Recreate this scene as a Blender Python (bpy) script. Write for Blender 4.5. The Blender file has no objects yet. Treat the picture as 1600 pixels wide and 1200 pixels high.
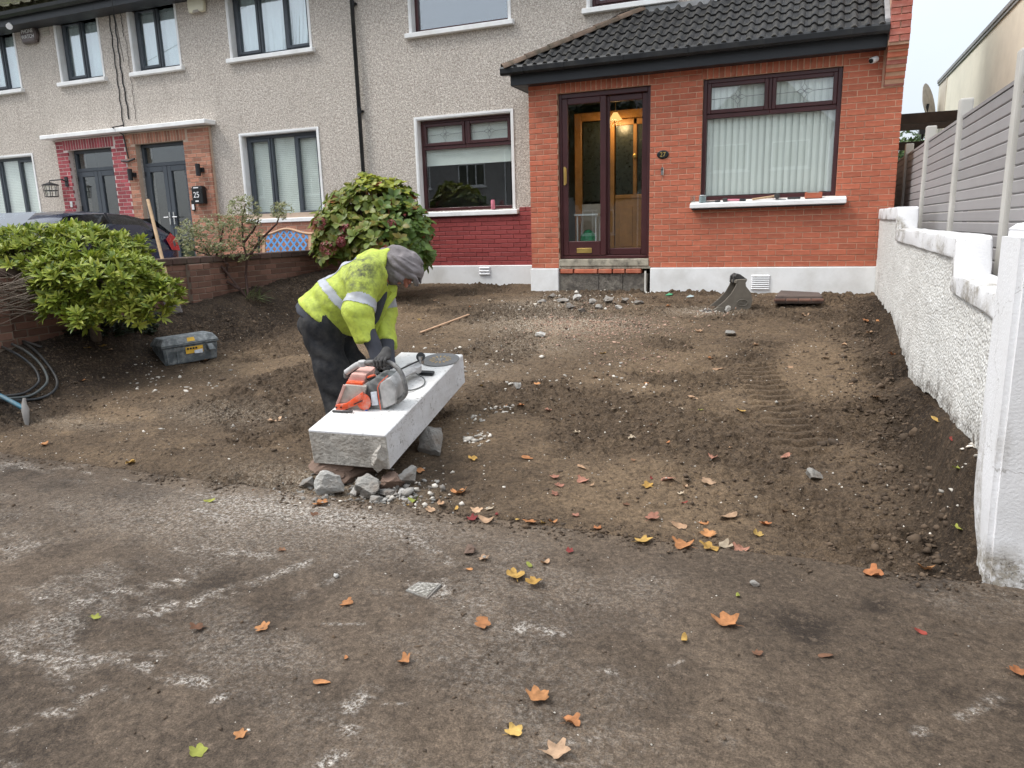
import bpy, bmesh, math, random
import numpy as np
from mathutils import Vector, Matrix

# ------------------------------------------------------------------ camera, sky, sun, exposure
scene = bpy.context.scene
COL = scene.collection
FPX, YAW, PIT, ROL = 1140.646, math.radians(22.116), math.radians(12.005), math.radians(-1.564)
CAM = np.array([3.922, -10.589, 0.596])
_f = np.array([-math.sin(YAW)*math.cos(PIT), math.cos(YAW)*math.cos(PIT), -math.sin(PIT)])
_r = np.array([math.cos(YAW), math.sin(YAW), 0.0]); _u = np.cross(_r, _f)
_r, _u = math.cos(ROL)*_r+math.sin(ROL)*_u, -math.sin(ROL)*_r+math.cos(ROL)*_u
cd = bpy.data.cameras.new('camera'); cam = bpy.data.objects.new('camera', cd); COL.objects.link(cam)
cd.sensor_width = 36; cd.sensor_fit = 'HORIZONTAL'; cd.lens = FPX/1600*36; cd.clip_start = 0.05; cd.clip_end = 2000
mw = Matrix.Identity(4)
for i in range(3):
    mw[i][0], mw[i][1], mw[i][2], mw[i][3] = _r[i], _u[i], -_f[i], CAM[i]
cam.matrix_world = mw
scene.camera = cam

SUN_EL, SUN_AZ = math.radians(54), math.radians(240)     # azimuth clockwise from +Y; soft light from behind-left
world = bpy.data.worlds.new('World'); scene.world = world; world.use_nodes = True
wt = world.node_tree; wt.nodes.clear()
def wn(t, **k):
    n = wt.nodes.new(t)
    for a, b in k.items(): setattr(n, a, b)
    return n
sky = wn('ShaderNodeTexSky', sky_type='NISHITA', sun_disc=False, sun_elevation=SUN_EL, sun_rotation=SUN_AZ, air_density=1.0, dust_density=2.0, ozone_density=1.0)
tc = wn('ShaderNodeTexCoord'); nz = wn('ShaderNodeTexNoise'); nz.inputs['Scale'].default_value = 2.2; nz.inputs['Detail'].default_value = 6
wt.links.new(tc.outputs['Generated'], nz.inputs['Vector'])
rmp = wn('ShaderNodeMapRange'); rmp.inputs['From Min'].default_value = .35; rmp.inputs['From Max'].default_value = .68
rmp.inputs['To Min'].default_value = .78; rmp.inputs['To Max'].default_value = .96
wt.links.new(nz.outputs['Fac'], rmp.inputs['Value'])
mx = wn('ShaderNodeMix', data_type='RGBA')
wt.links.new(rmp.outputs['Result'], mx.inputs['Factor']); wt.links.new(sky.outputs['Color'], mx.inputs['A'])
# overcast luminance: brighter overhead than at the horizon, the same all round (CIE overcast sky)
sep = wn('ShaderNodeSeparateXYZ'); wt.links.new(tc.outputs['Generated'], sep.inputs[0])
ov = wn('ShaderNodeMapRange'); ov.inputs['From Min'].default_value = 0; ov.inputs['From Max'].default_value = 1; ov.inputs['To Min'].default_value = 1/3; ov.inputs['To Max'].default_value = 1
wt.links.new(sep.outputs['Z'], ov.inputs['Value'])
oc = wn('ShaderNodeVectorMath', operation='SCALE'); oc.inputs[0].default_value = (10.9, 11.6, 12.5); wt.links.new(ov.outputs['Result'], oc.inputs['Scale'])
wt.links.new(oc.outputs['Vector'], mx.inputs['B'])
bg = wn('ShaderNodeBackground'); bg.inputs['Strength'].default_value = .10
wo = wn('ShaderNodeOutputWorld')
wt.links.new(mx.outputs['Result'], bg.inputs['Color']); wt.links.new(bg.outputs['Background'], wo.inputs['Surface'])
sl = bpy.data.lights.new('sun', 'SUN'); sl.energy = 1.5; sl.angle = math.radians(20); sl.color = (1, .965, .92)
so = bpy.data.objects.new('sun', sl); COL.objects.link(so)
sd = Vector((math.sin(SUN_AZ)*math.cos(SUN_EL), math.cos(SUN_AZ)*math.cos(SUN_EL), math.sin(SUN_EL)))
so.rotation_euler = sd.to_track_quat('Z', 'Y').to_euler(); so.location = (0, -20, 30)
scene.view_settings.view_transform = 'Standard'; scene.view_settings.look = 'None'
scene.view_settings.gamma = 1; scene.view_settings.exposure = 1.02
try: scene.view_settings.use_curve_mapping = False
except Exception: pass
scene.cycles.max_bounces = 6; scene.cycles.diffuse_bounces = 3; scene.cycles.use_adaptive_sampling = True; scene.cycles.adaptive_threshold = .02; scene.cycles.transparent_max_bounces = 10; scene.cycles.use_denoising = True

# ------------------------------------------------------------------ helpers
RNG = random.Random(27); NP = np.random.default_rng(27)
def ray(px, py): return _f+_r*(px-800)/FPX+_u*(600-py)/FPX
def at(px, py, zc): return CAM+ray(px, py)*zc
def atX(px, py, X): d = ray(px, py); return CAM+d*(X-CAM[0])/d[0]
def atY(px, py, Y): d = ray(px, py); return CAM+d*(Y-CAM[1])/d[1]
def atZ(px, py, Z): d = ray(px, py); return CAM+d*(Z-CAM[2])/d[2]
def sst(a, b, x): t = np.clip((np.asarray(x, float)-a)/(b-a), 0, 1); return t*t*(3-2*t)
def _h(i, j, s): v = np.sin(i*127.1+j*311.7+s*74.7)*43758.5453; return v-np.floor(v)
def vn(x, y, s=0):
    x = np.asarray(x, float); y = np.asarray(y, float)
    i = np.floor(x); j = np.floor(y); a = x-i; b = y-j; a = a*a*(3-2*a); b = b*b*(3-2*b)
    return (_h(i, j, s)*(1-a)+_h(i+1, j, s)*a)*(1-b)+(_h(i, j+1, s)*(1-a)+_h(i+1, j+1, s)*a)*b
def fbm(x, y, s=0, o=4):
    t = 0; w = .5; n = 0
    for k in range(o): t = t+w*vn(x*2**k, y*2**k, s+k*3); n += w; w *= .5
    return t/n-.5

class MB:
    def __init__(s): s.v = []; s.f = []
    def add(s, vs, fs):
        b = len(s.v); s.v.extend([tuple(map(float, p)) for p in vs]); s.f.extend([tuple(i+b for i in f) for f in fs]); return s
    def box(s, x0, y0, z0, x1, y1, z1):
        return s.add([(x0,y0,z0),(x1,y0,z0),(x1,y1,z0),(x0,y1,z0),(x0,y0,z1),(x1,y0,z1),(x1,y1,z1),(x0,y1,z1)],
                     [(0,3,2,1),(4,5,6,7),(0,1,5,4),(1,2,6,5),(2,3,7,6),(3,0,4,7)])
    def bar(s, p, q, w, h, up=(0,0,1)):
        p = Vector(p); q = Vector(q); d = (q-p).normalized(); a = d.cross(Vector(up))
        if a.length < 1e-4: a = d.cross(Vector((1,0,0)))
        a = a.normalized()*w/2; b = a.cross(d).normalized()*h/2
        return s.add([p-a-b,p+a-b,p+a+b,p-a+b,q-a-b,q+a-b,q+a+b,q-a+b], [(0,1,2,3),(4,7,6,5),(0,4,5,1),(1,5,6,2),(2,6,7,3),(3,7,4,0)])
    def tube(s, pts, r, n=8, cap=True, flat=1.0):
        pts = [Vector(p) for p in pts]; m = len(pts); rs = r if hasattr(r, '__len__') else [r]*m
        vs = []; fs = []; up = None
        for i, p in enumerate(pts):
            t = (pts[min(i+1,m-1)]-pts[max(i-1,0)]).normalized()
            if up is None:
                up = Vector((0,0,1)) if abs(t.z) < .9 else Vector((1,0,0))
            a = t.cross(up)
            if a.length < 1e-5: a = t.orthogonal()
            a.normalize(); b = a.cross(t).normalized(); up = b
            for k in range(n):
                an = 2*math.pi*k/n; vs.append(p+a*math.cos(an)*rs[i]+b*math.sin(an)*rs[i]*flat)
        for i in range(m-1):
            for k in range(n): fs.append((i*n+k, i*n+(k+1)%n, (i+1)*n+(k+1)%n, (i+1)*n+k))
        if cap: fs.append(tuple(range(n))[::-1]); fs.append(tuple((m-1)*n+k for k in range(n)))
        return s.add(vs, fs)
    def lathe(s, prof, n=20, M=None):
        vs = []; fs = []
        for r, z in prof:
            for k in range(n): vs.append(Vector((r*math.cos(2*math.pi*k/n), r*math.sin(2*math.pi*k/n), z)))
        for i in range(len(prof)-1):
            for k in range(n): fs.append((i*n+k, i*n+(k+1)%n, (i+1)*n+(k+1)%n, (i+1)*n+k))
        fs.append(tuple(range(n))[::-1]); fs.append(tuple((len(prof)-1)*n+k for k in range(n)))
        if M is not None: vs = [M @ v for v in vs]
        return s.add(vs, fs)
    def ext(s, poly, a, b, ax='x'):
        n = len(poly)
        def mk(p, t):
            if ax == 'x': return (t, p[0], p[1])
            if ax == 'y': return (p[0], t, p[1])
            return (p[0], p[1], t)
        return s.add([mk(p, a) for p in poly]+[mk(p, b) for p in poly],
                     [tuple(range(n)), tuple(range(2*n-1, n-1, -1))]+[(i, i+n, (i+1) % n+n, (i+1) % n) for i in range(n)])
    def xf(s, M):
        s.v = [tuple(M @ Vector(p)) for p in s.v]; return s
    def mesh(s, name, bevel=0, seg=1):
        me = bpy.data.meshes.new(name)
        me.from_pydata(s.v, [], s.f)
        bm = bmesh.new(); bm.from_mesh(me)
        bmesh.ops.recalc_face_normals(bm, faces=bm.faces)
        if bevel > 0:
            ed = [e for e in bm.edges if len(e.link_faces) == 2 and e.calc_face_angle(0) > .5]
            try: bmesh.ops.bevel(bm, geom=ed, offset=bevel, segments=seg, affect='EDGES', profile=.6, clamp_overlap=True)
            except Exception: pass
        bm.to_mesh(me); bm.free(); me.update(); return me
    def build(s, name, mat, parent=None, smooth=False, bevel=0, seg=1, kind=None, label=None):
        me = s.mesh(name, bevel, seg); o = link(name, me, mat, parent, smooth, kind)
        if label: o['label'] = label
        return o
def link(name, me, mat=None, parent=None, smooth=False, kind=None, loc=None, rot=None):
    if mat is not None and not me.materials: me.materials.append(MT[mat] if isinstance(mat, str) else mat)
    if smooth:
        me.polygons.foreach_set('use_smooth', [True]*len(me.polygons))
        try: me.set_sharp_from_angle(angle=math.radians(50))
        except Exception: pass
    o = bpy.data.objects.new(name, me); COL.objects.link(o); put(o, parent)
    if loc is not None: o.location = loc
    if rot is not None: o.rotation_euler = rot
    if kind: o['kind'] = kind
    return o
def put(o, parent):
    if parent is not None:
        o.parent = parent
        if parent.type == 'EMPTY' and parent.get('w'): o.matrix_parent_inverse = Matrix.Translation(-Vector(parent.location))
WROOTS = []
def thing(name, label, cat, loc=(0,0,0), group=None, worldparts=True, rot=None, M=None):
    o = bpy.data.objects.new(name, None); COL.objects.link(o); o.empty_display_size = .2
    if M is not None: o.matrix_world = M
    else:
        o.location = loc
        if rot is not None: o.rotation_euler = rot
    if worldparts: o['w'] = 1; WROOTS.append(o)
    return tag(o, label, cat, group)
def tag(o, label=None, cat=None, group=None, kind=None):
    if label: o['label'] = label
    if cat: o['category'] = cat
    if group: o['group'] = group
    if kind: o['kind'] = kind
    return o
def npmesh(name, V, F):
    me = bpy.data.meshes.new(name); V = np.asarray(V, np.float32); F = np.asarray(F, np.int32); k = F.shape[1]
    me.vertices.add(len(V)); me.vertices.foreach_set('co', V.ravel())
    me.loops.add(F.size); me.loops.foreach_set('vertex_index', F.ravel())
    me.polygons.add(len(F)); me.polygons.foreach_set('loop_start', np.arange(0, F.size, k, dtype=np.int32))
    try: me.polygons.foreach_set('loop_total', np.full(len(F), k, np.int32))
    except Exception: pass
    me.update(calc_edges=True); me.validate(); return me
def vcol(me, name, arr):
    a = me.attributes.new(name, 'FLOAT_COLOR', 'POINT'); c = np.ones((len(me.vertices), 4), np.float32); c[:, :arr.shape[1]] = arr
    a.data.foreach_set('color', c.ravel())

# ------------------------------------------------------------------ materials
MT = {}
class NT:
    def __init__(s, name):
        s.m = bpy.data.materials.new(name); s.m.use_nodes = True; s.t = s.m.node_tree; s.t.nodes.clear()
        s.out = s.t.nodes.new('ShaderNodeOutputMaterial'); MT[name] = s.m
    def n(s, ty, _o=None, _p=None, **k):
        nd = s.t.nodes.new('ShaderNode'+ty)
        for a, b in (_p or {}).items(): setattr(nd, a, b)
        for a, b in k.items():
            a = a.replace('_', ' ')
            inp = nd.inputs[a] if a in nd.inputs else nd.inputs[int(a[1:])]
            if isinstance(b, bpy.types.NodeSocket): s.t.links.new(b, inp)
            else:
                if isinstance(b, tuple) and len(b) == 3 and inp.type == 'RGBA': b = b+(1,)
                inp.default_value = b
        return nd.outputs[_o] if _o is not None else nd.outputs[0]
    def noise(s, scale, detail=4, rough=.55, vec=None, o='Fac', dist=0.0):
        k = dict(Scale=scale, Detail=detail, Roughness=rough, Distortion=dist)
        if vec is not None: k['Vector'] = vec
        return s.n('TexNoise', o, **k)
    def rng(s, v, a, b, c=0., d=1.): return s.n('MapRange', 'Result', Value=v, From_Min=a, From_Max=b, To_Min=c, To_Max=d)
    def mix(s, f, a, b, mode='MIX'):
        nd = s.t.nodes.new('ShaderNodeMix'); nd.data_type = 'RGBA'; nd.blend_type = mode
        for key, v in (('Factor', f), ('A', a), ('B', b)):
            inp = [i for i in nd.inputs if i.name == key and (i.type == 'RGBA') == (key != 'Factor') and i.enabled][0]
            if isinstance(v, bpy.types.NodeSocket): s.t.links.new(v, inp)
            elif key == 'Factor': inp.default_value = v
            else: inp.default_value = tuple(v)+(1,) if len(v) == 3 else v
        return [o for o in nd.outputs if o.type == 'RGBA'][0]
    def math(s, op, a, b=0.): return s.n('Math', 'Value', dict(operation=op), i0=a, i1=b)
    def obj(s): return s.n('TexCoord', 'Object')
    def stretch(s, v, sc): return s.n('Mapping', 'Vector', Vector=v, Scale=sc)
    def bump(s, h, st=.5, d=.01): return s.n('Bump', 'Normal', Height=h, Strength=st, Distance=d)
    def pbr(s, col, rough=.8, metal=0., normal=None, spec=.5, **k):
        a = dict(Base_Color=col, Roughness=rough, Metallic=metal, Specular_IOR_Level=spec, **k)
        if normal is not None: a['Normal'] = normal
        sh = s.n('BsdfPrincipled', 'BSDF', **a); s.t.links.new(sh, s.out.inputs['Surface']); return s.m
def sc(c, k): return tuple(min(1, x*k) for x in c)
def plain(name, col, rough=.6, var=.18, scale=6, bump=.15, bscale=60, bd=.004, metal=0., spec=.4, rnd=0., dirt=None, dirtamt=.5, dirtscale=3., **k):
    t = NT(name); o = t.obj(); a = t.noise(scale, 5, .6, o)
    c = t.mix(t.rng(a, .3, .7), sc(col, 1-var), sc(col, 1+var))
    if rnd:
        r = t.n('NewGeometry', 'Random Per Island'); q = t.n('ObjectInfo', 'Random'); rr = t.math('FRACT', t.math('ADD', r, q))
        c = t.mix(1., c, t.n('CombineColor', 'Color', Red=t.rng(rr,0,1,1-rnd,1+rnd), Green=t.rng(rr,0,1,1-rnd,1+rnd), Blue=t.rng(rr,0,1,1-rnd,1+rnd)), 'MULTIPLY')
    if dirt: c = t.mix(t.math('MULTIPLY', t.rng(t.noise(dirtscale, 6, .65, o), .45, .7), dirtamt), c, dirt)
    nb = t.bump(t.noise(bscale, 4, .6, o), bump, bd)
    t.pbr(c, t.rng(a, .2, .8, max(0, rough-.08), min(1, rough+.08)), metal, nb, spec, **k)

plain('white_paint', (.80,.80,.79), .55, .05, 4, .25, 90, .002, dirt=(.45,.42,.37), dirtamt=.35, dirtscale=2.5)
plain('upvc_white', (.8,.8,.8), .35, .03)
plain('grey_frame', (.062,.072,.085), .42, .08, 3, .05)
plain('brown_frame', (.055,.014,.015), .36, .15, 3, .05, spec=.5)
plain('gutter_black', (.012,.013,.015), .42, .2, 5, .08, dirt=(.08,.075,.065), dirtamt=.3)
plain('fascia', (.022,.024,.028), .5, .2, 4, .05)
plain('rubber', (.02,.02,.021), .6, .2)
plain('brass', (.75,.53,.18), .32, .1, metal=1.)
plain('chrome', (.6,.6,.6), .25, .05, metal=1.)
plain('lead', (.25,.26,.27), .5, .1)
plain('mortar', (.40,.36,.31), .95, .2, 12, .5, 120, .004)
plain('mortar_orange', (.58,.36,.25), .95, .2, 12, .5, 120, .004)
plain('brick_orange', (.44,.122,.066), .8, .14, 14, .5, 140, .003, rnd=.14, dirt=(.56,.30,.20), dirtamt=.30, dirtscale=5)
plain('brick_parapet', (.36,.105,.075), .85, .2, 14, .5, 140, .003, rnd=.22, dirt=(.40,.32,.28), dirtamt=.4, dirtscale=6)
plain('brick_red_paint', (.28,.055,.052), .45, .12, 14, .3, 120, .002, rnd=.12)
plain('mortar_red', (.13,.022,.022), .6, .15)
plain('brick_crimson', (.33,.07,.08), .8, .2, 14, .4, 120, .003, rnd=.25)
plain('mortar_white', (.62,.52,.48), .9, .1)
plain('brick_tan', (.38,.175,.115), .85, .2, 14, .4, 120, .003, rnd=.28)
plain('mortar_tan', (.50,.38,.29), .9, .15)
plain('brick_dark', (.17,.088,.062), .9, .25, 14, .5, 120, .004, rnd=.3, dirt=(.05,.045,.035), dirtamt=.5)
plain('mortar_dark', (.22,.17,.13), .95, .2)
plain('coping_dark', (.085,.05,.04), .9, .25, 10, .4, 100, .004, rnd=.25, dirt=(.09,.09,.06), dirtamt=.4)
plain('roof_tile', (.022,.022,.023), .85, .3, 9, .6, 160, .004, rnd=.3, dirt=(.10,.09,.07), dirtamt=.45, dirtscale=9)
plain('hip_tile', (.13,.09,.065), .9, .3, 9, .6, 120, .004, rnd=.3, dirt=(.03,.03,.018), dirtamt=.85, dirtscale=7)
plain('moss_roof', (.06,.055,.03), .95, .4, 14, 1., 40, .03, dirt=(.09,.10,.03), dirtamt=.8, dirtscale=12)
plain('flashing', (.27,.27,.27), .6, .25, 8, .2)
plain('concrete_post', (.52,.50,.46), .9, .1, 12, .5, 160, .003, dirt=(.24,.23,.2), dirtamt=.4, dirtscale=6)
plain('fence_board', (.30,.285,.283), .6, .06, 6, .2, 90, .002, rnd=.10)
plain('cream_render', (.80,.755,.63), .85, .05, 3, .3, 120, .003, dirt=(.58,.54,.44), dirtamt=.35, dirtscale=1.6)
plain('cream_board', (.60,.55,.46), .8, .08, 3, .2)
plain('timber_dark', (.045,.03,.022), .9, .35, 6, .5, 60, .006)
plain('timber_pale', (.47,.32,.19), .75, .2, 10, .2, 80, .002)
plain('honey_wood', (.42,.20,.055), .42, .25, 5, .12, 50, .003)
plain('dark_room', (.10,.09,.08), .9, .2, 3, .0)
plain('olive_room', (.27,.24,.16), .9, .12)
plain('pale_room', (.5,.48,.42), .9, .12, 2, .0)
plain('dark_glass_panel', (.030,.034,.02), .3, .4, 22, .2, 30, .006, spec=.6)
plain('blind', (.86,.88,.84), .75, .04, 3, .1)
plain('roller_blind', (.8,.82,.78), .8, .04)
plain('curtain', (.84,.88,.88), .8, .05, 2, .1)
plain('threshold', (.40,.36,.28), .9, .2, 7, .6, 70, .008, dirt=(.07,.06,.05), dirtamt=.9, dirtscale=9)
plain('foundation', (.115,.10,.085), .95, .4, 8, .9, 40, .02, dirt=(.30,.27,.22), dirtamt=.75, dirtscale=7)
plain('iron', (.02,.02,.022), .5, .2)
plain('blue_iron', (.12,.34,.68), .5, .15)
plain('bench_wood', (.47,.30,.19), .7, .2)
plain('bark', (.13,.10,.075), .9, .3, 12, .7, 60, .008)
plain('bark_dark', (.07,.04,.032), .9, .3, 12, .6, 60, .006)
plain('steel_bucket', (.165,.145,.118), .68, .14, 9, .3, 60, .004, dirt=(.24,.205,.16), dirtamt=.5, dirtscale=12, metal=.2)
plain('steel_dark', (.055,.052,.05), .6, .3, 9, .3, 60, .004)
plain('toolbox_grey', (.085,.098,.105), .7, .25, 12, .4, 70, .004, dirt=(.34,.35,.34), dirtamt=.6, dirtscale=16)
plain('toolbox_lid', (.16,.175,.18), .75, .25, 14, .4, 70, .004, dirt=(.42,.43,.42), dirtamt=.75, dirtscale=14)
plain('sticker_yellow', (.70,.42,.05), .6, .2, 30, .1)
plain('sticker_black', (.02,.02,.02), .6, .2)
plain('sticker_white', (.62,.66,.72), .6, .15, 40)
plain('hose_grey', (.022,.024,.026), .5, .25, 8, .1, dirt=(.12,.10,.08), dirtamt=.6)
plain('hose_pale', (.06,.07,.07), .55, .25, 8, .1, dirt=(.12,.10,.08), dirtamt=.6)
plain('pick_blue', (.035,.115,.16), .5, .25, 14, .1, dirt=(.25,.23,.2), dirtamt=.5, dirtscale=12)
plain('pick_steel', (.30,.28,.26), .8, .2, 12, .4, dirt=(.12,.10,.08), dirtamt=.5)
plain('shovel_steel', (.14,.12,.11), .6, .2, 10, .3, metal=.3)
plain('car_paint', (.008,.011,.032), .28, .1, 3, 0, spec=.6, Coat_Weight=.8, Coat_Roughness=.05)
plain('car_trim', (.012,.012,.013), .5, .1)
plain('tail_lamp', (.40,.012,.015), .25, .15, 20)
plain('tyre', (.015,.015,.015), .85, .2)
plain('skin', (.42,.17,.12), .55, .12, 12, .2, 60, .002)
plain('jumper', (.045,.047,.058), .9, .2, 14, .4, 160, .002)
plain('glove', (.05,.047,.045), .85, .3, 20, .4)
plain('boot', (.03,.024,.02), .8, .3)
plain('hood_grey', (.185,.165,.165), .95, .18, 12, .6, 34, .012)
plain('hivis_tape', (.36,.37,.40), .42, .15, 12, .2, dirt=(.22,.22,.2), dirtamt=.5, dirtscale=14)
plain('saw_orange', (.72,.085,.02), .5, .14, 16, .2, dirt=(.56,.44,.38), dirtamt=.55, dirtscale=20)
plain('saw_pink_dust', (.58,.34,.29), .8, .2, 16, .2)
plain('saw_dust_tan', (.38,.34,.30), .85, .2, 18, .2)
plain('saw_grey', (.10,.105,.105), .6, .25, 16, .2, dirt=(.38,.38,.37), dirtamt=.75, dirtscale=12)
plain('saw_pale', (.46,.45,.44), .75, .2, 16, .2, dirt=(.22,.22,.21), dirtamt=.5, dirtscale=18)
plain('saw_handle', (.13,.125,.12), .75, .3, 20, .2, dirt=(.36,.35,.33), dirtamt=.6, dirtscale=20)
plain('disc_grey', (.16,.155,.15), .75, .15, 30, .4, 200, .001)
plain('disc_gold', (.42,.27,.08), .6, .3, 60)
plain('blue_plastic', (.03,.10,.42), .5, .1)
plain('rock_grey', (.29,.275,.25), .95, .3, 14, 1., 50, .012, rnd=.25, dirt=(.12,.085,.06), dirtamt=.85, dirtscale=7)
plain('rock_white', (.50,.485,.45), .95, .2, 14, 1., 50, .012, rnd=.2, dirt=(.25,.2,.16), dirtamt=.6, dirtscale=9)
plain('rock_brown', (.15,.10,.075), .95, .25, 14, .7, 60, .006, rnd=.25)
plain('cover_iron', (.13,.12,.10), .85, .5, 60, .4, 120, .002, dirt=(.55,.52,.47), dirtamt=.9, dirtscale=70)
plain('chips', (.50,.46,.40), .95, .2, 10, .3, 60, .004, rnd=.45)
plain('chips_pink', (.34,.22,.16), .95, .25, 10, .3, 60, .004, rnd=.4)
plain('clod', (.088,.061,.040), .97, .3, 14, .6, 60, .006, rnd=.35)
plain('manhole', (.10,.075,.065), .92, .25, 10, .6, 60, .006, dirt=(.16,.12,.09), dirtamt=.6)
plain('pink', (.62,.20,.26), .5, .1)
plain('mug_teal', (.28,.36,.37), .45, .1)
plain('plastic_green', (.02,.25,.10), .5, .1)
plain('pipe_white', (.7,.68,.62), .5, .1, dirt=(.3,.25,.2), dirtamt=.4)
plain('alarm_cream', (.72,.68,.52), .5, .05)
plain('alarm_bronze', (.12,.095,.09), .35, .15, metal=.3)
plain('lettering_white', (.8,.8,.8), .5, .02)
plain('black_gloss', (.012,.013,.014), .3, .1)
plain('opp_dash', (.27,.26,.255), .9, .08, 2, .0, 6)
plain('opp_roof', (.07,.065,.065), .9, .2, 3, .0)
plain('asphalt', (.055,.054,.053), .9, .2, 4, .0)
plain('kerb', (.33,.32,.30), .9, .1, 12, .4)
plain('drive', (.22,.20,.18), .9, .2, 3, .1, 20)
plain('grass_far', (.06,.09,.03), .95, .3, 6, .6, 30)
def emit(name, col, st):
    t = NT(name); sh = t.n('Emission', 'Emission', Color=col, Strength=st); t.t.links.new(sh, t.out.inputs['Surface'])
emit('lamp_glow', (1., .55, .18), .8)

# leaf materials (two sided, thin translucency)
def leafmat(name, cols, rough=.45, spec=.4, trans=.25, spots=.5):
    t = NT(name); o = t.n('NewGeometry', 'Position'); r = t.n('NewGeometry', 'Random Per Island'); q = t.n('ObjectInfo', 'Random')
    rr = t.math('FRACT', t.math('ADD', r, q))
    ramp = t.t.nodes.new('ShaderNodeValToRGB'); e = ramp.color_ramp.elements
    for i, c in enumerate(cols):
        if i < 2: el = e[i]; el.position = i/(len(cols)-1)
        else: el = e.new(i/(len(cols)-1))
        el.color = tuple(c)+(1,)
    e[1].position = 1/(len(cols)-1) if len(cols) > 2 else 1
    t.t.links.new(rr, ramp.inputs['Fac'])
    c = t.mix(t.rng(t.noise(30, 3, .6, o), .35, .7, 0, spots), ramp.outputs['Color'], t.mix(.6, ramp.outputs['Color'], (.02,.015,.008)))
    p = t.n('BsdfPrincipled', 'BSDF', Base_Color=c, Roughness=rough, Specular_IOR_Level=spec)
    tr = t.n('BsdfTranslucent', 'BSDF', Color=c); m = t.n('MixShader', 'Shader', i0=trans, i1=p, i2=tr)
    t.t.links.new(m, t.out.inputs['Surface'])
leafmat('leaf_bush', [(.22,.29,.03),(.34,.40,.05),(.15,.22,.03),(.44,.46,.07),(.26,.33,.04),(.11,.17,.03)])
leafmat('leaf_bush_low', [(.05,.095,.02),(.08,.13,.035),(.04,.08,.02),(.10,.15,.04)])
leafmat('leaf_lime', [(.30,.36,.05),(.40,.40,.06),(.24,.32,.05)])
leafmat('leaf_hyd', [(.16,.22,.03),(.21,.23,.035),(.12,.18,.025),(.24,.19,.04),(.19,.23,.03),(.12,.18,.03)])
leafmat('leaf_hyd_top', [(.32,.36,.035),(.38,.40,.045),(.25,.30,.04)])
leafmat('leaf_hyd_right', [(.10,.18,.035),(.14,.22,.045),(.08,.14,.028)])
leafmat('leaf_hyd_red', [(.34,.08,.045),(.30,.14,.05),(.42,.11,.06),(.36,.22,.06)])
leafmat('flower_red', [(.26,.03,.045),(.32,.07,.08),(.20,.03,.04),(.40,.16,.13)], trans=.1)
leafmat('leaf_small', [(.20,.22,.08),(.24,.24,.11),(.15,.18,.06),(.26,.23,.12)])
leafmat('leaf_strap', [(.10,.14,.05),(.16,.19,.08)])
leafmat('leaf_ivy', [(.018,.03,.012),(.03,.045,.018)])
FALL = dict(o=[(.60,.29,.12),(.48,.19,.08)], y=[(.66,.44,.14),(.58,.34,.09)], p=[(.62,.41,.26),(.52,.32,.19)], g=[(.42,.43,.09),(.32,.36,.08)],
            r=[(.36,.07,.05),(.28,.05,.05)], k=[(.50,.25,.17),(.42,.19,.13)], b=[(.26,.14,.08),(.20,.10,.06)], w=[(.66,.54,.40),(.58,.46,.32)])
for k, c in FALL.items(): leafmat('fall_'+k, [c[0], c[1], sc(c[0],.75), sc(c[1],.8), c[0]], .75, .2, .12, .85)

# glass
def glassmat(name, tint, add=.0):
    t = NT(name); fr = t.math('POWER', t.n('LayerWeight', 'Facing', Blend=.5), 4.)
    f = t.math('MINIMUM', t.math('ADD', t.math('MULTIPLY', fr, .8), .075+add), .95)
    tr = t.n('BsdfTransparent', 'BSDF', Color=tint); gl = t.n('BsdfGlossy', 'BSDF', Color=(.95,.97,1), Roughness=.004)
    m = t.n('MixShader', 'Shader', i0=f, i1=tr, i2=gl); t.t.links.new(m, t.out.inputs['Surface'])
glassmat('glass', (.95,.97,.96)); glassmat('glass_car', (.10,.11,.12), .02); glassmat('glass_up', (.93,.97,.97), .14)

# pebbledash
def dash(name, cols, dark, scale=95):
    t = NT(name); o = t.obj()
    v = t.n('TexVoronoi', 'Color', Vector=o, Scale=scale); vd = t.n('TexVoronoi', 'Distance', Vector=o, Scale=scale)
    v2 = t.noise(30, 3, .75, o); s = t.n('SeparateColor', 'Red', Color=v)
    ramp = t.t.nodes.new('ShaderNodeValToRGB'); ramp.color_ramp.interpolation = 'CONSTANT'; e = ramp.color_ramp.elements
    for i, c in enumerate(cols):
        el = e[i] if i < 2 else e.new(0); el.position = i/len(cols); el.color = tuple(c)+(1,)
    t.t.links.new(s, ramp.inputs['Fac'])
    c = t.mix(t.rng(v2, .40, .62, .75, 0), ramp.outputs['Color'], dark)
    c = t.mix(t.rng(vd, .35, .75, 0, .8), c, dark)
    big = t.noise(.9, 5, .6, o); c = t.mix(t.rng(big, .45, .75, 0, .22), c, (.40,.36,.31))
    gm = t.n('SeparateColor', 'Red', Color=t.n('Attribute', 'Color', dict(attribute_name='grime'))); c = t.mix(t.math('MULTIPLY', gm, t.rng(t.noise(16, 6, .75, o), .38, .62)), c, (.10,.08,.06))
    st = t.noise(3.5, 6, .7, t.stretch(o, (1,1,.28))); c = t.mix(t.rng(st, .52, .75, 0, .35), c, sc(dark, .8))
    nb = t.bump(t.math('SUBTRACT', t.math('MULTIPLY', v2, 1.2), vd), .8, .010); t.pbr(c, .92, 0, nb, .3)
dash('pebbledash', [(.84,.78,.70),(.70,.60,.52),(.88,.85,.80),(.58,.48,.42),(.78,.70,.62),(.84,.80,.74)], (.33,.28,.24), 70)
dash('white_dash', [(.84,.84,.82),(.80,.80,.78),(.86,.86,.85),(.82,.82,.80)], (.60,.585,.54), 55)

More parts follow.
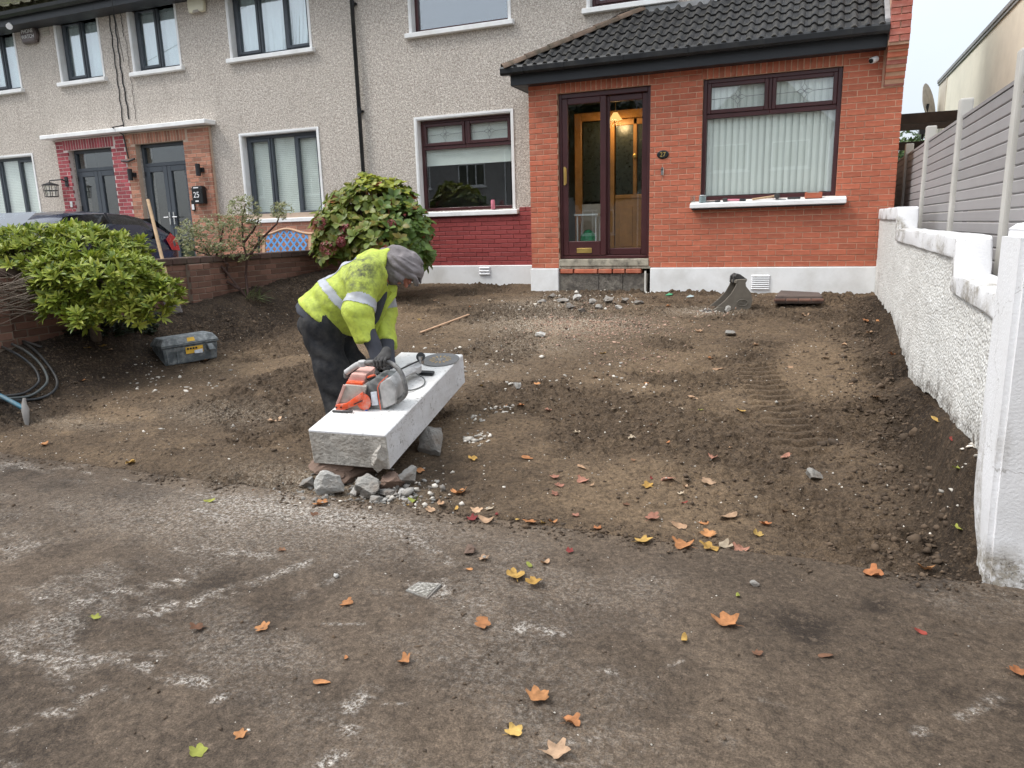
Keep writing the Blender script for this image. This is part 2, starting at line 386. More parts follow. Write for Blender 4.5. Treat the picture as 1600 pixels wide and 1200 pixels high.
# white pier / slab paint with knocks
def painted(name, base, dirtc, amt, thr=.62, bs=.5):
    t = NT(name); o = t.obj(); n1 = t.noise(38, 6, .7, o); n2 = t.noise(3.2, 6, .65, o); n3 = t.noise(9, 5, .7, t.stretch(o, (1,1,.35)))
    c = t.mix(t.rng(n2, .4, .75, 0, amt), base, dirtc)
    c = t.mix(t.math('MULTIPLY', t.rng(n1, thr, thr+.06), t.rng(n3, .45, .6)), c, (.16,.145,.12))
    gm = t.n('SeparateColor', 'Red', Color=t.n('Attribute', 'Color', dict(attribute_name='grime'))); c = t.mix(t.math('MULTIPLY', gm, t.rng(t.noise(22, 6, .75, o), .36, .56)), c, (.34,.31,.26)); c = t.mix(t.math('MULTIPLY', gm, t.rng(t.noise(60, 5, .75, o), .54, .62, 0, .8)), c, (.10,.085,.07))
    c = t.mix(t.rng(t.n('TexVoronoi', 'Distance', dict(feature='DISTANCE_TO_EDGE'), Vector=t.mix(.25, o, t.noise(5, 4, .6, o, 'Color')), Scale=2.2), .0, .006, .55, 0), c, (.2,.18,.15))
    t.pbr(c, .75, 0, t.bump(t.noise(70, 5, .65, o), bs, .006), .35)
painted('pier_white', (.79,.79,.80), (.62,.61,.58), .35, .66)
painted('slab_top', (.71,.70,.68), (.50,.46,.42), .75, .565)
painted('slab_side', (.68,.68,.69), (.46,.44,.42), .75, .575)
plain('broken_concrete', (.46,.43,.385), .97, .3, 12, 1., 45, .02, dirt=(.20,.165,.13), dirtamt=.55, dirtscale=9)

# hi-vis jacket: lime with soot on shoulder (stain attribute) and creases
t = NT('hivis'); o = t.obj(); a = t.n('Attribute', 'Color', dict(attribute_name='stain')); s = t.n('SeparateColor', 'Red', Color=a)
n = t.noise(16, 6, .7, o); c = t.mix(t.rng(t.noise(6, 4, .6, o), .35, .7), (.42,.50,.055), (.52,.61,.09))
c = t.mix(t.rng(t.noise(28, 6, .75, o), .48, .72, 0, .6), c, (.17,.20,.05))
c = t.mix(t.math('MULTIPLY', s, t.rng(n, .32, .62)), c, (.065,.07,.03))
t.pbr(c, .65, 0, t.bump(t.noise(14, 4, .6, o), .45, .02), .35)
t = NT('trousers'); o = t.obj(); c = t.mix(t.rng(t.noise(9, 5, .65, o), .4, .75), (.012,.013,.016), (.05,.047,.045))
t.pbr(c, .85, 0, t.bump(t.noise(9, 4, .6, o), .5, .03), .3)

# soil and dirty paving, driven by a mask attribute: R pale dust, G tan subsoil, B damp dark soil plus shade painted beside the slab
def earth(name, dark, mid, tan, dust, rough=.95, bd=.02):
    t = NT(name); o = t.n('NewGeometry', 'Position'); a = t.n('Attribute', 'Color', dict(attribute_name='mask'))
    sp = t.t.nodes.new('ShaderNodeSeparateColor'); t.t.links.new(a, sp.inputs['Color']); R, G, B = sp.outputs[0], sp.outputs[1], sp.outputs[2]
    n1 = t.noise(3.1, 8, .68, o); n2 = t.noise(17, 6, .7, o); n3 = t.noise(120, 3, .7, o)
    c = t.mix(t.rng(n1, .28, .66), dark, mid); c = t.mix(t.rng(n2, .35, .7, 0, .6), c, sc(mid, 1.4))
    c = t.mix(t.math('MULTIPLY', G, t.rng(n2, .25, .6, .35, 1)), c, tan)
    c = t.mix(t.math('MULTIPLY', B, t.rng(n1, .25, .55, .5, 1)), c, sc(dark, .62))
    c = t.mix(t.math('MINIMUM', t.math('MULTIPLY', t.math('MULTIPLY', R, 1.5), t.rng(t.noise(58, 6, .8, o), .46, .60)), 1.), c, dust)
    c = t.mix(t.rng(n3, .63, .72, 0, .5), c, sc(tan, 1.5)); c = t.mix(t.rng(t.noise(75, 3, .7, o), .60, .72, 0, .55), c, sc(dark, .5))
    cr = t.n('TexVoronoi', 'Distance', Vector=o, Scale=34., Randomness=1.); c = t.mix(t.rng(cr, .45, .85, 0, .45), c, sc(dark, .55)); c = t.mix(t.rng(t.noise(33, 5, .7, o), .52, .66, 0, .5), c, sc(mid, 1.55))
    h = t.math('SUBTRACT', t.math('ADD', t.math('MULTIPLY', n2, 1.), t.math('MULTIPLY', t.noise(55, 5, .75, o), .9)), t.math('MULTIPLY', cr, .45))
    g1 = t.rng(t.noise(150, 2, .7, o), .3, .7, .58, 1.46); g2 = t.rng(t.noise(52, 4, .7, o), .3, .7, .76, 1.26); gg = t.math('MULTIPLY', g1, g2)
    c = t.mix(1., c, t.n('CombineColor', 'Color', Red=gg, Green=gg, Blue=gg), 'MULTIPLY')
    t.pbr(c, rough, 0, t.bump(h, .9, bd), .25)
earth('soil', (.046,.032,.022), (.112,.078,.050), (.225,.156,.095), (.50,.43,.34), .95, .03)
earth('paving', (.060,.044,.032), (.110,.082,.059), (.160,.117,.080), (.47,.43,.38), .9, .016)
# ------------------------------------------------------------------ terrain
PAVE_Z, EDGE_Y = -0.95, -7.15
def bankR(y): return np.interp(y, [-7.15,-6.98,-6.80,-6.63,-5.65,-4.9,-3.99,-3.2,-2.48,-1.2,-.5,0], [.0,.08,.32,.42,.30,.14,.03,.10,.17,.10,.03,.0])
def wallbot(y): return np.interp(y, [-7.2,-6.63,-6.2,-5.65,-5.3,-4.7,-3.99,-3.3,-2.48,-1.6,-.53,0], [-.47,-.47,-.50,-.54,-.50,-.58,-.66,-.52,-.40,-.42,-.42,-.42])
def H0(x, y):
    y = np.asarray(y, float); x = np.asarray(x, float)
    z = -0.985+(np.clip(y, -7.2, .8)+7.1)*(0.64/7.1)
    z = z+.45*sst(-2.25, -3.25, x)*(.25+.75*sst(-7.05, -6.1, y))*(1-.55*sst(-.9, .3, y))
    z = z+bankR(y)*sst(4.54, 4.72, x+.12*fbm(y*3, x*2, 9))
    z = z-.055*np.exp(-((x-1.75)/.45)**2-((y+6.55)/.35)**2)-.03*np.exp(-((y+7.0)/.12)**2)*sst(2.2, .6, x)
    z = z+.05*np.exp(-((x-1.0)/.7)**2-((y+.35)/.3)**2)+.035*np.exp(-((x+.2)/1.1)**2-((y+6.75)/.28)**2)
    z = z-.02*sst(-7.0, -7.15, y)*sst(2.4, 1.2, x)+.03*sst(-6.8,-7.15,y)*sst(1.8,2.6,x)
    return z
def trk(x, y):
    ax, ay, bx, by = 3.46, -3.55, 4.02, -6.0; L = math.hypot(bx-ax, by-ay); ux, uy = (bx-ax)/L, (by-ay)/L
    s = (x-ax)*ux+(y-ay)*uy; d = (x-ax)*uy-(y-ay)*ux
    return s, d, sst(-.05, .25, s)*sst(L, L-.5, s)*sst(.19, .14, np.abs(d))
def smoothpatch(x, y):
    return np.clip(sst(.62, .25, np.hypot((x-4.05)/.75, (y+3.7)/2.0))+.8*sst(1, .3, np.hypot((x-3.2)/.9, (y+6.5)/.7)), 0, 1)
def crumbly(x, y): return sst(-.06, .10, fbm(x*1.15+5, y*1.4, 77, 4))*(1-.85*smoothpatch(x, y))
def H(x, y):
    z = H0(x, y); s, d, m = trk(x, y); cr = crumbly(x, y)*(1-m); rough = (.4+1.0*cr)*(1-.6*m)
    z = z+(.04*fbm(x*1.6, y*1.9, 1, 3)+.045*fbm(x*5, y*7, 2, 3)+.06*fbm(x*14, y*17, 3, 3)+.035*fbm(x*33, y*38, 4, 2))*rough-.04*cr*np.abs(fbm(x*11, y*14, 6, 2))*2
    z = z+m*(.026*np.clip(2.2*np.sin(2*math.pi*(s+.30*np.abs(d))/.135+1.2*fbm(x*4, y*4, 8)), -1, 1)-.012)
    s2, d2, _ = trk(x+.55, y); m2 = sst(.0, .3, s2)*sst(2.3, 1.9, s2)*sst(.16, .10, np.abs(d2)); z = z+m2*.016*np.sin(2*math.pi*s2/.13)
    return z
def G(px, py):
    d = ray(px, py); t = np.linspace(1.5, 14, 420)
    for _ in range(2):
        P = CAM[None]+d[None]*t[:,None]; h = np.where(P[:,1] < EDGE_Y, PAVE_Z, H(P[:,0], P[:,1])); i = int(np.argmax(P[:,2] <= h))
        t = np.linspace(t[max(i-1,0)], t[i], 30)
    return CAM+d*t[-1]
def grid(x0, x1, y0, y1, st):
    nx = int((x1-x0)/st)+1; ny = int((y1-y0)/st)+1
    X, Y = np.meshgrid(np.linspace(x0, x1, nx), np.linspace(y0, y1, ny)); i = np.arange(nx*ny).reshape(ny, nx)
    F = np.stack([i[:-1,:-1], i[:-1,1:], i[1:,1:], i[1:,:-1]], -1).reshape(-1, 4); return X.ravel(), Y.ravel(), F

ground = MB().add([(-300,-300,-1.35),(300,-300,-1.35),(300,300,-1.35),(-300,300,-1.35)], [(0,1,2,3)]).build('ground', 'grass_far'); ground['kind'] = 'structure'
# garden soil
X, Y, F = grid(-3.36, 4.80, EDGE_Y-.06, .74, .0125)
Z = H(X, Y); Z = np.where(Y < EDGE_Y-.005, PAVE_Z-.12, Z)
me = npmesh('garden_soil', np.stack([X, Y, Z], 1), F)
def blob(cx, cy, rx, ry): return np.exp(-((X-cx)/rx)**2-((Y-cy)/ry)**2)
gr = np.clip(1.3*blob(1.15,-2.2,.95,.55)+.8*blob(.6,-1.0,.8,.5)+.9*blob(2.7,-1.35,.45,.25)+.5*blob(1.2,-3.3,.7,.4), 0, 1)
R = gr*.75+.55*blob(1.1,-6.95,.7,.22)+.35*blob(-.6,-5.9,.7,.25)+.35*blob(-1.8,-6.4,.5,.15)+.25*blob(.9,-4.3,.5,.4)
tan_ = np.clip(.95*smoothpatch(X, Y)+.9*sst(.5, .62, fbm(X*1.2, Y*3.5, 21)+.5)*(blob(-.6,-6.45,1.1,.42)+.5*blob(-1.2,-6.0,.8,.3))*1.5+.25*gr+.55*sst(-.06, .2, fbm(X*.7, Y*.9, 31, 3))+.35*sst(.02,.2, fbm(X*3, Y*5, 32, 3)), 0, 1)
CRB = crumbly(X, Y); tan_ = np.clip(tan_*(1-.5*CRB)+.22*(1-CRB)+.08, 0, 1)
dk = np.clip(.10*CRB+1.1*sst(-1.9,-2.7, X)+.8*sst(4.3, 4.62, X)*sst(-.1,-.6, Y)+.9*blob(1.75,-6.55,.5,.35)+.30*sst(.02,.25, fbm(X*.8, Y*.9, 41, 3))*(1-tan_)+.6*sst(EDGE_Y+.22, EDGE_Y+.04, Y)*sst(2.6,1.5,X), 0, 1)  # patch right of the slab is its shade, painted into the dark mask
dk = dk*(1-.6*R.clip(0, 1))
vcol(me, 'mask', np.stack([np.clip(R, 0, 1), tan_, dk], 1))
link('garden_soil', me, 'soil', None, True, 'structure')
# pavement in front (dirt-smeared concrete)
X, Y, F = grid(-2.6, 6.4, -10.9, EDGE_Y, .0135)
edge = .018*fbm(X*6, X*0, 5)+.012*fbm(X*17, X*0+3, 6)
t_ = sst(EDGE_Y-.15, EDGE_Y, Y); Yw = Y+t_*(edge+.015)
Z = PAVE_Z+.010*fbm(X*1.3, Y*1.3, 11, 3)+.010*fbm(X*9, Y*9, 12, 4)+.011*fbm(X*34, Y*34, 13, 2)*sst(-.1,.15, fbm(X*1.1, Y*1.1, 14, 2)+.05)-.012*sst(EDGE_Y-.03, EDGE_Y, Y)
# worm-like smears left by wheels in the mud at lower right
Z = Z+.007*np.sin(14*(X*.8+Y)+4*fbm(X*2, Y*2, 17))*sst(.05,.3, fbm(X*.9+4, Y*.9, 18, 2)+.15)*sst(-.15, .1, fbm(X*3, Y*3, 19))
me = npmesh('pavement', np.stack([X, Yw, Z], 1), F)
R = .9*np.exp(-((X-1.35)/.75)**2-((Y+7.42)/.16)**2)+.35*np.exp(-((X-.9)/1.0)**2-((Y+7.75)/.25)**2)
def stroke(pts, w, k, br=.35):
    global R
    P = [atZ(a, b, PAVE_Z) for a, b in pts]; D = np.full_like(X, 9.); w = w*.8; S = np.zeros_like(X)
    for p, q in zip(P[:-1], P[1:]):
        dx, dy = q[0]-p[0], q[1]-p[1]; L2 = dx*dx+dy*dy+1e-9
        tt = np.clip(((X-p[0])*dx+(Y-p[1])*dy)/L2, 0, 1); d = np.hypot(X-p[0]-tt*dx, Y-p[1]-tt*dy); D = np.minimum(D, d)
    R = R+k*np.exp(-(D/w)**2)*sst(br+.05, br+.25, fbm(X*18+Y*6, Y*34, 23, 3)+.5)
for pts, w, k in [([(12,939),(70,935)],.012,1.0),([(25,1022),(140,1030),(225,1034)],.05,.75),([(225,1042),(275,1060),(325,1070)],.03,1.1),([(25,1135),(60,1118),(118,1105)],.025,1.1),
    ([(125,1090),(200,1062)],.02,1.0),([(335,1095),(355,1083)],.02,1.2),([(230,955),(310,940),(350,925)],.07,.8),([(130,940),(170,930),(290,905)],.06,.55),([(395,910),(480,880)],.04,.7),
    ([(310,800),(350,808)],.03,.9),([(530,1115),(560,1095),(575,1085)],.04,1.1),([(545,1140),(552,1133)],.03,1.2),([(485,975),(570,975)],.008,.9),([(500,1200),(530,1180)],.03,.9),
    ([(270,855),(330,860),(420,870)],.05,.6),([(275,910),(300,890)],.05,.5),([(815,980),(850,990),(880,995)],.04,.9),([(600,1100),(635,1098)],.01,.9),([(690,1030),(720,1020)],.02,.5),
    ([(1435,1145),(1490,1125),(1560,1090)],.022,.8),([(915,900),(925,915)],.008,.8),([(640,920),(690,915),(685,930)],.05,.75),([(940,1050),(955,1052)],.02,1.),([(60,980),(110,960)],.03,.5),
    ([(20,870),(60,850)],.05,.35),([(100,730),(160,745),(260,760)],.012,.7),([(0,703),(60,705),(150,715)],.016,.9),([(285,745),(285,770)],.012,.8),([(880,1165),(930,1150)],.02,.5),([(1050,1040),(1075,1030)],.02,.6),
    ([(700,880),(660,850),(620,830)],.05,.45),([(580,860),(520,905),(470,930)],.03,.4)]: stroke(pts, w, k)
R = R+.34*sst(.08,.28, fbm(X*2.2-Y*1.2, Y*6+X*2, 24, 4))*sst(2.9, 1.2, X)*sst(.0,.2, fbm(X*1.1, Y*1.1, 25, 2)+.08)
R = R+.22*sst(.0,.3, fbm(X*1.5+3, Y*2.2, 34, 4))+.45*sst(.18,.32, fbm(X*7, Y*13, 26, 3))*sst(.0,.25, fbm(X*.8, Y*.8, 27, 2)+.08)*.8
tn = np.clip(.15+.55*sst(3.3, 4.0, X)*sst(5.4, 4.2, X)*sst(-9.4,-8.0,Y)+.4*sst(.0,.25, fbm(X*.6, Y*.6, 28, 2)), 0, 1)
dk = np.clip(.55*sst(.03,.28, fbm(X*.75+7, Y*.95, 29, 3)+.02)+.45*sst(.02,.22, fbm(X*4+7, Y*4, 30, 3))+.3*sst(1.6,-1.0, X)*.6, 0, 1)*(1-.7*np.clip(R, 0, 1))
tn = np.clip(tn+.5*sst(EDGE_Y-.30, EDGE_Y-.02, Y+.25*fbm(X*3, Y*3, 33, 3)), 0, 1)
vcol(me, 'mask', np.stack([np.clip(R, 0, 1), tn, dk], 1))
link('pavement', me, 'paving', None, True, 'structure')
MB().box(-40,-12.2,-1.3,40,-10.86,PAVE_Z-.008).box(-40,-10.87,-1.3,-2.58,EDGE_Y-.004,PAVE_Z-.006).box(6.38,-10.87,-1.3,40,EDGE_Y-.004,PAVE_Z-.006).build('outer_pavement','drive')['kind'] = 'structure'
MB().box(-40,-19.5,-1.3,40,-12.4,-1.09).build('road','asphalt')['kind'] = 'structure'
MB().box(-40,-12.38,-1.3,40,-12.21,-.96).build('kerb','kerb')['kind'] = 'structure'
MB().box(-40,-19.68,-1.3,40,-19.51,-.96).build('kerb','kerb')['kind'] = 'structure'
MB().box(-40,-27,-1.3,40,-19.69,-.97).build('opposite_pavement','drive')['kind'] = 'structure'
MB().box(-16,EDGE_Y+.01,-1.3,-3.57,.69,-.42).build('neighbour_drive','drive')['kind'] = 'structure'
MB().box(5.20,EDGE_Y+.01,-1.3,22,24,-.42).build('side_passage','drive')['kind'] = 'structure'

# ------------------------------------------------------------------ brickwork tools
BM = {}
def brick_mesh(l, h, d, mat):
    l = round(l, 2) if l > .05 else round(l, 3); h = round(h, 3); key = (l, h, d, mat)
    if key not in BM:
        c = .004; a, b = l/2, h/2
        vs = [(-a+c,0,-b+c),(a-c,0,-b+c),(a-c,0,b-c),(-a+c,0,b-c),(-a,c,-b),(a,c,-b),(a,c,b),(-a,c,b),(-a,d,-b),(a,d,-b),(a,d,b),(-a,d,b)]
        fs = [(0,1,2,3)]+[(i+4,(i+1)%4+4,(i+1)%4,i) for i in range(4)]+[(i+8,(i+1)%4+8,(i+1)%4+4,i+4) for i in range(4)]
        me = bpy.data.meshes.new('brick'); me.from_pydata(vs, [], fs); me.materials.append(MT[mat]); BM[key] = me
    return BM[key]
def courses(u0, u1, z0, z1, holes=(), L=.219, c=.075, j=.010, off=0.):
    out = []; n = int(round((z1-z0)/c))
    for k in range(n):
        za, zb = z0+k*c, z0+(k+1)*c-j
        u = u0-L+((k % 2)*L/2)+off
        segs = []
        while u < u1:
            a, b = max(u, u0), min(u+L-j, u1)
            if b-a > .03: segs.append((a, b))
            u += L
        for h0, h1, g0, g1 in holes:
            if zb > g0+.02 and za < g1-.02:
                ns = []
                for a, b in segs:
                    if b <= h0 or a >= h1: ns.append((a, b)); continue
                    if h0-a > .03: ns.append((a, h0))
                    if b-h1 > .03: ns.append((h1, b))
                segs = ns
        out += [((a+b)/2, (za+zb)/2, b-a, zb-za) for a, b in segs]
    return out
def lay(parent, rects, y, mat, name='brick', cap=300, d=.035, axis='x', jit=.0025):
    """axis x: wall facing -Y at Y=y ; axis y: wall facing +X at X=y."""
    def pos(u, z): return (u, y, z) if axis == 'x' else (y, u, z)
    rz = 0 if axis == 'x' else math.pi/2
    rects = sorted(rects, key=lambda q: sum((a-b)**2 for a, b in zip(pos(q[0], q[1]), CAM)))
    rest = MB(); col = COL.objects
    for i, (u, z, l, h) in enumerate(rects):
        me = brick_mesh(l, h, d, mat); o_ = RNG.uniform(-jit, jit); p = list(pos(u, z)); p[1 if axis == 'x' else 0] += o_
        if i < cap:
            o = bpy.data.objects.new(name, me); col.link(o); o.parent = parent; o.location = p; o.rotation_euler = (RNG.uniform(-.006,.006), RNG.uniform(-.006,.006), rz+RNG.uniform(-.008,.008))
        else:
            Mx = Matrix.Translation(p) @ Matrix.Rotation(rz, 4, 'Z'); rest.add([Mx @ v.co for v in me.vertices], [tuple(q.vertices) for q in me.polygons])
    if rest.v: rest.build(name+'s', mat, parent, kind='stuff')
def holed(mb, x0, x1, z0, z1, holes, yf, yb):
    xs = sorted({x0, x1, *[min(max(a, x0), x1) for h in holes for a in h[:2]]}); zs = sorted({z0, z1, *[min(max(a, z0), z1) for h in holes for a in h[2:]]})
    for a, b in zip(xs[:-1], xs[1:]):
        for c, d in zip(zs[:-1], zs[1:]):
            if b-a < 1e-6 or d-c < 1e-6: continue
            mxx, mz = (a+b)/2, (c+d)/2
            if any(h[0] < mxx < h[1] and h[2] < mz < h[3] for h in holes): continue
            mb.add([(a,yf,c),(b,yf,c),(b,yf,d),(a,yf,d),(a,yb,c),(b,yb,c),(b,yb,d),(a,yb,d)], [(0,1,2,3),(7,6,5,4)])
    for h in holes:
        a, b, c, d = max(h[0], x0), min(h[1], x1), max(h[2], z0), min(h[3], z1)
        mb.add([(a,yf,c),(b,yf,c),(b,yf,d),(a,yf,d),(a,yb,c),(b,yb,c),(b,yb,d),(a,yb,d)], [(0,4,5,1),(1,5,6,2),(2,6,7,3),(3,7,4,0)])
    mb.add([(x0,yf,z0),(x1,yf,z0),(x1,yf,z1),(x0,yf,z1),(x0,yb,z0),(x1,yb,z0),(x1,yb,z1),(x0,yb,z1)], [(0,4,5,1),(1,5,6,2),(2,6,7,3),(3,7,4,0)])
    return mb
def window(house, x0, x1, z0, z1, yf, lights, fm, glass='glass', surround=True, sill=True, deep=.12, blind=None, backing=True, sillx=.09, sillm='white_paint'):
    """frame mesh > pane, window_surround, window_sill, blind. lights: (u0,u1,v0,v1,opens) in fractions."""
    y0 = yf+deep; fw = .055; m = MB()
    a0, a1, b0, b1 = (x0+.016, x1-.016, z0, z1-.016) if surround else (x0, x1, z0, z1)
    m.box(a0,y0,b0,a0+fw,y0+.07,b1).box(a1-fw,y0,b0,a1,y0+.07,b1).box(a0+fw,y0+.001,b1-fw,a1-fw,y0+.069,b1).box(a0+fw,y0+.001,b0,a1-fw,y0+.069,b0+fw)
    W, Hh = a1-a0, b1-b0; panes = []
    for u0, u1, v0, v1, op in lights:
        p0, p1, q0, q1 = a0+u0*W, a0+u1*W, b0+v0*Hh, b0+v1*Hh
        if u0 > 0: m.box(p0-.022,y0+.002,q0+(.03 if v0 > 0 else fw),p0+.022,y0+.068,q1-(.03 if v1 < 1 else fw))
        if v0 > 0: m.box(p0+(.0 if u0 > 0 else fw),y0+.003,q0-.03,p1-(.0 if u1 < 1 else fw),y0+.067,q0+.03)
        l = p0+(fw if u0 == 0 else .022)+.001; r_ = p1-(fw if u1 == 1 else .022)-.001; bt = q0+(fw if v0 == 0 else .03)+.001; tp = q1-(fw if v1 == 1 else .03)-.001
        if op:
            s = .05; m.box(l,y0-.014,bt,l+s,y0+.05,tp).box(r_-s,y0-.014,bt,r_,y0+.05,tp).box(l+s,y0-.013,tp-s,r_-s,y0+.049,tp).box(l+s,y0-.013,bt,r_-s,y0+.049,bt+s)
            l += s; r_ -= s; bt += s; tp -= s
        panes.append((l, r_, bt, tp))
    w = m.build('window', fm, house, bevel=.006)
    for l, r_, bt, tp in panes:
        MB().box(l-.004,y0+.030,bt-.004,r_+.004,y0+.034,tp+.004).build('pane', glass, w)
    if surround:
        s = MB(); e = .035
        s.box(x0-.001,yf-.008,z0,x0+.015,y0+.06,z1).box(x1-.015,yf-.008,z0,x1+.001,y0+.06,z1).box(x0+.015,yf-.007,z1-.015,x1-.015,y0+.06,z1+.001)
        s.box(x0-e,yf-.014,z0-.02,x0-.002,yf+.01,z1+e).box(x1+.002,yf-.014,z0-.02,x1+e,yf+.01,z1+e).box(x0-.002,yf-.014,z1+.002,x1+.002,yf+.01,z1+e)
        s.build('window_surround', 'white_paint', w)
    if sill:
        s = MB(); s.ext([(yf-.085,z0-.095),(yf+.02,z0-.095),(y0-.004,z0-.02),(y0-.004,z0-.002),(yf-.085,z0-.022)], x0-sillx, x1+sillx, 'x'); s.build('window_sill', sillm, w, bevel=.008)
    if blind == 'venetian':
        b = MB(); k = z0+.06
        while k < z1-.03: b.box(x0+.05,y0+.075,k,x1-.05,y0+.083,k+.031); k += .034
        b.build('blind', 'blind', w)
    elif blind == 'curtain':
        b = MB(); n = int((x1-x0)/.03); ps = [(x0+.02+i*(x1-x0-.04)/n, y0+.095+.012*math.sin(i*1.3)+.006*math.sin(i*.7)) for i in range(n+1)]
        for (xa, ya), (xb, yb) in zip(ps[:-1], ps[1:]): b.add([(xa,ya,z0+.03),(xb,yb,z0+.03),(xb,yb,z1-.03),(xa,ya,z1-.03),(xa,ya+.003,z0+.03),(xb,yb+.003,z0+.03),(xb,yb+.003,z1-.03),(xa,ya+.003,z1-.03)], [(0,1,2,3),(7,6,5,4)])
        b.build('curtain', 'curtain', w)
    elif blind == 'roller':
        MB().box(x0+.07,y0+.075,z1-.72,x1-.03,y0+.079,z1-.03).box(x0+.07,y0+.072,z1-.74,x1-.03,y0+.085,z1-.72).build('roller_blind', 'roller_blind', w)
    if backing: MB().box(x0-.3,yf+1.3,z0-.3,x1+.3,yf+1.32,z1+.3).build('room_wall', 'dark_room', w)
    return w, panes
def text(s, size, name, mat, parent, Mx, ext=.002, align='CENTER'):
    cu = bpy.data.curves.new(name, 'FONT'); cu.body = s; cu.size = size; cu.extrude = ext; cu.align_x = align; cu.align_y = 'CENTER'
    tmp = bpy.data.objects.new(name, cu); COL.objects.link(tmp); dg = bpy.context.evaluated_depsgraph_get()
    me = bpy.data.meshes.new_from_object(tmp.evaluated_get(dg)); bpy.data.objects.remove(tmp)
    me.transform(Mx); me.materials.clear(); return link(name, me, mat, parent)
FACE = Matrix.Rotation(math.pi/2, 4, 'X')      # text standing up, facing -Y

# ------------------------------------------------------------------ houses
YF = .70; EAV = 4.98
def mainroof(h, x0, x1):
    r = MB(); r.ext([(.22,EAV+.02),(.26,EAV+.16),(4.2,EAV+2.55),(8.2,EAV+.16),(8.2,EAV+.02)], x0, x1, 'x'); r = r.build('roof', 'moss_roof', h)
    # rows of tiles just above the gutter
    for k in range(3):
        for i in range(int((x1-x0)/.30)):
            if x0+i*.30 > -7.6: break
            xa = x0+i*.30; y = .16+k*.24; z = EAV+.115+k*.146
            MB().ext([(0,0),(.045,.03),(.09,.035),(.13,.006),(.29,.0),(.29,.012),(.13,.02),(.09,.05),(.045,.045),(0,.014)], 0, .30, 'y').xf(Matrix.Translation((xa, y, z)) @ Matrix.Rotation(math.radians(31.2), 4, 'X')).build('roof_tile', 'moss_roof', r)
    MB().box(x0,.30,EAV-.17,x1,.32,EAV+.02).box(x0,.32,EAV-.17,x1,YF,EAV-.155).build('fascia', 'fascia', h)
    MB().ext([(.18,EAV+.06),(.19,EAV+.0),(.23,EAV-.045),(.27,EAV-.045),(.298,EAV+.0),(.298,EAV+.06),(.285,EAV+.06),(.285,EAV+.005),(.26,EAV-.03),(.235,EAV-.03),(.205,EAV+.01),(.195,EAV+.06)], x0, x1, 'x').build('gutter', 'gutter_black', h)
def interior(h, x0, x1):
    MB().box(x0,2.9,-.6,x1,2.95,EAV-.1).box(x0,YF+.302,-.6,x0+.04,2.9,EAV-.1).box(x1-.04,YF+.302,-.6,x1,2.9,EAV-.1).box(x0,YF+.302,2.62,x1,2.9,2.72).build('interior_walls','dark_room',h)
UPZ = (3.75, 4.93); LOZ = (.92, 2.41)
TWO = [(0,.5,0,1,True),(.5,1,0,1,False)]; THREE = [(0,.34,0,1,True),(.34,.66,0,1,False),(.66,1,0,1,True)]
# house on the far left (crimson brick door surround)
hA = thing('terraced_house', 'pebbledashed house at far left with crimson brick door surround and bronze alarm box', 'house', (-11.4,YF,-.47), 'houses of the terrace')
holesA = [(-12.66,-11.55,*UPZ),(-10.32,-9.16,*UPZ),(-13.4,-11.56,*LOZ),(-10.36,-9.13,-.35,2.42)]
holed(MB(), -15, -8.74, -.6, EAV-.15, holesA, YF, YF+.3).build('wall', 'pebbledash', hA)
window(hA, -12.66,-11.55,*UPZ, YF, TWO, 'grey_frame', 'glass_up', blind='curtain'); window(hA, -10.32,-9.16,*UPZ, YF, TWO, 'grey_frame', 'glass_up', blind='curtain')
w, _ = window(hA, -13.4,-11.56,*LOZ, YF, THREE, 'grey_frame', blind='venetian')
mainroof(hA, -15, -8.742); interior(hA, -15, -8.75)
# house 25
hB = thing('terraced_house', 'pebbledashed house with tan brick door surround, grey windows and number 25 letterbox', 'house', (-6,YF,-.47), 'houses of the terrace')
holesB = [(-8.33,-7.175,*UPZ),(-5.95,-4.235,*UPZ),(-5.94,-4.24,*LOZ),(-8.48,-7.24,-.35,2.42)]
holed(MB(), -8.739, -3.301, -.6, EAV-.15, holesB, YF, YF+.3).build('wall', 'pebbledash', hB)
window(hB, -8.33,-7.175,*UPZ, YF, TWO, 'grey_frame', 'glass_up', blind='curtain'); window(hB, -5.95,-4.235,*UPZ, YF, THREE, 'grey_frame', 'glass_up', blind='curtain')
window(hB, -5.94,-4.24,*LOZ, YF, THREE, 'grey_frame', blind='venetian', sillx=.0)
mainroof(hB, -8.738, -3.302); interior(hB, -8.73, -3.31)
# brick door surrounds (proud of the wall) and shared canopy, one half per house
SY = .60
def surround(h, x0, x1, d0, d1, mat, mort, cap, low=-.47):
    b = holed(MB(), x0+.004, x1-.004, low, 2.63, [(d0,d1,low,2.41)], SY+.006, YF-.002).build('door_surround', mort, h)
    rc = courses(x0, x1, low, 2.63, [(d0-.001,d1+.001,low-1,2.41),(d0-.12,d1+.12,2.405,2.615)], .225, .075)
    lay(b, rc, SY, mat, 'brick', cap); u = d0-.11; so_ = []
    while u < d1+.07: so_.append((u+.0325, 2.51, .062, .19)); u += .075
    lay(b, so_, SY, mat, 'soldier_brick', 60); return b
surround(hA, -10.68, -8.742, -10.36, -9.13, 'brick_crimson', 'mortar_white', 220)
surround(hB, -8.738, -6.62, -8.48, -7.24, 'brick_tan', 'mortar_tan', 220)
MB().box(-10.88,.42,2.64,-8.741,YF,2.72).build('door_canopy','white_paint',hA,bevel=.01); MB().box(-8.739,.42,2.64,-6.49,YF,2.72).build('door_canopy','white_paint',hB,bevel=.01)
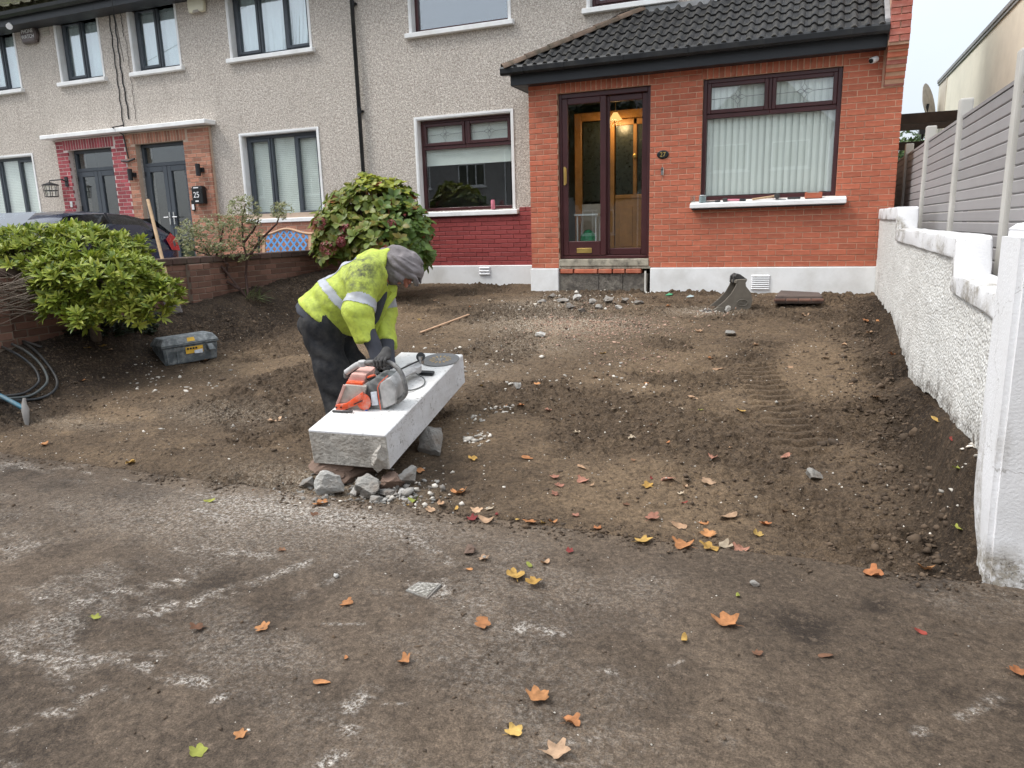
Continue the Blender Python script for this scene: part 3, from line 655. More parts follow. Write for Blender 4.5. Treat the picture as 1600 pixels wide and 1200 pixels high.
def frenchdoor(h, x0, x1, z0, z1, curtain):
    y = .74; m = MB(); f = .06; zt = 2.02
    m.box(x0,y,z0,x0+f,y+.08,z1).box(x1-f,y,z0,x1,y+.08,z1).box(x0+f,y+.001,z1-f,x1-f,y+.079,z1).box(x0+f,y+.001,zt-.035,x1-f,y+.079,zt+.035)
    d = m.build('front_door', 'grey_frame', h, bevel=.006); xm = (x0+x1)/2
    MB().box(x0+f,y+.04,zt+.035,x1-f,y+.045,z1-f).build('pane','glass',d)
    for a, b in ((x0+f+.004, xm-.004),(xm+.004, x1-f-.004)):
        s = MB(); q = .10
        s.box(a,y-.012,z0+.02,a+q,y+.05,zt-.04).box(b-q,y-.012,z0+.02,b,y+.05,zt-.04).box(a+q,y-.011,zt-.04-q,b-q,y+.049,zt-.04).box(a+q,y-.011,z0+.02,b-q,y+.049,z0+.16)
        s.build('door_leaf','grey_frame',d,bevel=.006); MB().box(a+q,y+.02,z0+.16,b-q,y+.025,zt-.04-q).build('pane','glass',d)
        hx = b-.05 if a < xm-.3 else a+.05
        MB().box(hx-.018,y-.03,.86,hx+.018,y-.012,1.10).tube([(hx,y-.03,1.0),(hx,y-.06,1.0),(hx+(-.12 if a < xm-.3 else .12),y-.06,1.0)],.011,6).build('handle','chrome',d)
        for zz in (.55,1.25,1.85):
            hx2 = a-.004 if a < xm-.3 else b+.004
            MB().tube([(hx2,y-.03,zz-.05),(hx2,y-.03,zz+.05)],.012,6).build('hinge','iron',d)
    MB().box(x0-.5,2.2,z0,x1+.5,2.22,z1+.2).build('hall_wall','pale_room' if curtain else 'dark_room',d)
    return d
dA = frenchdoor(hA, -10.36, -9.13, -.33, 2.41, False); dB = frenchdoor(hB, -8.48, -7.24, -.33, 2.41, True)
# shelf with potted plant silhouette behind door 25
MB().box(-8.2,1.1,.05,-7.75,1.35,.09).tube([(-8.15,1.2,-.3),(-8.15,1.2,.05)],.015,5).tube([(-7.8,1.2,-.3),(-7.8,1.2,.05)],.015,5).lathe([(.06,0),(.09,.16),(.08,.16)],10,Matrix.Translation((-7.98,1.2,.09))).build('plant_stand','iron',dB)
# low brick panel of house 25 under its window
pb = MB().box(-6.618,YF-.048,-.5,-3.305,YF-.002,.99).build('brick_panel','mortar_tan',hB)
lay(pb, courses(-6.618,-3.305,-.06,.99,[(-6.0,-4.16,.82,1.1)],.225,.075), YF-.055, 'brick_tan', 'panel_brick', 200)
# downpipe between 25 and 27
dp = MB().tube([(-3.30,.30,4.95),(-3.30,.40,4.80),(-3.30,.62,4.62),(-3.30,.63,-.3)],.034,10).build('downpipe','gutter_black',hB,smooth=True)
for zz in (4.3,2.62,1.0): MB().tube([(-3.30,.63,zz-.04),(-3.30,.63,zz+.04)],.041,10).box(-3.355,.655,zz-.015,-3.245,.70,zz+.015).build('pipe_clip','gutter_black',dp)
# cables down the party wall
cb = MB(); 
for dx, z0, z1, w in ((-.03,4.9,2.75,.010),(.10,4.9,2.9,.012),(.28,4.9,4.4,.006),(.33,4.4,2.85,.004)):
    n = 24; cb.tube([(-8.78+dx+.012*math.sin(i*1.7+dx*30)+(.10*max(0,i/n-.55) if dx==.10 else 0),.685,z0+(z1-z0)*i/n) for i in range(n+1)], w, 5)
cb.tube([(-8.80,.68,2.80),(-8.78,.40,2.73),(-8.70,.56,2.60),(-8.66,.575,2.15)],.014,6).tube([(-8.85,.57,2.12),(-8.66,.56,2.10),(-8.50,.57,2.14)],.02,6)
cb.build('cable','iron',hB)
# taut service wire across to house 25
wr = MB().tube([(-8.55,.66,3.95),(-6.9,-1.0,5.35),(-4.2,-4.0,7.6),(3.,-14.,9.4)],.006,5).build('service_wire','iron'); tag(wr,'thin dark service wire slanting up from the cable bunch between two houses','wire')
# ------------------------------------------------------------------ house 27 with brick porch
hC = thing('terraced_house', 'pebbledashed house number 27 with orange brick porch and brown windows', 'house', (1,YF,-.35), 'houses of the terrace')
holesC = [(-2.26,-.55,*UPZ),(.72,1.94,*UPZ),(-2.26,-.55,*LOZ),(.02,2.40,-.6,2.62)]
holed(MB(), -3.299, 2.46, -.6, EAV-.15, holesC, YF, YF+.3).build('wall', 'pebbledash', hC)
window(hC, -2.26,-.55,*UPZ, YF, [(0,1,0,.72,False),(0,1,.72,1,True)], 'brown_frame', 'glass_up', blind=None)
window(hC, .72,1.94,*UPZ, YF, TWO, 'brown_frame', 'glass_up', blind='curtain')
def motif(w, l, r_, b, t, y):
    m = MB(); cx, cz = (l+r_)/2, (b+t)/2; q = min((t-b)*.30, .075); k = .0038
    def ln(*p): m.tube([(x, y, z) for x, z in p], k, 4)
    for sx, sz in ((0,1),(0,-1),(1,0),(-1,0)):
        x, z = cx+sx*q*.62, cz+sz*q*.62; e = q*.62
        if sx == 0: ln((x,z-e*.98),(x+e*.7,z),(x,z+e*.98),(x-e*.7,z),(x,z-e*.98))
        else: ln((x-e*.98,z),(x,z+e*.62),(x+e*1.3*(1 if sx>0 else .76),z),(x,z-e*.62),(x-e*.98,z))
    ln((cx,cz+q*1.22),(cx,t)); ln((cx,cz-q*1.22),(cx,b)); ln((l,cz-.006),(cx-q*1.3,cz)); ln((cx+q*1.3,cz),(r_,cz+.006))
    m.build('lead_motif','lead',w)
BRN = [(0,1,0,.70,False),(0,.5,.70,1,True),(.5,1,.70,1,True)]
w, pn = window(hC, -2.26,-.55,*LOZ, YF, BRN, 'brown_frame', blind='roller')
for p in pn[1:]: motif(w, *p, YF+.148)
mainroof(hC, -3.298, 2.46); interior(hC, -3.29, 2.45)
# painted red brickwork below the living room window, white plinth, vent
pb = MB().box(-3.25,YF-.028,-.02,-.002,YF-.002,.83).build('painted_panel','mortar_red',hC)
lay(pb, courses(-3.25,-.002,.015,.94,[(-2.37,-.44,.80,1.2)],.225,.071,.008), YF-.036, 'brick_red_paint', 'painted_brick', 200)
MB().box(-3.25,YF-.07,-.55,-.002,YF-.003,.012).build('plinth','white_paint',hC,bevel=.01)
def vent(x0, x1, z0, z1, y, n):
    v = MB().box(x0,y-.012,z0,x1,y-.004,z1).build('vent','upvc_white',hC)
    for k in range(n):
        z = z0+(k+.3)*(z1-z0)/n; MB().ext([(y-.028,z),(y-.012,z+.016),(y-.012,z+.021),(y-.030,z+.005)],x0+.01,x1-.01,'x').build('louvre','upvc_white',v)
vent(-1.17,-.97,-.15,.0,YF-.07,3); vent(3.20,3.45,-.31,-.11,-.03,7)
# --- porch walls
PD = (.438,1.788); PW = (2.489,4.199); HEAD = 2.475
holesP = [(PD[0],PD[1],.0,HEAD),(PW[0],PW[1],.90,HEAD)]
pw = holed(MB(), .004, 4.881, -.0, 2.66, holesP, .007, .16).box(.006,.16,-.0,.12,YF,2.66).box(4.74,.16,-.6,4.878,YF+3.5,2.66).build('porch_wall','mortar_orange',hC)
rc = courses(0,4.885,0,HEAD+.225,[(PD[0]-.0005,PD[1]+.0005,.0,HEAD),(PW[0]-.0005,PW[1]+.0005,.90,HEAD),(PD[0]-.02,PD[1]+.03,HEAD-.01,HEAD+.20),(PW[0]-.02,PW[1]+.03,HEAD-.01,HEAD+.20),(4.64,4.9,2.17,2.9)],.219,.075)
lay(pw, rc, 0, 'brick_orange', 'brick', 300)
sb = []
for a, b in (PD, PW):
    u = a-.015
    while u < b+.0: sb.append((u+.0325, HEAD+.10, .064, .195)); u += .0745
lay(pw, sb, 0, 'brick_orange', 'soldier_brick', 80)
# reveals of bricks inside the openings and the return on the left side
lay(pw, [(y_, z_, l_, h_) for y_, z_, l_, h_ in courses(.0,.69,0,2.62,[],.219,.075)], -.0, 'brick_orange', 'return_brick', 40, axis='y') if False else None
# plinth of the porch
MB().box(-.012,-.035,-.62,PD[0]-.004,.10,-.008).build('plinth','white_paint',hC,bevel=.008); MB().box(PD[1]+.03,-.035,-.62,4.90,.10,-.006).build('plinth','white_paint',hC,bevel=.008)
# step base under the door: threshold, brick course, dark blocks
MB().box(PD[0],-.012,.02,PD[1],.20,.125).build('threshold','threshold',hC,bevel=.012,seg=2)
MB().box(PD[0]-.003,.0,-.02,PD[1]+.028,.15,.02).build('mortar_bed','threshold',hC,bevel=.006)
for i, (a, b) in enumerate(((.46,.66),(.68,1.03),(1.05,1.25),(1.27,1.44),(1.46,1.68))): MB().box(a,-.02-RNG.random()*.01,-.085,b,.12,-.022).build('step_brick','brick_orange',hC,bevel=.008)
sbk = []
for (a, b, c, d) in ((.44,1.04,-.62,-.088),(1.06,1.40,-.62,-.09),(1.42,1.76,-.62,-.088)):
    o = MB().box(a-.008,.0+RNG.random()*.012,c,b+.008,.14,d).build('foundation_block','foundation',hC,bevel=.010,seg=2)
MB().tube([(1.75,-.03,-.05),(1.75,-.035,-.33),(1.77,-.04,-.365),(1.81,-.045,-.37),(2.2,-.05,-.362)],.014,8).build('service_pipe','pipe_white',hC,smooth=True)
# porch sliding door
m = MB(); y = .06; f = .05; z0, z1 = .13, HEAD
m.box(PD[0],y,z0,PD[0]+f,y+.12,z1).box(PD[1]-f,y,z0,PD[1],y+.12,z1).box(PD[0]+f,y+.001,z1-f-.02,PD[1]-f,y+.119,z1).box(PD[0]+f,y+.001,z0,PD[1]-f,y+.119,z0+.045)
pdoor = m.build('porch_door','brown_frame',hC,bevel=.006)
def leaf(a, b, yy, bot):
    s = MB(); q = .085; c, d = z0+.047, z1-.072
    s.box(a,yy,c,a+q,yy+.045,d).box(b-q,yy,c,b,yy+.045,d).box(a+q,yy+.001,d-q,b-q,yy+.044,d).box(a+q,yy+.001,c,b-q,yy+.044,c+bot)
    lf = s.build('door_leaf','brown_frame',pdoor,bevel=.008); MB().box(a+q,yy+.02,c+bot,b-q,yy+.024,d-q).build('pane','glass',pdoor); return lf
leaf(PD[0]+.052,1.145,y-.006,.21); leaf(1.10,PD[1]-.052,y+.052,.10)
MB().box(PD[0]+.075,y-.03,1.20,PD[0]+.105,y-.008,1.46).box(PD[0]+.110,y-.045,1.22,PD[0]+.122,y-.008,1.44).build('door_handle','brass',pdoor,bevel=.004)
MB().box(.70,y-.014,.215,.93,y-.004,.285).build('letter_plate','brass',pdoor,bevel=.003)
# porch hall: walls, ceiling, honey wood inner door
MB().box(.125,.66,-.1,.135,2.2,2.5).box(2.36,.2,-.1,2.38,2.2,2.5).build('hall_wall','pale_room',hC); MB().box(.135,.2,2.5,2.36,1.4,2.52).build('hall_ceiling','olive_room',hC)
MB().box(.135,.2,.06,2.36,1.4,.10).build('hall_floor','honey_wood',hC)
yi = .80; s = MB()
for a, b, c, d in ((.45,.56,.1,2.30),(1.72,1.83,.1,2.30),(.56,1.72,2.18,2.30),(.98,1.08,.1,2.18)): s.box(a,yi,c,b,yi+.08,d)
idr = s.build('inner_door','honey_wood',hC,bevel=.006)
for a, b in ((1.10,1.37),(1.43,1.70)):
    MB().box(a,yi+.03,1.05,b,yi+.04,2.10).build('pane','dark_glass_panel',idr)
MB().box(1.09,yi+.02,.1,1.71,yi+.06,1.0).box(1.09,yi+.01,1.0,1.71,yi+.065,1.06).box(1.37,yi+.012,1.06,1.43,yi+.066,2.17).box(1.09,yi+.012,2.08,1.71,yi+.064,2.17).build('door_leaf','honey_wood',idr,bevel=.008)
for a, b in ((1.16,1.37),(1.43,1.64)): MB().box(a,yi+.008,.28,b,yi+.022,.88).build('raised_panel','honey_wood',idr,bevel=.012)
MB().box(.58,yi+.03,.98,.97,yi+.04,2.16).build('pane','dark_glass_panel',idr); MB().box(.56,yi+.02,.1,.98,yi+.06,.94).build('side_panel','pale_room',idr)
kn = MB().lathe([(.0,0),(.03,.01),(.036,.02),(.02,.03)],14,Matrix.Translation((1.40,yi+.012,1.62)) @ Matrix.Rotation(math.pi/2,4,'X')).build('door_knocker','brass',idr)
lp = MB().lathe([(.035,.10),(.05,.07),(.085,.02),(.105,0),(.10,0),(.08,.02),(.03,.09)],20,Matrix.Translation((1.16,.55,2.13))).build('pendant_lamp','lamp_glow',smooth=True)
ll = bpy.data.lights.new('pendant_light','POINT'); ll.energy = 6; ll.color = (1,.66,.32); ll.shadow_soft_size = .08; lo_ = bpy.data.objects.new('pendant_light', ll); COL.objects.link(lo_); lo_.location = (1.16,.55,2.09); lo_.parent = lp
tag(lp,'lit amber glass pendant lamp seen through the porch door','lamp'); MB().tube([(1.16,.55,2.23),(1.16,.55,2.5)],.006,6).build('lamp_flex','brass',lp)
# small white table with green bag in the porch
tb = thing('side_table','small white table behind the left pane of the porch door','table',(.75,.45,.1))
MB().box(.58,.32,.76,.95,.62,.785).build('table_top','upvc_white',tb)
for a in (.62,.91):
    for b in (.36,.58): MB().tube([(a,b,.1),(a,b,.76)],.012,6).build('leg','upvc_white',tb)
bgm = MB().lathe([(.05,0),(.13,.02),(.15,.2),(.12,.36),(.05,.44),(.02,.45)],14,Matrix.Translation((.76,.47,.1))).build('shopping_bag','plastic_green',smooth=True); tag(bgm,'green bag on the porch floor under the small white table','bag')
# porch window: brown frame, vertical blind
w, pn = window(hC, PW[0],PW[1],.90,HEAD, .0, BRN, 'brown_frame', surround=False, sill=False, deep=.05, backing=False)
for p in pn[1:]: motif(w, *p, .077)
s = MB(); s.ext([(-.13,.80),(.03,.80),(.05,.88),(.045,.905),(-.13,.862)],PW[0]-.12,PW[1]+.13,'x').build('window_sill','white_paint',w,bevel=.008)
MB().box(PW[0]-.10,-.10,.782,PW[1]+.11,.0,.798).build('sill_drip','gutter_black',w)
n = 19; sw = (PW[1]-PW[0]-.12)/n
for i in range(n):
    cx = PW[0]+.06+(i+.5)*sw
    me = MB().add([(-sw*.53,0,.97),(0,-.006,.97),(sw*.53,0,.97),(sw*.53,0,2.42),(0,-.006,2.42),(-sw*.53,0,2.42)],[(0,1,4,5),(1,2,3,4)]).mesh('blind_slat')
    link('blind_slat', me, 'blind', w, False, None, (cx,.135,0), (0,0,math.radians(14+RNG.uniform(-3,3))))
MB().box(2.39,.9,.2,4.73,.92,2.6).build('room_wall','dark_room',w)
# --- corbelled parapet at the right
pp = MB().box(4.670,-.29,2.60,4.882,4.0,3.6).ext([(-.29,3.6),(4.0,3.6),(4.0,6.2),(3.0,6.2)],4.670,4.882,'x').build('parapet','mortar_orange',hC)
prc = []
for k in range(30):
    z = 2.18+k*.075
    if z > 3.6: break
    yy = -.02-.048*min(k, 6); yy = max(yy, -.315)
    halves = [(4.667,4.885)] if k < 6 or k % 2 else [(4.667,4.771),(4.781,4.885)]
    for a, b in halves:
        me = brick_mesh(b-a, .066, .12, 'brick_parapet' if k > 5 or k % 3 == 0 else 'brick_orange')
        link('parapet_brick', me, None, pp, False, None, ((a+b)/2, yy, z+.033))
MB().box(4.66,-.30,2.60,4.667,.02,2.66).build('parapet_flank','mortar_orange',hC)
for k in range(8): # back fill behind corbels
    pass
MB().ext([(.0,2.17),(.0,2.62),(-.26,2.62)],4.672,4.88,'x').build('corbel_core','mortar_orange',pp)
# --- porch roof
SL = math.atan2(.78, 1.0); EY, EZ = -.30, 2.80; cs, sn = math.cos(SL), math.sin(SL)
def roofz(y): return EZ+(y-EY)*math.tan(SL)
hipA = Vector((-.26,EY,EZ)); hipB = Vector((1.5,YF,roofz(YF)))
deck = MB(); dz = -.035
deck.add([(hipA.x,EY+.03,EZ+dz),(4.66,EY+.03,EZ+dz),(4.66,YF-.0,roofz(YF)+dz),(hipB.x,YF,roofz(YF)+dz)],[(0,1,2,3)])
deck.add([(2.462,YF,roofz(YF)+dz),(4.66,YF,roofz(YF)+dz),(4.66,3.6,roofz(3.6)+dz),(2.462,3.6,roofz(3.6)+dz)],[(0,1,2,3)])
deck.add([(hipA.x,EY+.03,EZ+dz),(hipB.x,YF,roofz(YF)+dz),(hipA.x,YF,EZ+dz)],[(0,1,2)])
deck = deck.build('porch_roof','roof_tile',hC)
TW, TL = .30, .215
prof = [(0,.010),(.03,.012),(.045,.030),(.065,.046),(.085,.046),(.105,.030),(.12,.012),(.15,.010),(.18,.012),(.195,.030),(.215,.046),(.235,.046),(.255,.030),(.27,.012),(.30,.010)]
vs = []; fs = []; n = len(prof)
for i, (x, z) in enumerate(prof): vs += [(x,0,z+.016),(x,TL+.06,z-.012),(x,0,z-.004)]
for i in range(n-1): fs += [(i*3,(i+1)*3,(i+1)*3+1,i*3+1),(i*3+2,(i+1)*3+2,(i+1)*3,i*3)]
tile = bpy.data.meshes.new('roof_tile'); tile.from_pydata(vs,[],fs); tile.materials.append(MT['roof_tile'])
tile.polygons.foreach_set('use_smooth',[True]*len(tile.polygons)); tile.set_sharp_from_angle(angle=math.radians(40))
tc_ = {}
def cut_tile(x0, x1):   # clip a tile to a width range
    k = (round(x0,2), round(x1,2))
    if k == (0,.3): return tile
    if k not in tc_:
        bm = bmesh.new(); bm.from_mesh(tile)
        for co, no in (((x0,0,0),(-1,0,0)),((x1,0,0),(1,0,0))): bmesh.ops.bisect_plane(bm, geom=bm.verts[:]+bm.edges[:]+bm.faces[:], plane_co=co, plane_no=no, clear_outer=True)
        me = bpy.data.meshes.new('roof_tile'); bm.to_mesh(me); bm.free(); tc_[k] = me
    return tc_[k]
for r in range(16):
    yb = EY-.02+r*TL*cs; zb = EZ+r*TL*sn
    ymid = yb+.5*TL*cs
    xl = hipA.x+(hipB.x-hipA.x)*(ymid-EY)/(YF-EY)-.02 if ymid < YF else 2.47
    if ymid > YF+.02: xl = 2.47
    xr = 4.655; x = xr-TW*math.ceil((xr+.4)/TW)
    while x < xr-.01:
        a, b = max(0, xl-x), min(TW, xr-x)
        if b-a > .04:
            o = link('roof_tile', cut_tile(a, b), None, deck, False, None, (x, yb, zb), (SL+RNG.uniform(-.012,.012), 0, RNG.uniform(-.006,.006)))
        x += TW
# hip tiles
hv = (hipB-hipA); hl = hv.length; nh = 6
for i in range(nh):
    p = hipA+hv*(i/nh); q = hipA+hv*((i+1.12)/nh); m = MB(); d = (q-p).normalized(); a = d.cross(Vector((0,0,1))).normalized(); b = a.cross(d)
    vs = []; 
    for t_, rr in ((0,.115),(1,.095)):
        for k in range(9):
            an = math.pi*k/8; c = p.lerp(q,t_)+a*math.cos(an)*rr+b*(math.sin(an)*rr*.75+.012); vs.append(c)
        for k in range(9):
            an = math.pi*k/8; c = p.lerp(q,t_)+a*math.cos(an)*(rr-.018)+b*(math.sin(an)*(rr-.018)*.75+.008); vs.append(c)
    fs = []
    for k in range(8): fs += [(k,k+1,18+k+1,18+k),(9+k+1,9+k,27+k,27+k+1),(9+k,9+k+1,k+1,k),(18+k,18+k+1,27+k+1,27+k)]
    m.add(vs, fs).build('hip_tile','hip_tile',deck,smooth=True)
# flashing against the wall
MB().box(1.35,YF-.05,roofz(YF)-.03,2.50,YF-.004,roofz(YF)+.06).build('flashing','flashing',hC); MB().tube([(.75,.66,3.42),(1.2,.655,3.60),(1.7,.655,3.68),(2.45,.655,3.75)],.008,5).build('roof_cable','iron',hC)
MB().box(4.60,EY+.1,EZ+.03,4.665,3.0,EZ+.05).xf(Matrix.Identity(4)).build('verge_flashing','flashing',hC) if False else None
MB().ext([(EY+.02,EZ+.02),(EY+.02,EZ+.10),(3.4,roofz(3.4)+.10),(3.4,roofz(3.4)+.02)],4.61,4.666,'x').build('verge_flashing','flashing',hC)
# fascia, soffit and gutter
MB().box(-.19,-.215,2.60,4.655,-.195,2.80).box(-.19,-.195,2.60,-.17,YF-.01,2.80).box(-.17,-.195,2.604,4.655,.0,2.616).box(-.17,0,2.604,-.002,YF-.01,2.616).build('fascia','fascia',hC,bevel=.004)
gp = [(-.335,2.845),(-.345,2.82),(-.338,2.76),(-.315,2.735),(-.25,2.735),(-.222,2.75),(-.222,2.845),(-.232,2.845),(-.232,2.757),(-.25,2.746),(-.31,2.746),(-.326,2.765),(-.332,2.82),(-.326,2.84)]
gt = MB().ext(gp,-.30,4.66,'x').box(-.302,-.334,2.742,-.296,-.225,2.84).box(4.658,-.334,2.742,4.664,-.225,2.84).build('gutter','gutter_black',hC)
for x in (.02,.62,1.45,2.3,3.25,4.25): MB().ext([(p[0]-.006 if p[0] < -.3 else p[0], p[1]-.004) for p in gp[:7]]+[(-.228,2.735),(-.30,2.728)],x,x+.028,'x').build('gutter_bracket','gutter_black',gt)
# --- things fixed to the houses
cv = thing('security_camera','small white bullet security camera on orange brick near parapet','camera',(4.47,0,2.49))
MB().tube([(4.55,-.002,2.50),(4.55,-.05,2.50)],.028,12).build('bracket','upvc_white',cv); MB().tube([(4.56,-.055,2.505),(4.50,-.13,2.475)],[.036,.034],14).build('body','upvc_white',cv,smooth=True)
MB().tube([(4.5005,-.1295,2.4753),(4.494,-.138,2.471)],.027,14).build('lens','black_gloss',cv)
pl = thing('number_plaque','oval dark plaque with house number 27 on orange brick','plaque',(1.97,0,1.54))
MB().lathe([(.0,0),(.075,0),(.08,.006),(.072,.012),(.06,.012),(.0,.009)],26,Matrix.Translation((1.97,-.002,1.545)) @ Matrix.Rotation(math.pi/2,4,'X') @ Matrix.Diagonal((1.05,.72,1,1))).build('plate','black_gloss',pl,smooth=True)
text('27',.085,'numeral','brass',pl,Matrix.Translation((1.97,-.0165,1.543)) @ FACE)
db = thing('doorbell','small chrome doorbell below the oval number plaque','doorbell',(1.97,0,1.32))
MB().box(1.945,-.018,1.265,1.985,-.003,1.375).build('plate','chrome',db,bevel=.008); MB().lathe([(0,0),(.013,0),(.012,.008),(0,.010)],12,Matrix.Translation((1.965,-.018,1.345)) @ Matrix.Rotation(math.pi/2,4,'X')).build('button','black_gloss',db)
ab = thing('alarm_box','bronze burglar alarm box under the eaves of the far left house','alarm box',(-11.15,YF,4.72))
MB().ext([(-.20,-.16),(.18,-.16),(.24,.0),(.20,.17),(-.18,.17),(-.24,.02)],-.10,0,'y').xf(Matrix.Translation((-11.0,YF-.002,4.70))).build('case','alarm_bronze',ab,bevel=.04,seg=2)
text('PHONE\nWATCH',.10,'lettering','lettering_white',ab,Matrix.Translation((-11.0,YF-.107,4.71)) @ FACE)
cc = thing('security_camera','tiny white camera above the bronze alarm box under the eaves','camera',(-11.2,.4,4.85))
MB().tube([(-11.1,.34,4.84),(-11.03,.26,4.78)],[.05,.06],10).build('body','upvc_white',cc); MB().box(-11.14,.32,4.82,-11.08,.40,4.84).build('bracket','upvc_white',cc)
MB().box(-10.72,YF-.012,4.66,-10.50,YF-.002,4.82).build('vent','pale_room',hA)
for k in range(3):
    for j in range(2): MB().box(-10.70+j*.10,YF-.02,4.675+k*.048,-10.615+j*.10,YF-.013,4.70+k*.048).build('louvre','mortar',hA)
a2 = thing('alarm_box','cream burglar alarm box between the upper grey windows of house 25','alarm box',(-6.56,YF,4.7))
MB().ext([(-.17,-.12),(.17,-.12),(.19,.0),(.17,.22),(-.17,.22),(-.19,.0)],-.09,0,'y').xf(Matrix.Translation((-6.60,YF-.002,4.70))).build('case','alarm_cream',a2,bevel=.03,seg=2)
MB().ext([(-.08,-.125),(.08,-.125),(.05,-.085),(-.05,-.085)],-.094,-.03,'y').xf(Matrix.Translation((-6.60,YF-.002,4.70))).build('siren_grille','mortar',a2)
mb_ = thing('letterbox','black wall letterbox with white house number 25','letterbox',(-6.9,.6,1.25))
MB().ext([(-.13,-.16),(.13,-.16),(.13,.13),(.10,.17),(-.10,.17),(-.13,.13)],-.12,0,'y').xf(Matrix.Translation((-6.92,SY-.006,1.38))).build('case','black_gloss',mb_,bevel=.012)
MB().box(-7.055,SY-.135,1.49,-6.785,SY-.128,1.505).build('flap','iron',mb_)
text('25',.15,'numeral','lettering_white',mb_,Matrix.Translation((-6.93,SY-.131,1.38)) @ FACE); MB().box(-6.99,SY-.130,1.49,-6.87,SY-.127,1.525).box(-6.97,SY-.130,1.255,-6.89,SY-.127,1.28).build('marking','lettering_white',mb_)
for x, lb in ((-8.60,'black cylinder wall light left of the grey door of house 25'),(-6.86,'black cylinder wall light above the letterbox numbered 25')):
    l = thing('wall_light',lb,'wall light',(x,SY,1.83),'black cylinder wall lights of house 25')
    MB().tube([(x,SY-.09,1.73),(x,SY-.09,1.95)],.045,14).build('lamp_body','iron',l,smooth=True); MB().box(x-.03,SY-.05,1.80,x+.07,SY-.002,1.88).build('bracket','iron',l)
ln = thing('wall_lantern','black cage wall lantern on crimson brick door surround','wall light',(-10.6,SY,1.6)); lx, ly = -10.72, SY-.22
MB().tube([(-10.5,SY-.002,1.80),(-10.5,SY-.12,1.84),(lx,ly,1.82),(lx,ly,1.76)],.014,6).box(-10.54,SY-.02,1.70,-10.46,SY-.002,1.90).build('bracket','iron',ln)
MB().lathe([(.02,.05),(.16,0),(.16,-.015),(.02,-.01)],8,Matrix.Translation((lx,ly,1.74))).build('lantern_cap','iron',ln)
cg = MB()
for k in range(8):
    an = k*math.pi/4; cg.tube([(lx+.14*math.cos(an),ly+.14*math.sin(an),1.73),(lx+.12*math.cos(an),ly+.12*math.sin(an),1.50)],.008,4)
for zz, rr in ((1.62,.13),(1.50,.12)): cg.tube([(lx+rr*math.cos(i*math.pi/8),ly+rr*math.sin(i*math.pi/8),zz) for i in range(17)],.007,4)
cg.build('cage','iron',ln); MB().lathe([(.10,0),(.115,.2)],10,Matrix.Translation((lx,ly,1.52))).build('glass_shade','glass',ln)
bp_ = thing('doorbell','small white bell push on crimson brick below the lantern','doorbell',(-10.42,SY,1.36)); MB().box(-10.48,SY-.025,1.28,-10.42,SY-.003,1.40).build('plate','upvc_white',bp_,bevel=.006); MB().box(-10.462,SY-.03,1.33,-10.438,SY-.025,1.355).build('button','alarm_cream',bp_)
b2 = thing('doorbell','slim white and black bell push beside the number 25 letterbox','doorbell',(-7.13,SY,1.2)); MB().box(-7.19,SY-.022,1.10,-7.11,SY-.003,1.30).build('plate','black_gloss',b2,bevel=.006); MB().box(-7.18,SY-.026,1.12,-7.12,SY-.022,1.22).build('button','lettering_white',b2)

# ------------------------------------------------------------------ right boundary: roughcast wall, gate pier, fence
bw = thing('boundary_wall','white roughcast garden wall stepping down beside the grey fence','wall',(4.85,-3.5,-.6))
ny, nz_ = 340, 64; ys = np.linspace(-6.86, -.04, ny)
ztop = np.interp(ys, [-6.9,-5.64,-5.60,-5.56,-2.32,-2.30,-2.26,-2.22,0], [.15,.165,.17,.36,.375,.38,.57,.575,.60])
zb = wallbot(ys)-.05+.05*fbm(ys*4, ys*0, 51)
T = np.linspace(0, 1, nz_)
YY, TT = np.meshgrid(ys, T, indexing='ij'); ZZ = zb[:,None]+(ztop-zb)[:,None]*TT
dsp = .008*fbm(YY*26, ZZ*26, 52, 3)+.02*fbm(YY*4, ZZ*4, 53, 3)
XX = 4.735-dsp-.02*np.exp(-((YY+2.15)/.25)**2)*0
i = np.arange(ny*nz_).reshape(ny, nz_); Fq = np.stack([i[:-1,:-1], i[:-1,1:], i[1:,1:], i[1:,:-1]], -1).reshape(-1,4)
V1 = np.stack([XX, YY, ZZ], -1).reshape(-1,3); V2 = V1.copy(); V2[:,0] = 4.885
me = npmesh('render_face', np.concatenate([V1, V2]), np.concatenate([Fq, Fq+len(V1)])); gr_ = np.clip(1.1*np.exp(-((ZZ-zb[:,None])/(.07+.10*vn(YY*5, ZZ*2, 54)**2))**2)+.5*sst(.62,.8,vn(YY*9, ZZ*2.5, 55))*sst(.4,.05,TT), 0, 1).ravel(); vcol(me, 'grime', np.concatenate([gr_, gr_])[:,None].repeat(3,1)); link('render_face', me, 'white_dash', bw, True)
MB().box(4.75,-6.8,-1.2,4.88,-.03,-.40).build('footing','soil',bw)
MB().box(4.74,-.06,-.5,4.88,-.02,.6).build('end_face','white_dash',bw)
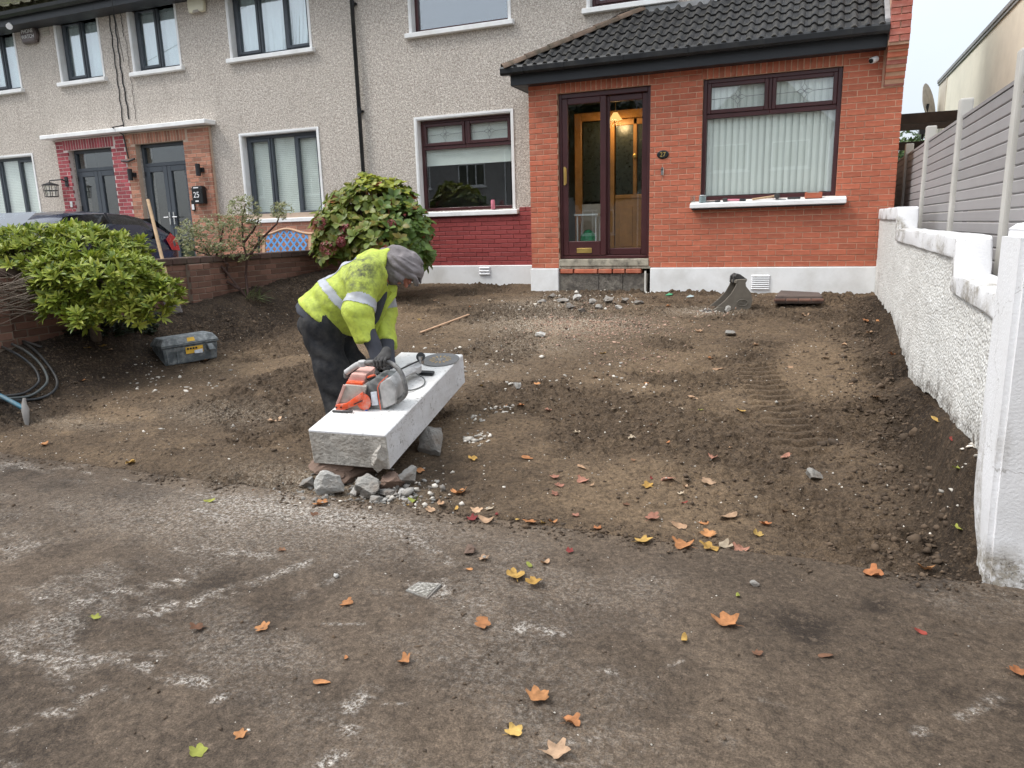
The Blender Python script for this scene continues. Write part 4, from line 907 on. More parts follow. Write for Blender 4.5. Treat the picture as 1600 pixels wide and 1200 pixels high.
def coping(pts, lab=None):
    m = MB(); m.ext(pts, 4.714, 4.90, 'x'); me = m.mesh('coping', .014, 2); bm = bmesh.new(); bm.from_mesh(me); bmesh.ops.triangulate(bm, faces=bm.faces[:])
    for _ in range(4): bmesh.ops.subdivide_edges(bm, edges=[e for e in bm.edges if e.calc_length() > .05], cuts=1)
    bmesh.ops.triangulate(bm, faces=bm.faces[:])
    for v in bm.verts:
        c = v.co; k = .008*float(fbm(c.y*6+c.x*3, c.z*6+c.x*5, 57, 3))+.006*float(fbm(c.y*22, c.z*22+c.x*19, 58, 2)); k += .010*float(fbm(c.y*30+c.x*21, c.z*30, 60, 2)); c.x += -k; c.z += k*.8
    gm = np.array([[min(1., max(0., .9*float(sst(.56,.72,vn(v.co.y*7, v.co.z*5+v.co.x*6, 59)))))]*3 for v in bm.verts]); bm.to_mesh(me); bm.free(); vcol(me, 'grime', gm); return link('coping', me, 'pier_white', bw, True)
coping([(-.03,.59),(-.03,.715),(-2.24,.705),(-2.275,.69),(-2.315,.47),(-2.22,.47),(-2.20,.575)])
coping([(-2.21,.375),(-2.21,.468),(-2.33,.495),(-5.54,.488),(-5.60,.47),(-5.655,.245),(-5.54,.245),(-5.53,.355)])
coping([(-5.53,.16),(-5.53,.243),(-5.68,.272),(-6.84,.245),(-6.84,.13)])
# gate pier
gp_ = thing('gate_pier','tall white painted gate pier at right with chipped base','pier',(4.9,-6.98,PAVE_Z))
def pier_mesh():
    bm = bmesh.new(); bmesh.ops.create_cube(bm, size=1)
    for v in bm.verts: v.co = Vector((4.90+v.co.x*.42, -6.98+v.co.y*.36, (-1.05+.53)/2+v.co.z*1.58))
    bmesh.ops.bevel(bm, geom=bm.edges[:], offset=.022, segments=2, affect='EDGES')
    bmesh.ops.subdivide_edges(bm, edges=[e for e in bm.edges if e.calc_length() > .1], cuts=26, use_grid_fill=True)
    for v in bm.verts:
        c = v.co; k = .007*float(fbm(c.x*9+c.y*7, c.z*6, 61, 3)); lowk = float(sst(-.55,-.86,c.z)); s = 1-.10*lowk*(.5+float(fbm(c.z*14+c.x*9, c.y*14, 62, 2)))
        c.x = 4.90+(c.x-4.90)*s*(1+k*2); c.y = -6.98+(c.y+6.98)*s*(1+k*2)
    me = bpy.data.meshes.new('shaft'); gm = np.array([[float(np.clip(1.2*sst(-.78,-.90,v.co.z+.10*fbm(v.co.x*8+v.co.y*8, v.co.z*5, 63))+.55*sst(.62,.75,vn(v.co.z*3, (v.co.x+v.co.y)*9, 64))*sst(.1,-.7,v.co.z), 0, 1))]*3 for v in bm.verts]); bm.to_mesh(me); bm.free(); vcol(me, 'grime', gm); return me
link('shaft', pier_mesh(), 'pier_white', gp_, True)
MB().ext([(4.70,.53),(5.10,.53),(5.06,.56),(4.90,.585),(4.74,.56)],-7.15,-6.81,'y').build('cap','pier_white',gp_,bevel=.015)
bm = MB().box(4.725,-7.13,-1.05,5.08,-6.83,-.80).build('exposed_base','broken_concrete',gp_,bevel=.02)
# fence
fn = thing('panel_fence','grey horizontal board fence with concrete posts behind the white wall','fence',(5.1,-3.0,-.42))
posts = [2.75,.80,-1.13,-3.10,-5.05,-7.0,-8.95]
for p in posts:
    MB().ext([(5.035,p-.055),(5.135,p-.055),(5.135,p+.055),(5.035,p+.055)],-.5,1.565+RNG.uniform(-.02,.03),'z').build('post','concrete_post',fn,bevel=.014,seg=2)
bh = .0845
for a, b in zip(posts[:-1], posts[1:]):
    for k in range(22):
        z = -.46+k*bh; s = (a-b)-.112; key = 'board'
        me = MB().ext([(5.072,z),(5.066,z+.008),(5.066,z+bh-.012),(5.072,z+bh-.004),(5.095,z+bh-.004),(5.095,z)],b+.056,a-.056,'y').mesh('board'); link('board', me, 'fence_board', fn)
    MB().box(5.062,b+.056,1.40,5.10,a-.056,1.425).build('top_rail','fence_board',fn)
# cream side building, dish, pergola
cbd = thing('side_extension','cream rendered flat roofed building rising behind the grey fence','building',(8.5,4.6,-.4))
MB().box(6.5,-2.5,-.5,11,9.7,3.62).build('wall','cream_render',cbd); MB().box(6.497,8.55,-.5,6.52,9.69,3.60).box(6.485,8.52,-.5,6.5,8.56,3.6).build('end_board','cream_board',cbd)
MB().box(6.46,-2.55,3.60,11.05,9.75,3.68).box(6.475,-2.54,3.55,6.496,9.74,3.60).build('roof_edge','flashing',cbd,bevel=.01)
ds = thing('satellite_dish','grey satellite dish seen edge on above the dark pergola','satellite dish',(6.1,9.0,2.9)); dc = Matrix.Translation((6.22,9.1,3.10)) @ Matrix.Rotation(math.radians(68),4,'Z') @ Matrix.Rotation(math.radians(78),4,'X')
MB().lathe([(0,-.06),(.25,-.03),(.44,.03),(.445,.04),(.25,-.015),(0,-.045)],24,dc).build('reflector','mortar',ds,smooth=True)
MB().tube([(6.18,9.15,2.35),(6.20,9.12,2.8),(6.24,9.12,3.1)],.03,8).box(6.10,9.0,2.45,6.28,9.2,2.75).build('mount','iron',ds); MB().tube([dc@Vector((0,-.42,0)),dc@Vector((0,-.2,.4)),dc@Vector((0,0,.42))],.015,6).build('feed_arm','iron',ds)
pg = thing('pergola','dark weathered timber pergola between brick wall and cream building','pergola',(5.8,6,-.4))
for yy, z in ((4.6,2.22),(5.5,2.20),(7.0,2.45),(8.6,2.62)): MB().box(4.95,yy,z,6.47,yy+.09,z+.17).build('beam','timber_dark',pg)
MB().box(5.0,4.55,2.36 if False else 2.40,6.47,9.2,2.43).xf(Matrix.Identity(4)).build('roof_sheet','timber_dark',pg) if False else None
for zz in (1.80,): MB().box(4.95,4.9,zz,6.47,4.96,zz+.14).build('rail','timber_dark',pg)
for px_ in (5.02,6.38): MB().box(px_,4.62,-.45,px_+.09,4.72,2.22).build('post','timber_dark',pg)
# low brick garden wall on the left
lw = thing('garden_wall','low dark brick garden wall between the two front gardens','wall',(-3.45,-3,-.5))
core = MB().box(-3.56,-7.1,-.9,-3.332,.60,.27).build('mortar_core','mortar_dark',lw)
lay(core, courses(-7.1,.60,-.405,.27,[],.225,.075), -3.325, 'brick_dark', 'brick', 300, axis='y')
u = -7.1
while u < .58:
    o = MB().box(-3.565,u,.272,-3.30,min(u+.215,.6),.352).build('coping_brick','coping_dark',lw,bevel=.008); u += .225
for yy in (-3.35,-6.0): # shallow piers
    p = MB().box(-3.331,yy-.17,-.7,-3.262,yy+.17,.268).build('wall_pier','mortar_dark',lw); lay(p, courses(yy-.17,yy+.17,-.405,.27,[],.225,.075), -3.256, 'brick_dark', 'brick', 40, axis='y')
# houses across the road (they show in the window glass)
def opp(x0, x1, lb, gable):
    h = thing('opposite_house', lb, 'house', ((x0+x1)/2,-30,-1), 'houses across the road'); Yo = -28.0
    MB().box(x0,Yo-7,-1,x1,Yo,5.0).build('wall','opp_dash',h)
    if gable: MB().ext([(x0-.2,5.0),(x1+.2,5.0),((x0+x1)/2,7.9)],Yo-7.2,Yo+.25,'y').build('roof','opp_roof',h)
    else: MB().ext([(Yo+.35,4.95),(Yo-7.3,4.95),(Yo-3.5,7.6)],x0,x1,'x').build('roof','opp_roof',h)
    W_ = (x1-x0)
    for z in (.2,3.1):
        for u in (.12,.58):
            a = x0+u*W_; wd = MB().box(a,Yo,z,a+1.7,Yo+.03,z+1.25).box(a-.1,Yo,z-.1,a+1.8,Yo+.10,z-.01).build('window','upvc_white',h)
            for k in range(3): MB().box(a+.06+k*.55,Yo+.031,z+.06,a+.54+k*.55,Yo+.035,z+1.19).build('pane','dark_glass_panel',wd)
    MB().tube([(x1-.3,Yo+.05,-1),(x1-.3,Yo+.05,5)],.04,8).build('downpipe','upvc_white',h)
for x0, x1, lb, g in ((-36,-28.2,'grey rendered house across the road, farthest left in reflections',False),(-28,-20.2,'grey rendered house across the road, second from left in reflections',False),(-20,-12.2,'grey rendered house across the road reflected in the living room window',False),(-12,-4.2,'grey rendered house across the road, left of the gabled house',False),(-1.5,4.5,'gabled grey house across the road reflected in the porch window',True),(9,16.8,'grey rendered house across the road, right of the gap',False),(17,25,'grey rendered house across the road, farthest right',False)): opp(x0,x1,lb,g)
# leafy street tree across the road (it darkens the reflection in the porch door)
def street_tree(x, y, lb, hgt=6.5, rad=2.3, bare=False):
    t = thing('street_tree', lb, 'tree', (x,y,-1), 'street trees across the road'); tk = MB().tube([(x,y,-1),(x+.1,y,1.2),(x,y+.1,3.0)],[.22,.17,.12],9)
    r = random.Random(int(x*10)); tips = []
    for k in range(26 if bare else 12):
        a = r.uniform(0,6.28); q = r.uniform(.3,1)*rad; p1 = (x+.5*q*math.cos(a),y+.5*q*math.sin(a),r.uniform(3,4.5)); p2 = (x+q*math.cos(a),y+q*math.sin(a),r.uniform(3.5,hgt)); tk.tube([(x,y+.1,r.uniform(1.8,3)),p1,p2],[.07,.045,.012],5); tips.append(p2)
        if bare:
            for j in range(5): tk.tube([p1,(p2[0]+r.uniform(-.8,.8),p2[1]+r.uniform(-.8,.8),p2[2]+r.uniform(-.3,1.2))],[.02,.006],4)
    tk.build('trunk','bark',t)
    if not bare:
        n = 5200; c = np.array([x,y,(hgt+1.6)/2]); d = NP.normal(size=(n,3)); d /= np.linalg.norm(d,axis=1)[:,None]; q = NP.uniform(.45,1,n)**.6; P = c+d*q[:,None]*np.array([rad,rad,(hgt-1.2)/2])*(1+.25*fbm(d[:,0]*3,d[:,1]*3+d[:,2]*2,5)[:,None])
        A = NP.normal(size=(n,3))*.11; B = NP.normal(size=(n,3))*.11; V = np.stack([P-A,P+B,P+A,P-B],1).reshape(-1,3); link('crown',npmesh('crown',V,np.arange(4*n).reshape(-1,4)),'leaf_ivy',t,False,'stuff')
street_tree(-5.2,-23.0,'dense leafy street tree across the road, left of the gabled house'); street_tree(-1.9,-22.5,'dense leafy street tree in front of the gabled house across the road',6.0,1.6); street_tree(-24,-23,'tall bare street tree across the road at far left',12,3.6,True)
# ------------------------------------------------------------------ vegetation
def leafshape(L, W, fold=.25, droop=.25, n=4, tipw=.0, base=.0):
    vs = []; fs = []
    for i in range(n+1):
        t = i/n; w = W/2*(math.sin(math.pi*min(1, base+t*(1-base)))**.8 if 0 < i < n or base else 0.)
        if i == n: w = tipw
        z = -droop*L*t*t
        vs += [(-w, L*t, z+fold*w), (0, L*t, z), (w, L*t, z+fold*w)]
    for i in range(n):
        a = i*3; fs += [(a,a+1,a+4,a+3),(a+1,a+2,a+5,a+4)]
    return np.array(vs, float), fs
def frame(axis, spin):
    z = axis/np.linalg.norm(axis); h = np.array([1.,0,0]) if abs(z[0]) < .8 else np.array([0,1.,0]); x = np.cross(h, z); x /= np.linalg.norm(x); y = np.cross(z, x)
    c, s = math.cos(spin), math.sin(spin); return c*x+s*y, -s*x+c*y, z
def foliage(parent, mats4, shape, mat, cap=300, name='leaf', stuff='foliage', view=True):
    """mats4: list of (3x3, pos). The leaves that show largest become single parts, the rest one part."""
    V, F = shape; me = bpy.data.meshes.new(name); me.from_pydata([tuple(v) for v in V], [], F); me.materials.append(MT[mat])
    me.polygons.foreach_set('use_smooth', [True]*len(me.polygons))
    order = sorted(range(len(mats4)), key=lambda i: np.sum((mats4[i][1]-CAM)**2)-.6*mats4[i][1][2])
    loc = np.array(parent.location) if parent.type == 'EMPTY' else 0
    for i in order[:cap]:
        A, p = mats4[i]; o = bpy.data.objects.new(name, me); COL.objects.link(o); put(o, parent)
        M = Matrix([[*A[:,0],0],[*A[:,1],0],[*A[:,2],0],[0,0,0,1]]).transposed() if False else Matrix(((A[0,0],A[0,1],A[0,2],p[0]),(A[1,0],A[1,1],A[1,2],p[1]),(A[2,0],A[2,1],A[2,2],p[2]),(0,0,0,1)))
        o.matrix_basis = M
    rest = order[cap:]
    if rest:
        B = np.stack([mats4[i][0] for i in rest]); P = np.stack([mats4[i][1] for i in rest])
        VV = np.einsum('nij,vj->nvi', B, V)+P[:,None,:]; nv = len(V); FF = np.array(F)
        FA = (FF[None]+np.arange(len(rest))[:,None,None]*nv).reshape(-1, FF.shape[1])
        m2 = npmesh(stuff, VV.reshape(-1,3), FA); link(stuff, m2, mat, parent, True, 'stuff')
def rosette(out, p, axis, n, L, spread, jit=.25):
    for k in range(n):
        sp = spread+RNG.uniform(-.45,.4); an = k*2.39996+RNG.uniform(-jit,jit)
        x, y, z = frame(axis, an); d = y*math.sin(sp)+z*math.cos(sp); u = z*math.sin(sp)-y*math.cos(sp)
        s = L*RNG.uniform(.65,1.2); out.append((np.stack([x*s, d*s, u*s], 1), p+y*.006))
def lobes(L, n, minr=.80, upbias=0.):
    pts = []; k = 0
    wts = [r*r for _, r, *_ in L]
    while len(pts) < n and k < n*40:
        k += 1; c, r = RNG.choices(L, wts)[0][:2]
        d = NP.normal(size=3); d /= np.linalg.norm(d)
        if d[2] < -.55 and RNG.random() < .8: continue
        rr = r*RNG.uniform(minr,1.06)*(1+.10*math.sin(9*d[0]+3)*math.sin(8*d[1]+5*d[2])); p = c+d*rr*np.array([1,1,.92])
        if any(np.linalg.norm(p-c2) < r2*.72 for c2, r2, *_ in L): continue
        pts.append((p, d))
    return pts
# rhododendron-like bush at the left
bush = thing('garden_bush','large leafy light green evergreen bush by the low brick wall','bush',tuple(G(148,522)))
BL = [(at(58,405,7.45),.33),(at(140,413,7.5),.39),(at(208,442,7.5),.30),(at(248,462,7.45),.20),(at(8,402,7.6),.30),(at(110,442,7.25),.33),(at(186,478,7.25),.20),(at(-40,420,7.7),.36),(at(228,474,7.4),.18),(at(155,470,7.3),.22),(at(170,440,7.2),.30),(at(205,488,7.2),.15),(at(150,490,7.15),.12),(at(243,482,7.3),.14),(at(120,398,7.6),.34),(at(95,478,7.1),.16),(at(130,498,7.05),.13),(at(180,405,7.7),.30)]
ms = []; lime = []; twigs = MB()
base = G(150,524); hubs = [at(118,470,7.4), at(160,480,7.4), at(90,450,7.5), at(60,440,7.5), at(200,465,7.45)]
for p, d in lobes(BL, 1500, .70):
    ax = d*.8+np.array([0,-.1,.75]); tgt = lime if (RNG.random() < .02 or (p[0] > -2.45 and p[2] < .02 and RNG.random() < .75)) else ms
    rosette(tgt, p, ax, RNG.randint(8,11), .096, .80)
    if RNG.random() < .35:
        h = min(hubs, key=lambda q: np.linalg.norm(q-p)); mid = (h+p)/2+NP.normal(size=3)*.05; twigs.tube([h, mid, p], [.007,.005,.003], 4)
shp = leafshape(1, .29, .35, .2)
foliage(bush, ms, shp, 'leaf_bush'); foliage(bush, lime, shp, 'leaf_lime', 60, 'yellowing_leaf', 'yellowing_foliage')
twigs.build('twigs','bark',bush,kind='stuff')
tr = MB(); b0 = base-np.array([0,0,.08])
tr.tube([b0, at(146,500,7.35), at(128,475,7.38), at(112,455,7.4), at(95,445,7.45)], [.055,.05,.042,.032,.02], 9).tube([at(146,500,7.35), at(152,480,7.35), at(160,455,7.4), at(175,430,7.45)], [.035,.03,.022,.014], 8)
tr.tube([G(95,500)-np.array([0,0,.05]), at(92,485,7.4), at(98,465,7.4), at(115,452,7.42)], [.02,.02,.016,.012], 7)
for a, b, c in (((100,450),(60,440),(10,445)),((95,452),(50,462),(-5,470)),((110,458),(60,475),(5,482)),((128,475),(80,470),(20,458)),((165,455),(200,448),(235,440)),((130,470),(170,466),(215,462)),((110,452),(80,430),(40,405)),((150,470),(150,430),(150,400))):
    tr.tube([at(*a,7.3), atX(*b,-3.0), atX(*c,-3.05)], [.02,.014,.006], 6)
for k in range(48): # bare twigs low at the left
    y_ = RNG.uniform(428,496); x_ = RNG.uniform(-10,95); xo = RNG.uniform(-3.22,-2.85); tr.tube([atX(x_+45,y_+RNG.uniform(-26,4),xo+.05), atX(x_+8,y_+RNG.uniform(-8,8),xo), atX(x_-34,y_+RNG.uniform(-26,22),xo)], [.007,.005,.002], 4)
tr.build('stems','bark',bush,smooth=True)
# dark ivy under the bush
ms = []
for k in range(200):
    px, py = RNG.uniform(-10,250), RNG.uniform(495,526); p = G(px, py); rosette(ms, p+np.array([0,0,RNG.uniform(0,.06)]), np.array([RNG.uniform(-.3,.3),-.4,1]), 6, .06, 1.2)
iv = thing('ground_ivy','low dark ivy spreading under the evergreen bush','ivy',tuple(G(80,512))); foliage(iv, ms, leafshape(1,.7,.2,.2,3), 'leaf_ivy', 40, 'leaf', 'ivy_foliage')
# hydrangea
hyd = thing('hydrangea','round hydrangea bush turning green to rust against the pebbledash wall','hydrangea',tuple(G(585,437)))
zc = 11.1; HLb = [(at(580,335,zc+.1),.52),(at(535,365,zc-.1),.42),(at(628,362,zc),.44),(at(590,385,zc-.25),.46),(at(545,330,zc+.15),.36),(at(612,318,zc+.2),.34),(at(640,395,zc-.1),.30),(at(520,395,zc-.1),.26),(at(578,300,zc+.2),.26)]
grp = dict(leaf_hyd=[], leaf_hyd_top=[], leaf_hyd_right=[], leaf_hyd_red=[]); st = MB()
for p, d in lobes(HLb, 720, .72):
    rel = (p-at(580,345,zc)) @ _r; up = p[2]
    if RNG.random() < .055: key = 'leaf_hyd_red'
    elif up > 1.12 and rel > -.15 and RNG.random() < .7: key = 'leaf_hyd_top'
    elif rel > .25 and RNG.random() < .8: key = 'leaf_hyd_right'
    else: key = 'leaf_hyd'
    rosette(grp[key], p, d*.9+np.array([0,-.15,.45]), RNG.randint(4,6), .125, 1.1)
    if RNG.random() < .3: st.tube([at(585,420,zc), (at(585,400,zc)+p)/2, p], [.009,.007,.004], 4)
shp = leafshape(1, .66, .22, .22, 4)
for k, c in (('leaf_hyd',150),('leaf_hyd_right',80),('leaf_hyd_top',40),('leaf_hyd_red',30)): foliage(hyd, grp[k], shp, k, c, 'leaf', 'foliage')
st.build('stems','bark_dark',hyd,kind='stuff')
for px, py, r in ((512,389,.115),(500,350,.10),(541,360,.09),(612,350,.06),(533,378,.07)):
    c = at(px,py,zc-.55); fl = []
    for k in range(60):
        d = NP.normal(size=3); d /= np.linalg.norm(d); rosette(fl, c+d*r*np.array([1,1,1.0]), d, 4, .022, 1.35)
    V, F = leafshape(1, .9, .1, .1, 2); B = np.stack([a for a, _ in fl]); P = np.stack([b for _, b in fl]); FF = np.array(F)
    m2 = npmesh('flower_head', (np.einsum('nij,vj->nvi', B, V)+P[:,None]).reshape(-1,3), (FF[None]+np.arange(len(fl))[:,None,None]*len(V)).reshape(-1,4)); link('flower_head', m2, 'flower_red', hyd, True)
# straggly small shrub on the bank by the wall
shb = thing('straggly_shrub','thin straggly shrub with sparse small leaves in front of the low brick wall','shrub',tuple(G(386,466)))
g0 = G(388,466); zs = float((g0-CAM) @ _f); tk = MB()
for pts in ([(388,466),(375,452),(350,420),(330,402),(318,385)],[(388,466),(384,430),(386,405),(380,380),(378,345),(384,318)],[(386,405),(410,372),(432,350),(440,330)],[(350,420),(338,400),(345,375),(350,350)],[(375,452),(352,438),(356,412),(342,404),(300,390),(292,370)],[(380,380),(396,360),(404,345)]):
    n = len(pts); tk.tube([at(x,y,zs+(.08*math.sin(i*2.1))) for i,(x,y) in enumerate(pts)], [.017*(1-.75*i/(n-1))+.003 for i in range(n)], 6)
tk.build('stems','bark_dark',shb,smooth=True); ms = []
for cx, cy, rx, ry, n in ((338,368,40,32,300),(380,335,26,30,190),(440,330,18,14,80),(292,368,18,24,110),(395,372,20,26,80),(360,395,40,16,70),(312,395,26,14,50)):
    for k in range(n):
        a = RNG.uniform(0,6.28); q = math.sqrt(RNG.random()); p = at(cx+rx*q*math.cos(a), cy+ry*q*math.sin(a), zs+RNG.uniform(-.25,.25)); rosette(ms, p, np.array([RNG.uniform(-.6,.6),-.3,.8]), 4, .048, 1.1)
foliage(shb, ms, leafshape(1,.55,.3,.2,2), 'leaf_small', 120, 'leaf', 'foliage')
sp_ = thing('strap_leaf_plant','clump of pale strap leaves at the foot of the straggly shrub','plant',tuple(G(398,470))); ms = []
for k in range(34): rosette(ms, G(RNG.uniform(380,408), RNG.uniform(462,472)), np.array([RNG.uniform(-.5,.5),-.2,1]), 1, .20, .6)
foliage(sp_, ms, leafshape(1,.10,.3,.45,5), 'leaf_strap', 40, 'leaf')
# greenery behind the pergola
gt_ = thing('garden_tree','leafy garden tree glimpsed behind the dark pergola','tree',(6.6,17,-.4)); MB().tube([(6.6,17,-.5),(6.65,17,1.8),(6.5,17.1,3.0)],[.12,.09,.05],8).build('trunk','bark',gt_); ms = []
for p, d in lobes([(np.array([6.4,16.8,2.5]),1.0),(np.array([7.3,17.2,2.2]),.9),(np.array([5.6,17.4,2.3]),.8)], 300, .5): rosette(ms, p, d+np.array([0,0,.4]), 6, .16, 1.0)
foliage(gt_, ms, leafshape(1,.5,.2,.2,3), 'leaf_bush_low', 60, 'leaf', 'crown')

# ------------------------------------------------------------------ fallen leaves
def fallen(seed, lobed):
    r = random.Random(seed); n = 22; pts = []; ph = r.uniform(0, 6.28)
    for k in range(n):
        a = 2*math.pi*k/n; q = .33+(.22*abs(math.sin(2.5*a+ph))*lobed)+r.uniform(-.06,.05)
        if not lobed: q = .36+.12*abs(math.cos(a))
        pts.append((q*math.cos(a), q*math.sin(a)*(.92 if lobed else .62)))
    c1, c2, tw = r.uniform(.1,1.7)*r.choice((1,1,-.4)), r.uniform(-.2,1.3), r.uniform(-1.,1.)
    def bend(x, y): return (x, y, c1*x*x*.9+c2*y*y+tw*x*y+.07*math.sin(9*x+ph)*math.cos(8*y)+.05)
    vs = [bend(0,0)]+[bend(.55*x,.55*y) for x, y in pts]+[bend(x,y) for x, y in pts]; fs = []
    for k in range(n):
        j = (k+1) % n; fs += [(0,1+k,1+j),(1+k,1+n+k,1+n+j),(1+k,1+n+j,1+j)]
    b = len(vs)   # stalk
    sx = -.40; vs += [(sx,-.012,.05),(sx,.012,.05),(sx-.32,.05,.10),(sx-.32,.03,.10)]; fs += [(b,b+1,b+2),(b,b+2,b+3)]
    return vs, fs
FM = {}
def fallmesh(v, c):
    if (v, c) not in FM:
        vs, fs = fallen(v, v % 3 != 2); me = bpy.data.meshes.new('fallen_leaf'); me.from_pydata(vs, [], fs); me.materials.append(MT['fall_'+c]); me.polygons.foreach_set('use_smooth',[True]*len(me.polygons)); FM[v, c] = me
    return FM[v, c]
CN = dict(o='orange', y='yellow', p='tan', g='lime green', r='red', k='salmon pink', b='brown', w='pale cream')
LV = """205,724,y,16;328,784,g,18;502,789,o,22;492,806,b,14;397,769,b,10;441,862,b,12;542,944,o,20;308,983,b,22;411,983,o,22;149,967,g,14;541,1030,o,12;632,1034,o,22;504,1068,o,28;377,1150,o,20;309,1177,g,26
648,785,g,20;717,773,o,26;673,799,p,14;688,789,p,12;713,797,y,12;744,799,p,18;765,796,w,14;776,805,r,10;738,812,r,16;761,816,p,26;810,812,y,12;829,817,o,22;848,819,y,10;864,818,o,14;899,807,k,12;934,827,o,16
756,874,p,18;733,891,o,12;827,884,g,14;852,882,p,18;805,902,y,30;836,914,y,24;890,862,r,12;754,976,o,24;1005,846,y,26;1066,853,o,32;1108,858,y,28;1133,856,w,20;1156,861,k,24;1108,838,o,22;1183,837,y,16;1062,824,p,26;1100,819,o,14;1137,810,p,30;1020,810,k,20
1043,750,k,26;1012,761,y,18;1018,749,r,8;1071,762,p,10;1064,773,w,10;1106,754,p,20;1069,787,r,12;978,790,b,10;909,731,p,16;824,716,o,18;738,718,y,14;866,747,k,14;874,760,k,14;910,752,k,18;867,773,k,12;1113,716,k,14;1133,976,o,38;1069,1001,y,18;1184,1023,b,16;1153,933,g,12;841,1091,o,36
892,1130,o,30;803,1147,y,26;871,1176,p,38;1227,715,k,18;1196,821,o,16;1364,899,o,28;1445,891,o,22;1500,828,g,20;1497,733,g,18;1464,658,y,22;1487,687,r,16;1438,989,r,18;1593,1055,o,24;1290,1026,b,22
942,553,y,9;839,601,o,10;813,634,o,12;791,635,o,10;856,642,k,12;895,649,o,8;901,676,w,12;1082,623,p,16;1122,578,p,18;1110,561,o,9;1091,519,p,14;1158,643,y,14;1095,641,g,9;1065,640,w,10;1017,664,k,8;1044,692,o,8;987,685,w,10;1257,494,p,12;1352,502,o,10;1374,502,o,12;1319,540,p,14;1360,521,p,12;1369,622,p,14;1393,555,o,10;752,603,y,9;783,641,p,10;1079,503,p,8;1044,479,o,8
129,595,o,9;137,545,y,10;160,542,y,12;172,547,p,9;261,487,w,10;320,565,p,12;69,696,o,12;428,659,p,22;653,737,o,18;640,790,y,10;1453,890,b,10;925,760,p,9;700,560,p,8;770,565,w,8;845,520,k,8;1180,540,p,10;1235,575,p,9;1010,600,o,8;960,640,w,8;1290,560,p,9;590,470,w,6;680,470,p,6;735,480,o,6;765,470,w,6;655,500,y,6;1330,600,p,8;1140,700,p,9;1225,800,b,10;990,720,b,9;930,590,p,8"""
def zone(px, py):
    if py > 1040: return 'on the pavement nearest the camera'
    if px > 1400: return 'beside the white gate pier' if py > 800 else 'along the white wall'
    if py < 560 and px < 330: return 'on the dark bank near the toolbox'
    if px < 480 and py < 740: return 'on the sandy soil at left'
    if 640 < px < 960 and 780 < py < 832: return 'in the drift along the pavement edge'
    if 960 < px < 1200 and 800 < py < 866: return 'in the right hand leaf drift'
    if py < 560: return 'on the soil close to the house'
    if px < 700: return 'on pavement left of the slab' if px < 470 else 'near the rubble under the white slab'
    if py > 835: return 'on the pavement in the middle'
    return 'on soil right of the slab' if px < 960 else 'on the soil near the tyre marks'
LEAVES = []
for i, s in enumerate(LV.replace('\n', ';').split(';')):
    px, py, c, w = s.split(','); px, py, w = float(px), float(py), float(w); p = G(px, py); zc_ = float((p-CAM) @ _f); S = w/FPX*zc_*1.1
    me = fallmesh(RNG.randint(0, 8), c); o = bpy.data.objects.new('fallen_leaf', me); COL.objects.link(o)
    o.location = (p[0], p[1], p[2]+.004); o.scale = (S, S, S*RNG.uniform(.5,1.1)); o.rotation_euler = (RNG.uniform(-.25,.25), RNG.uniform(-.25,.25), RNG.uniform(0,6.28))
    sz = 'large' if S > .085 else ('small' if S < .055 else 'curled'); tag(o, f'{sz} {CN[c]} fallen leaf {zone(px,py)}', 'leaf', 'fallen autumn leaves'); LEAVES.append((px, o))
ORD = ['leftmost','second from left','third from left','fourth from left','fifth from left','sixth from left','seventh from left']
for lb_ in {o['label'] for _, o in LEAVES}:
    same = sorted([q for q in LEAVES if q[1]['label'] == lb_], key=lambda q: q[0])
    if len(same) > 1:
        for i, (_, o) in enumerate(same): o['label'] = lb_+', '+('rightmost' if i == len(same)-1 else ORD[min(i, 6)])

# ------------------------------------------------------------------ clods, chips, stones
OV = np.array([(1,0,0),(-1,0,0),(0,1,0),(0,-1,0),(0,0,1),(0,0,-1)], float); OF = np.array([(0,2,4),(2,1,4),(1,3,4),(3,0,4),(2,0,5),(1,2,5),(3,1,5),(0,3,5)])
_ico = bmesh.new(); bmesh.ops.create_icosphere(_ico, subdivisions=1, radius=1); IV = np.array([v.co[:] for v in _ico.verts]); IF = np.array([[v.index for v in f.verts] for f in _ico.faces]); _ico.free()
def scatter(name, xy, size, mat, flat=.7, sink=.25, ico=False, lab=None, cat=None):
    V0, F0 = (IV, IF) if ico else (OV, OF); n = len(xy); nv = len(V0)
    z = np.where(xy[:,1] < EDGE_Y, PAVE_Z, H(xy[:,0], xy[:,1]))
    S = size[:,None]*NP.uniform(.6,1.35,(n,3)); S[:,2] *= flat
    V = V0[None]*NP.uniform(.45,1.3,(n,nv,1))*S[:,None,:]
    a = NP.uniform(0,6.28,n); c, s = np.cos(a), np.sin(a); b = NP.uniform(-.5,.5,n); V = np.stack([V[...,0], V[...,1], V[...,2]+V[...,0]*b[:,None]*.6], -1)
    V = np.stack([V[...,0]*c[:,None]-V[...,1]*s[:,None], V[...,0]*s[:,None]+V[...,1]*c[:,None], V[...,2]], -1)
    P = np.stack([xy[:,0], xy[:,1], z+S[:,2]*(1-2*sink)*.5], 1); V = V+P[:,None,:]
    me = npmesh(name, V.reshape(-1,3), (F0[None]+np.arange(n)[:,None,None]*nv).reshape(-1,3)); o = link(name, me, mat, None, False, 'stuff')
    tag(o, lab, cat); return o
n = 46000; xy = np.stack([NP.uniform(-3.2,4.7,n), NP.uniform(-7.1,.0,n)], 1); keep = (NP.random(n) < (.12+.88*crumbly(xy[:,0], xy[:,1]))*(1-.9*trk(xy[:,0], xy[:,1])[2]))&~((xy[:,0] > 0)&(xy[:,1] > -.05)); xy = xy[keep]
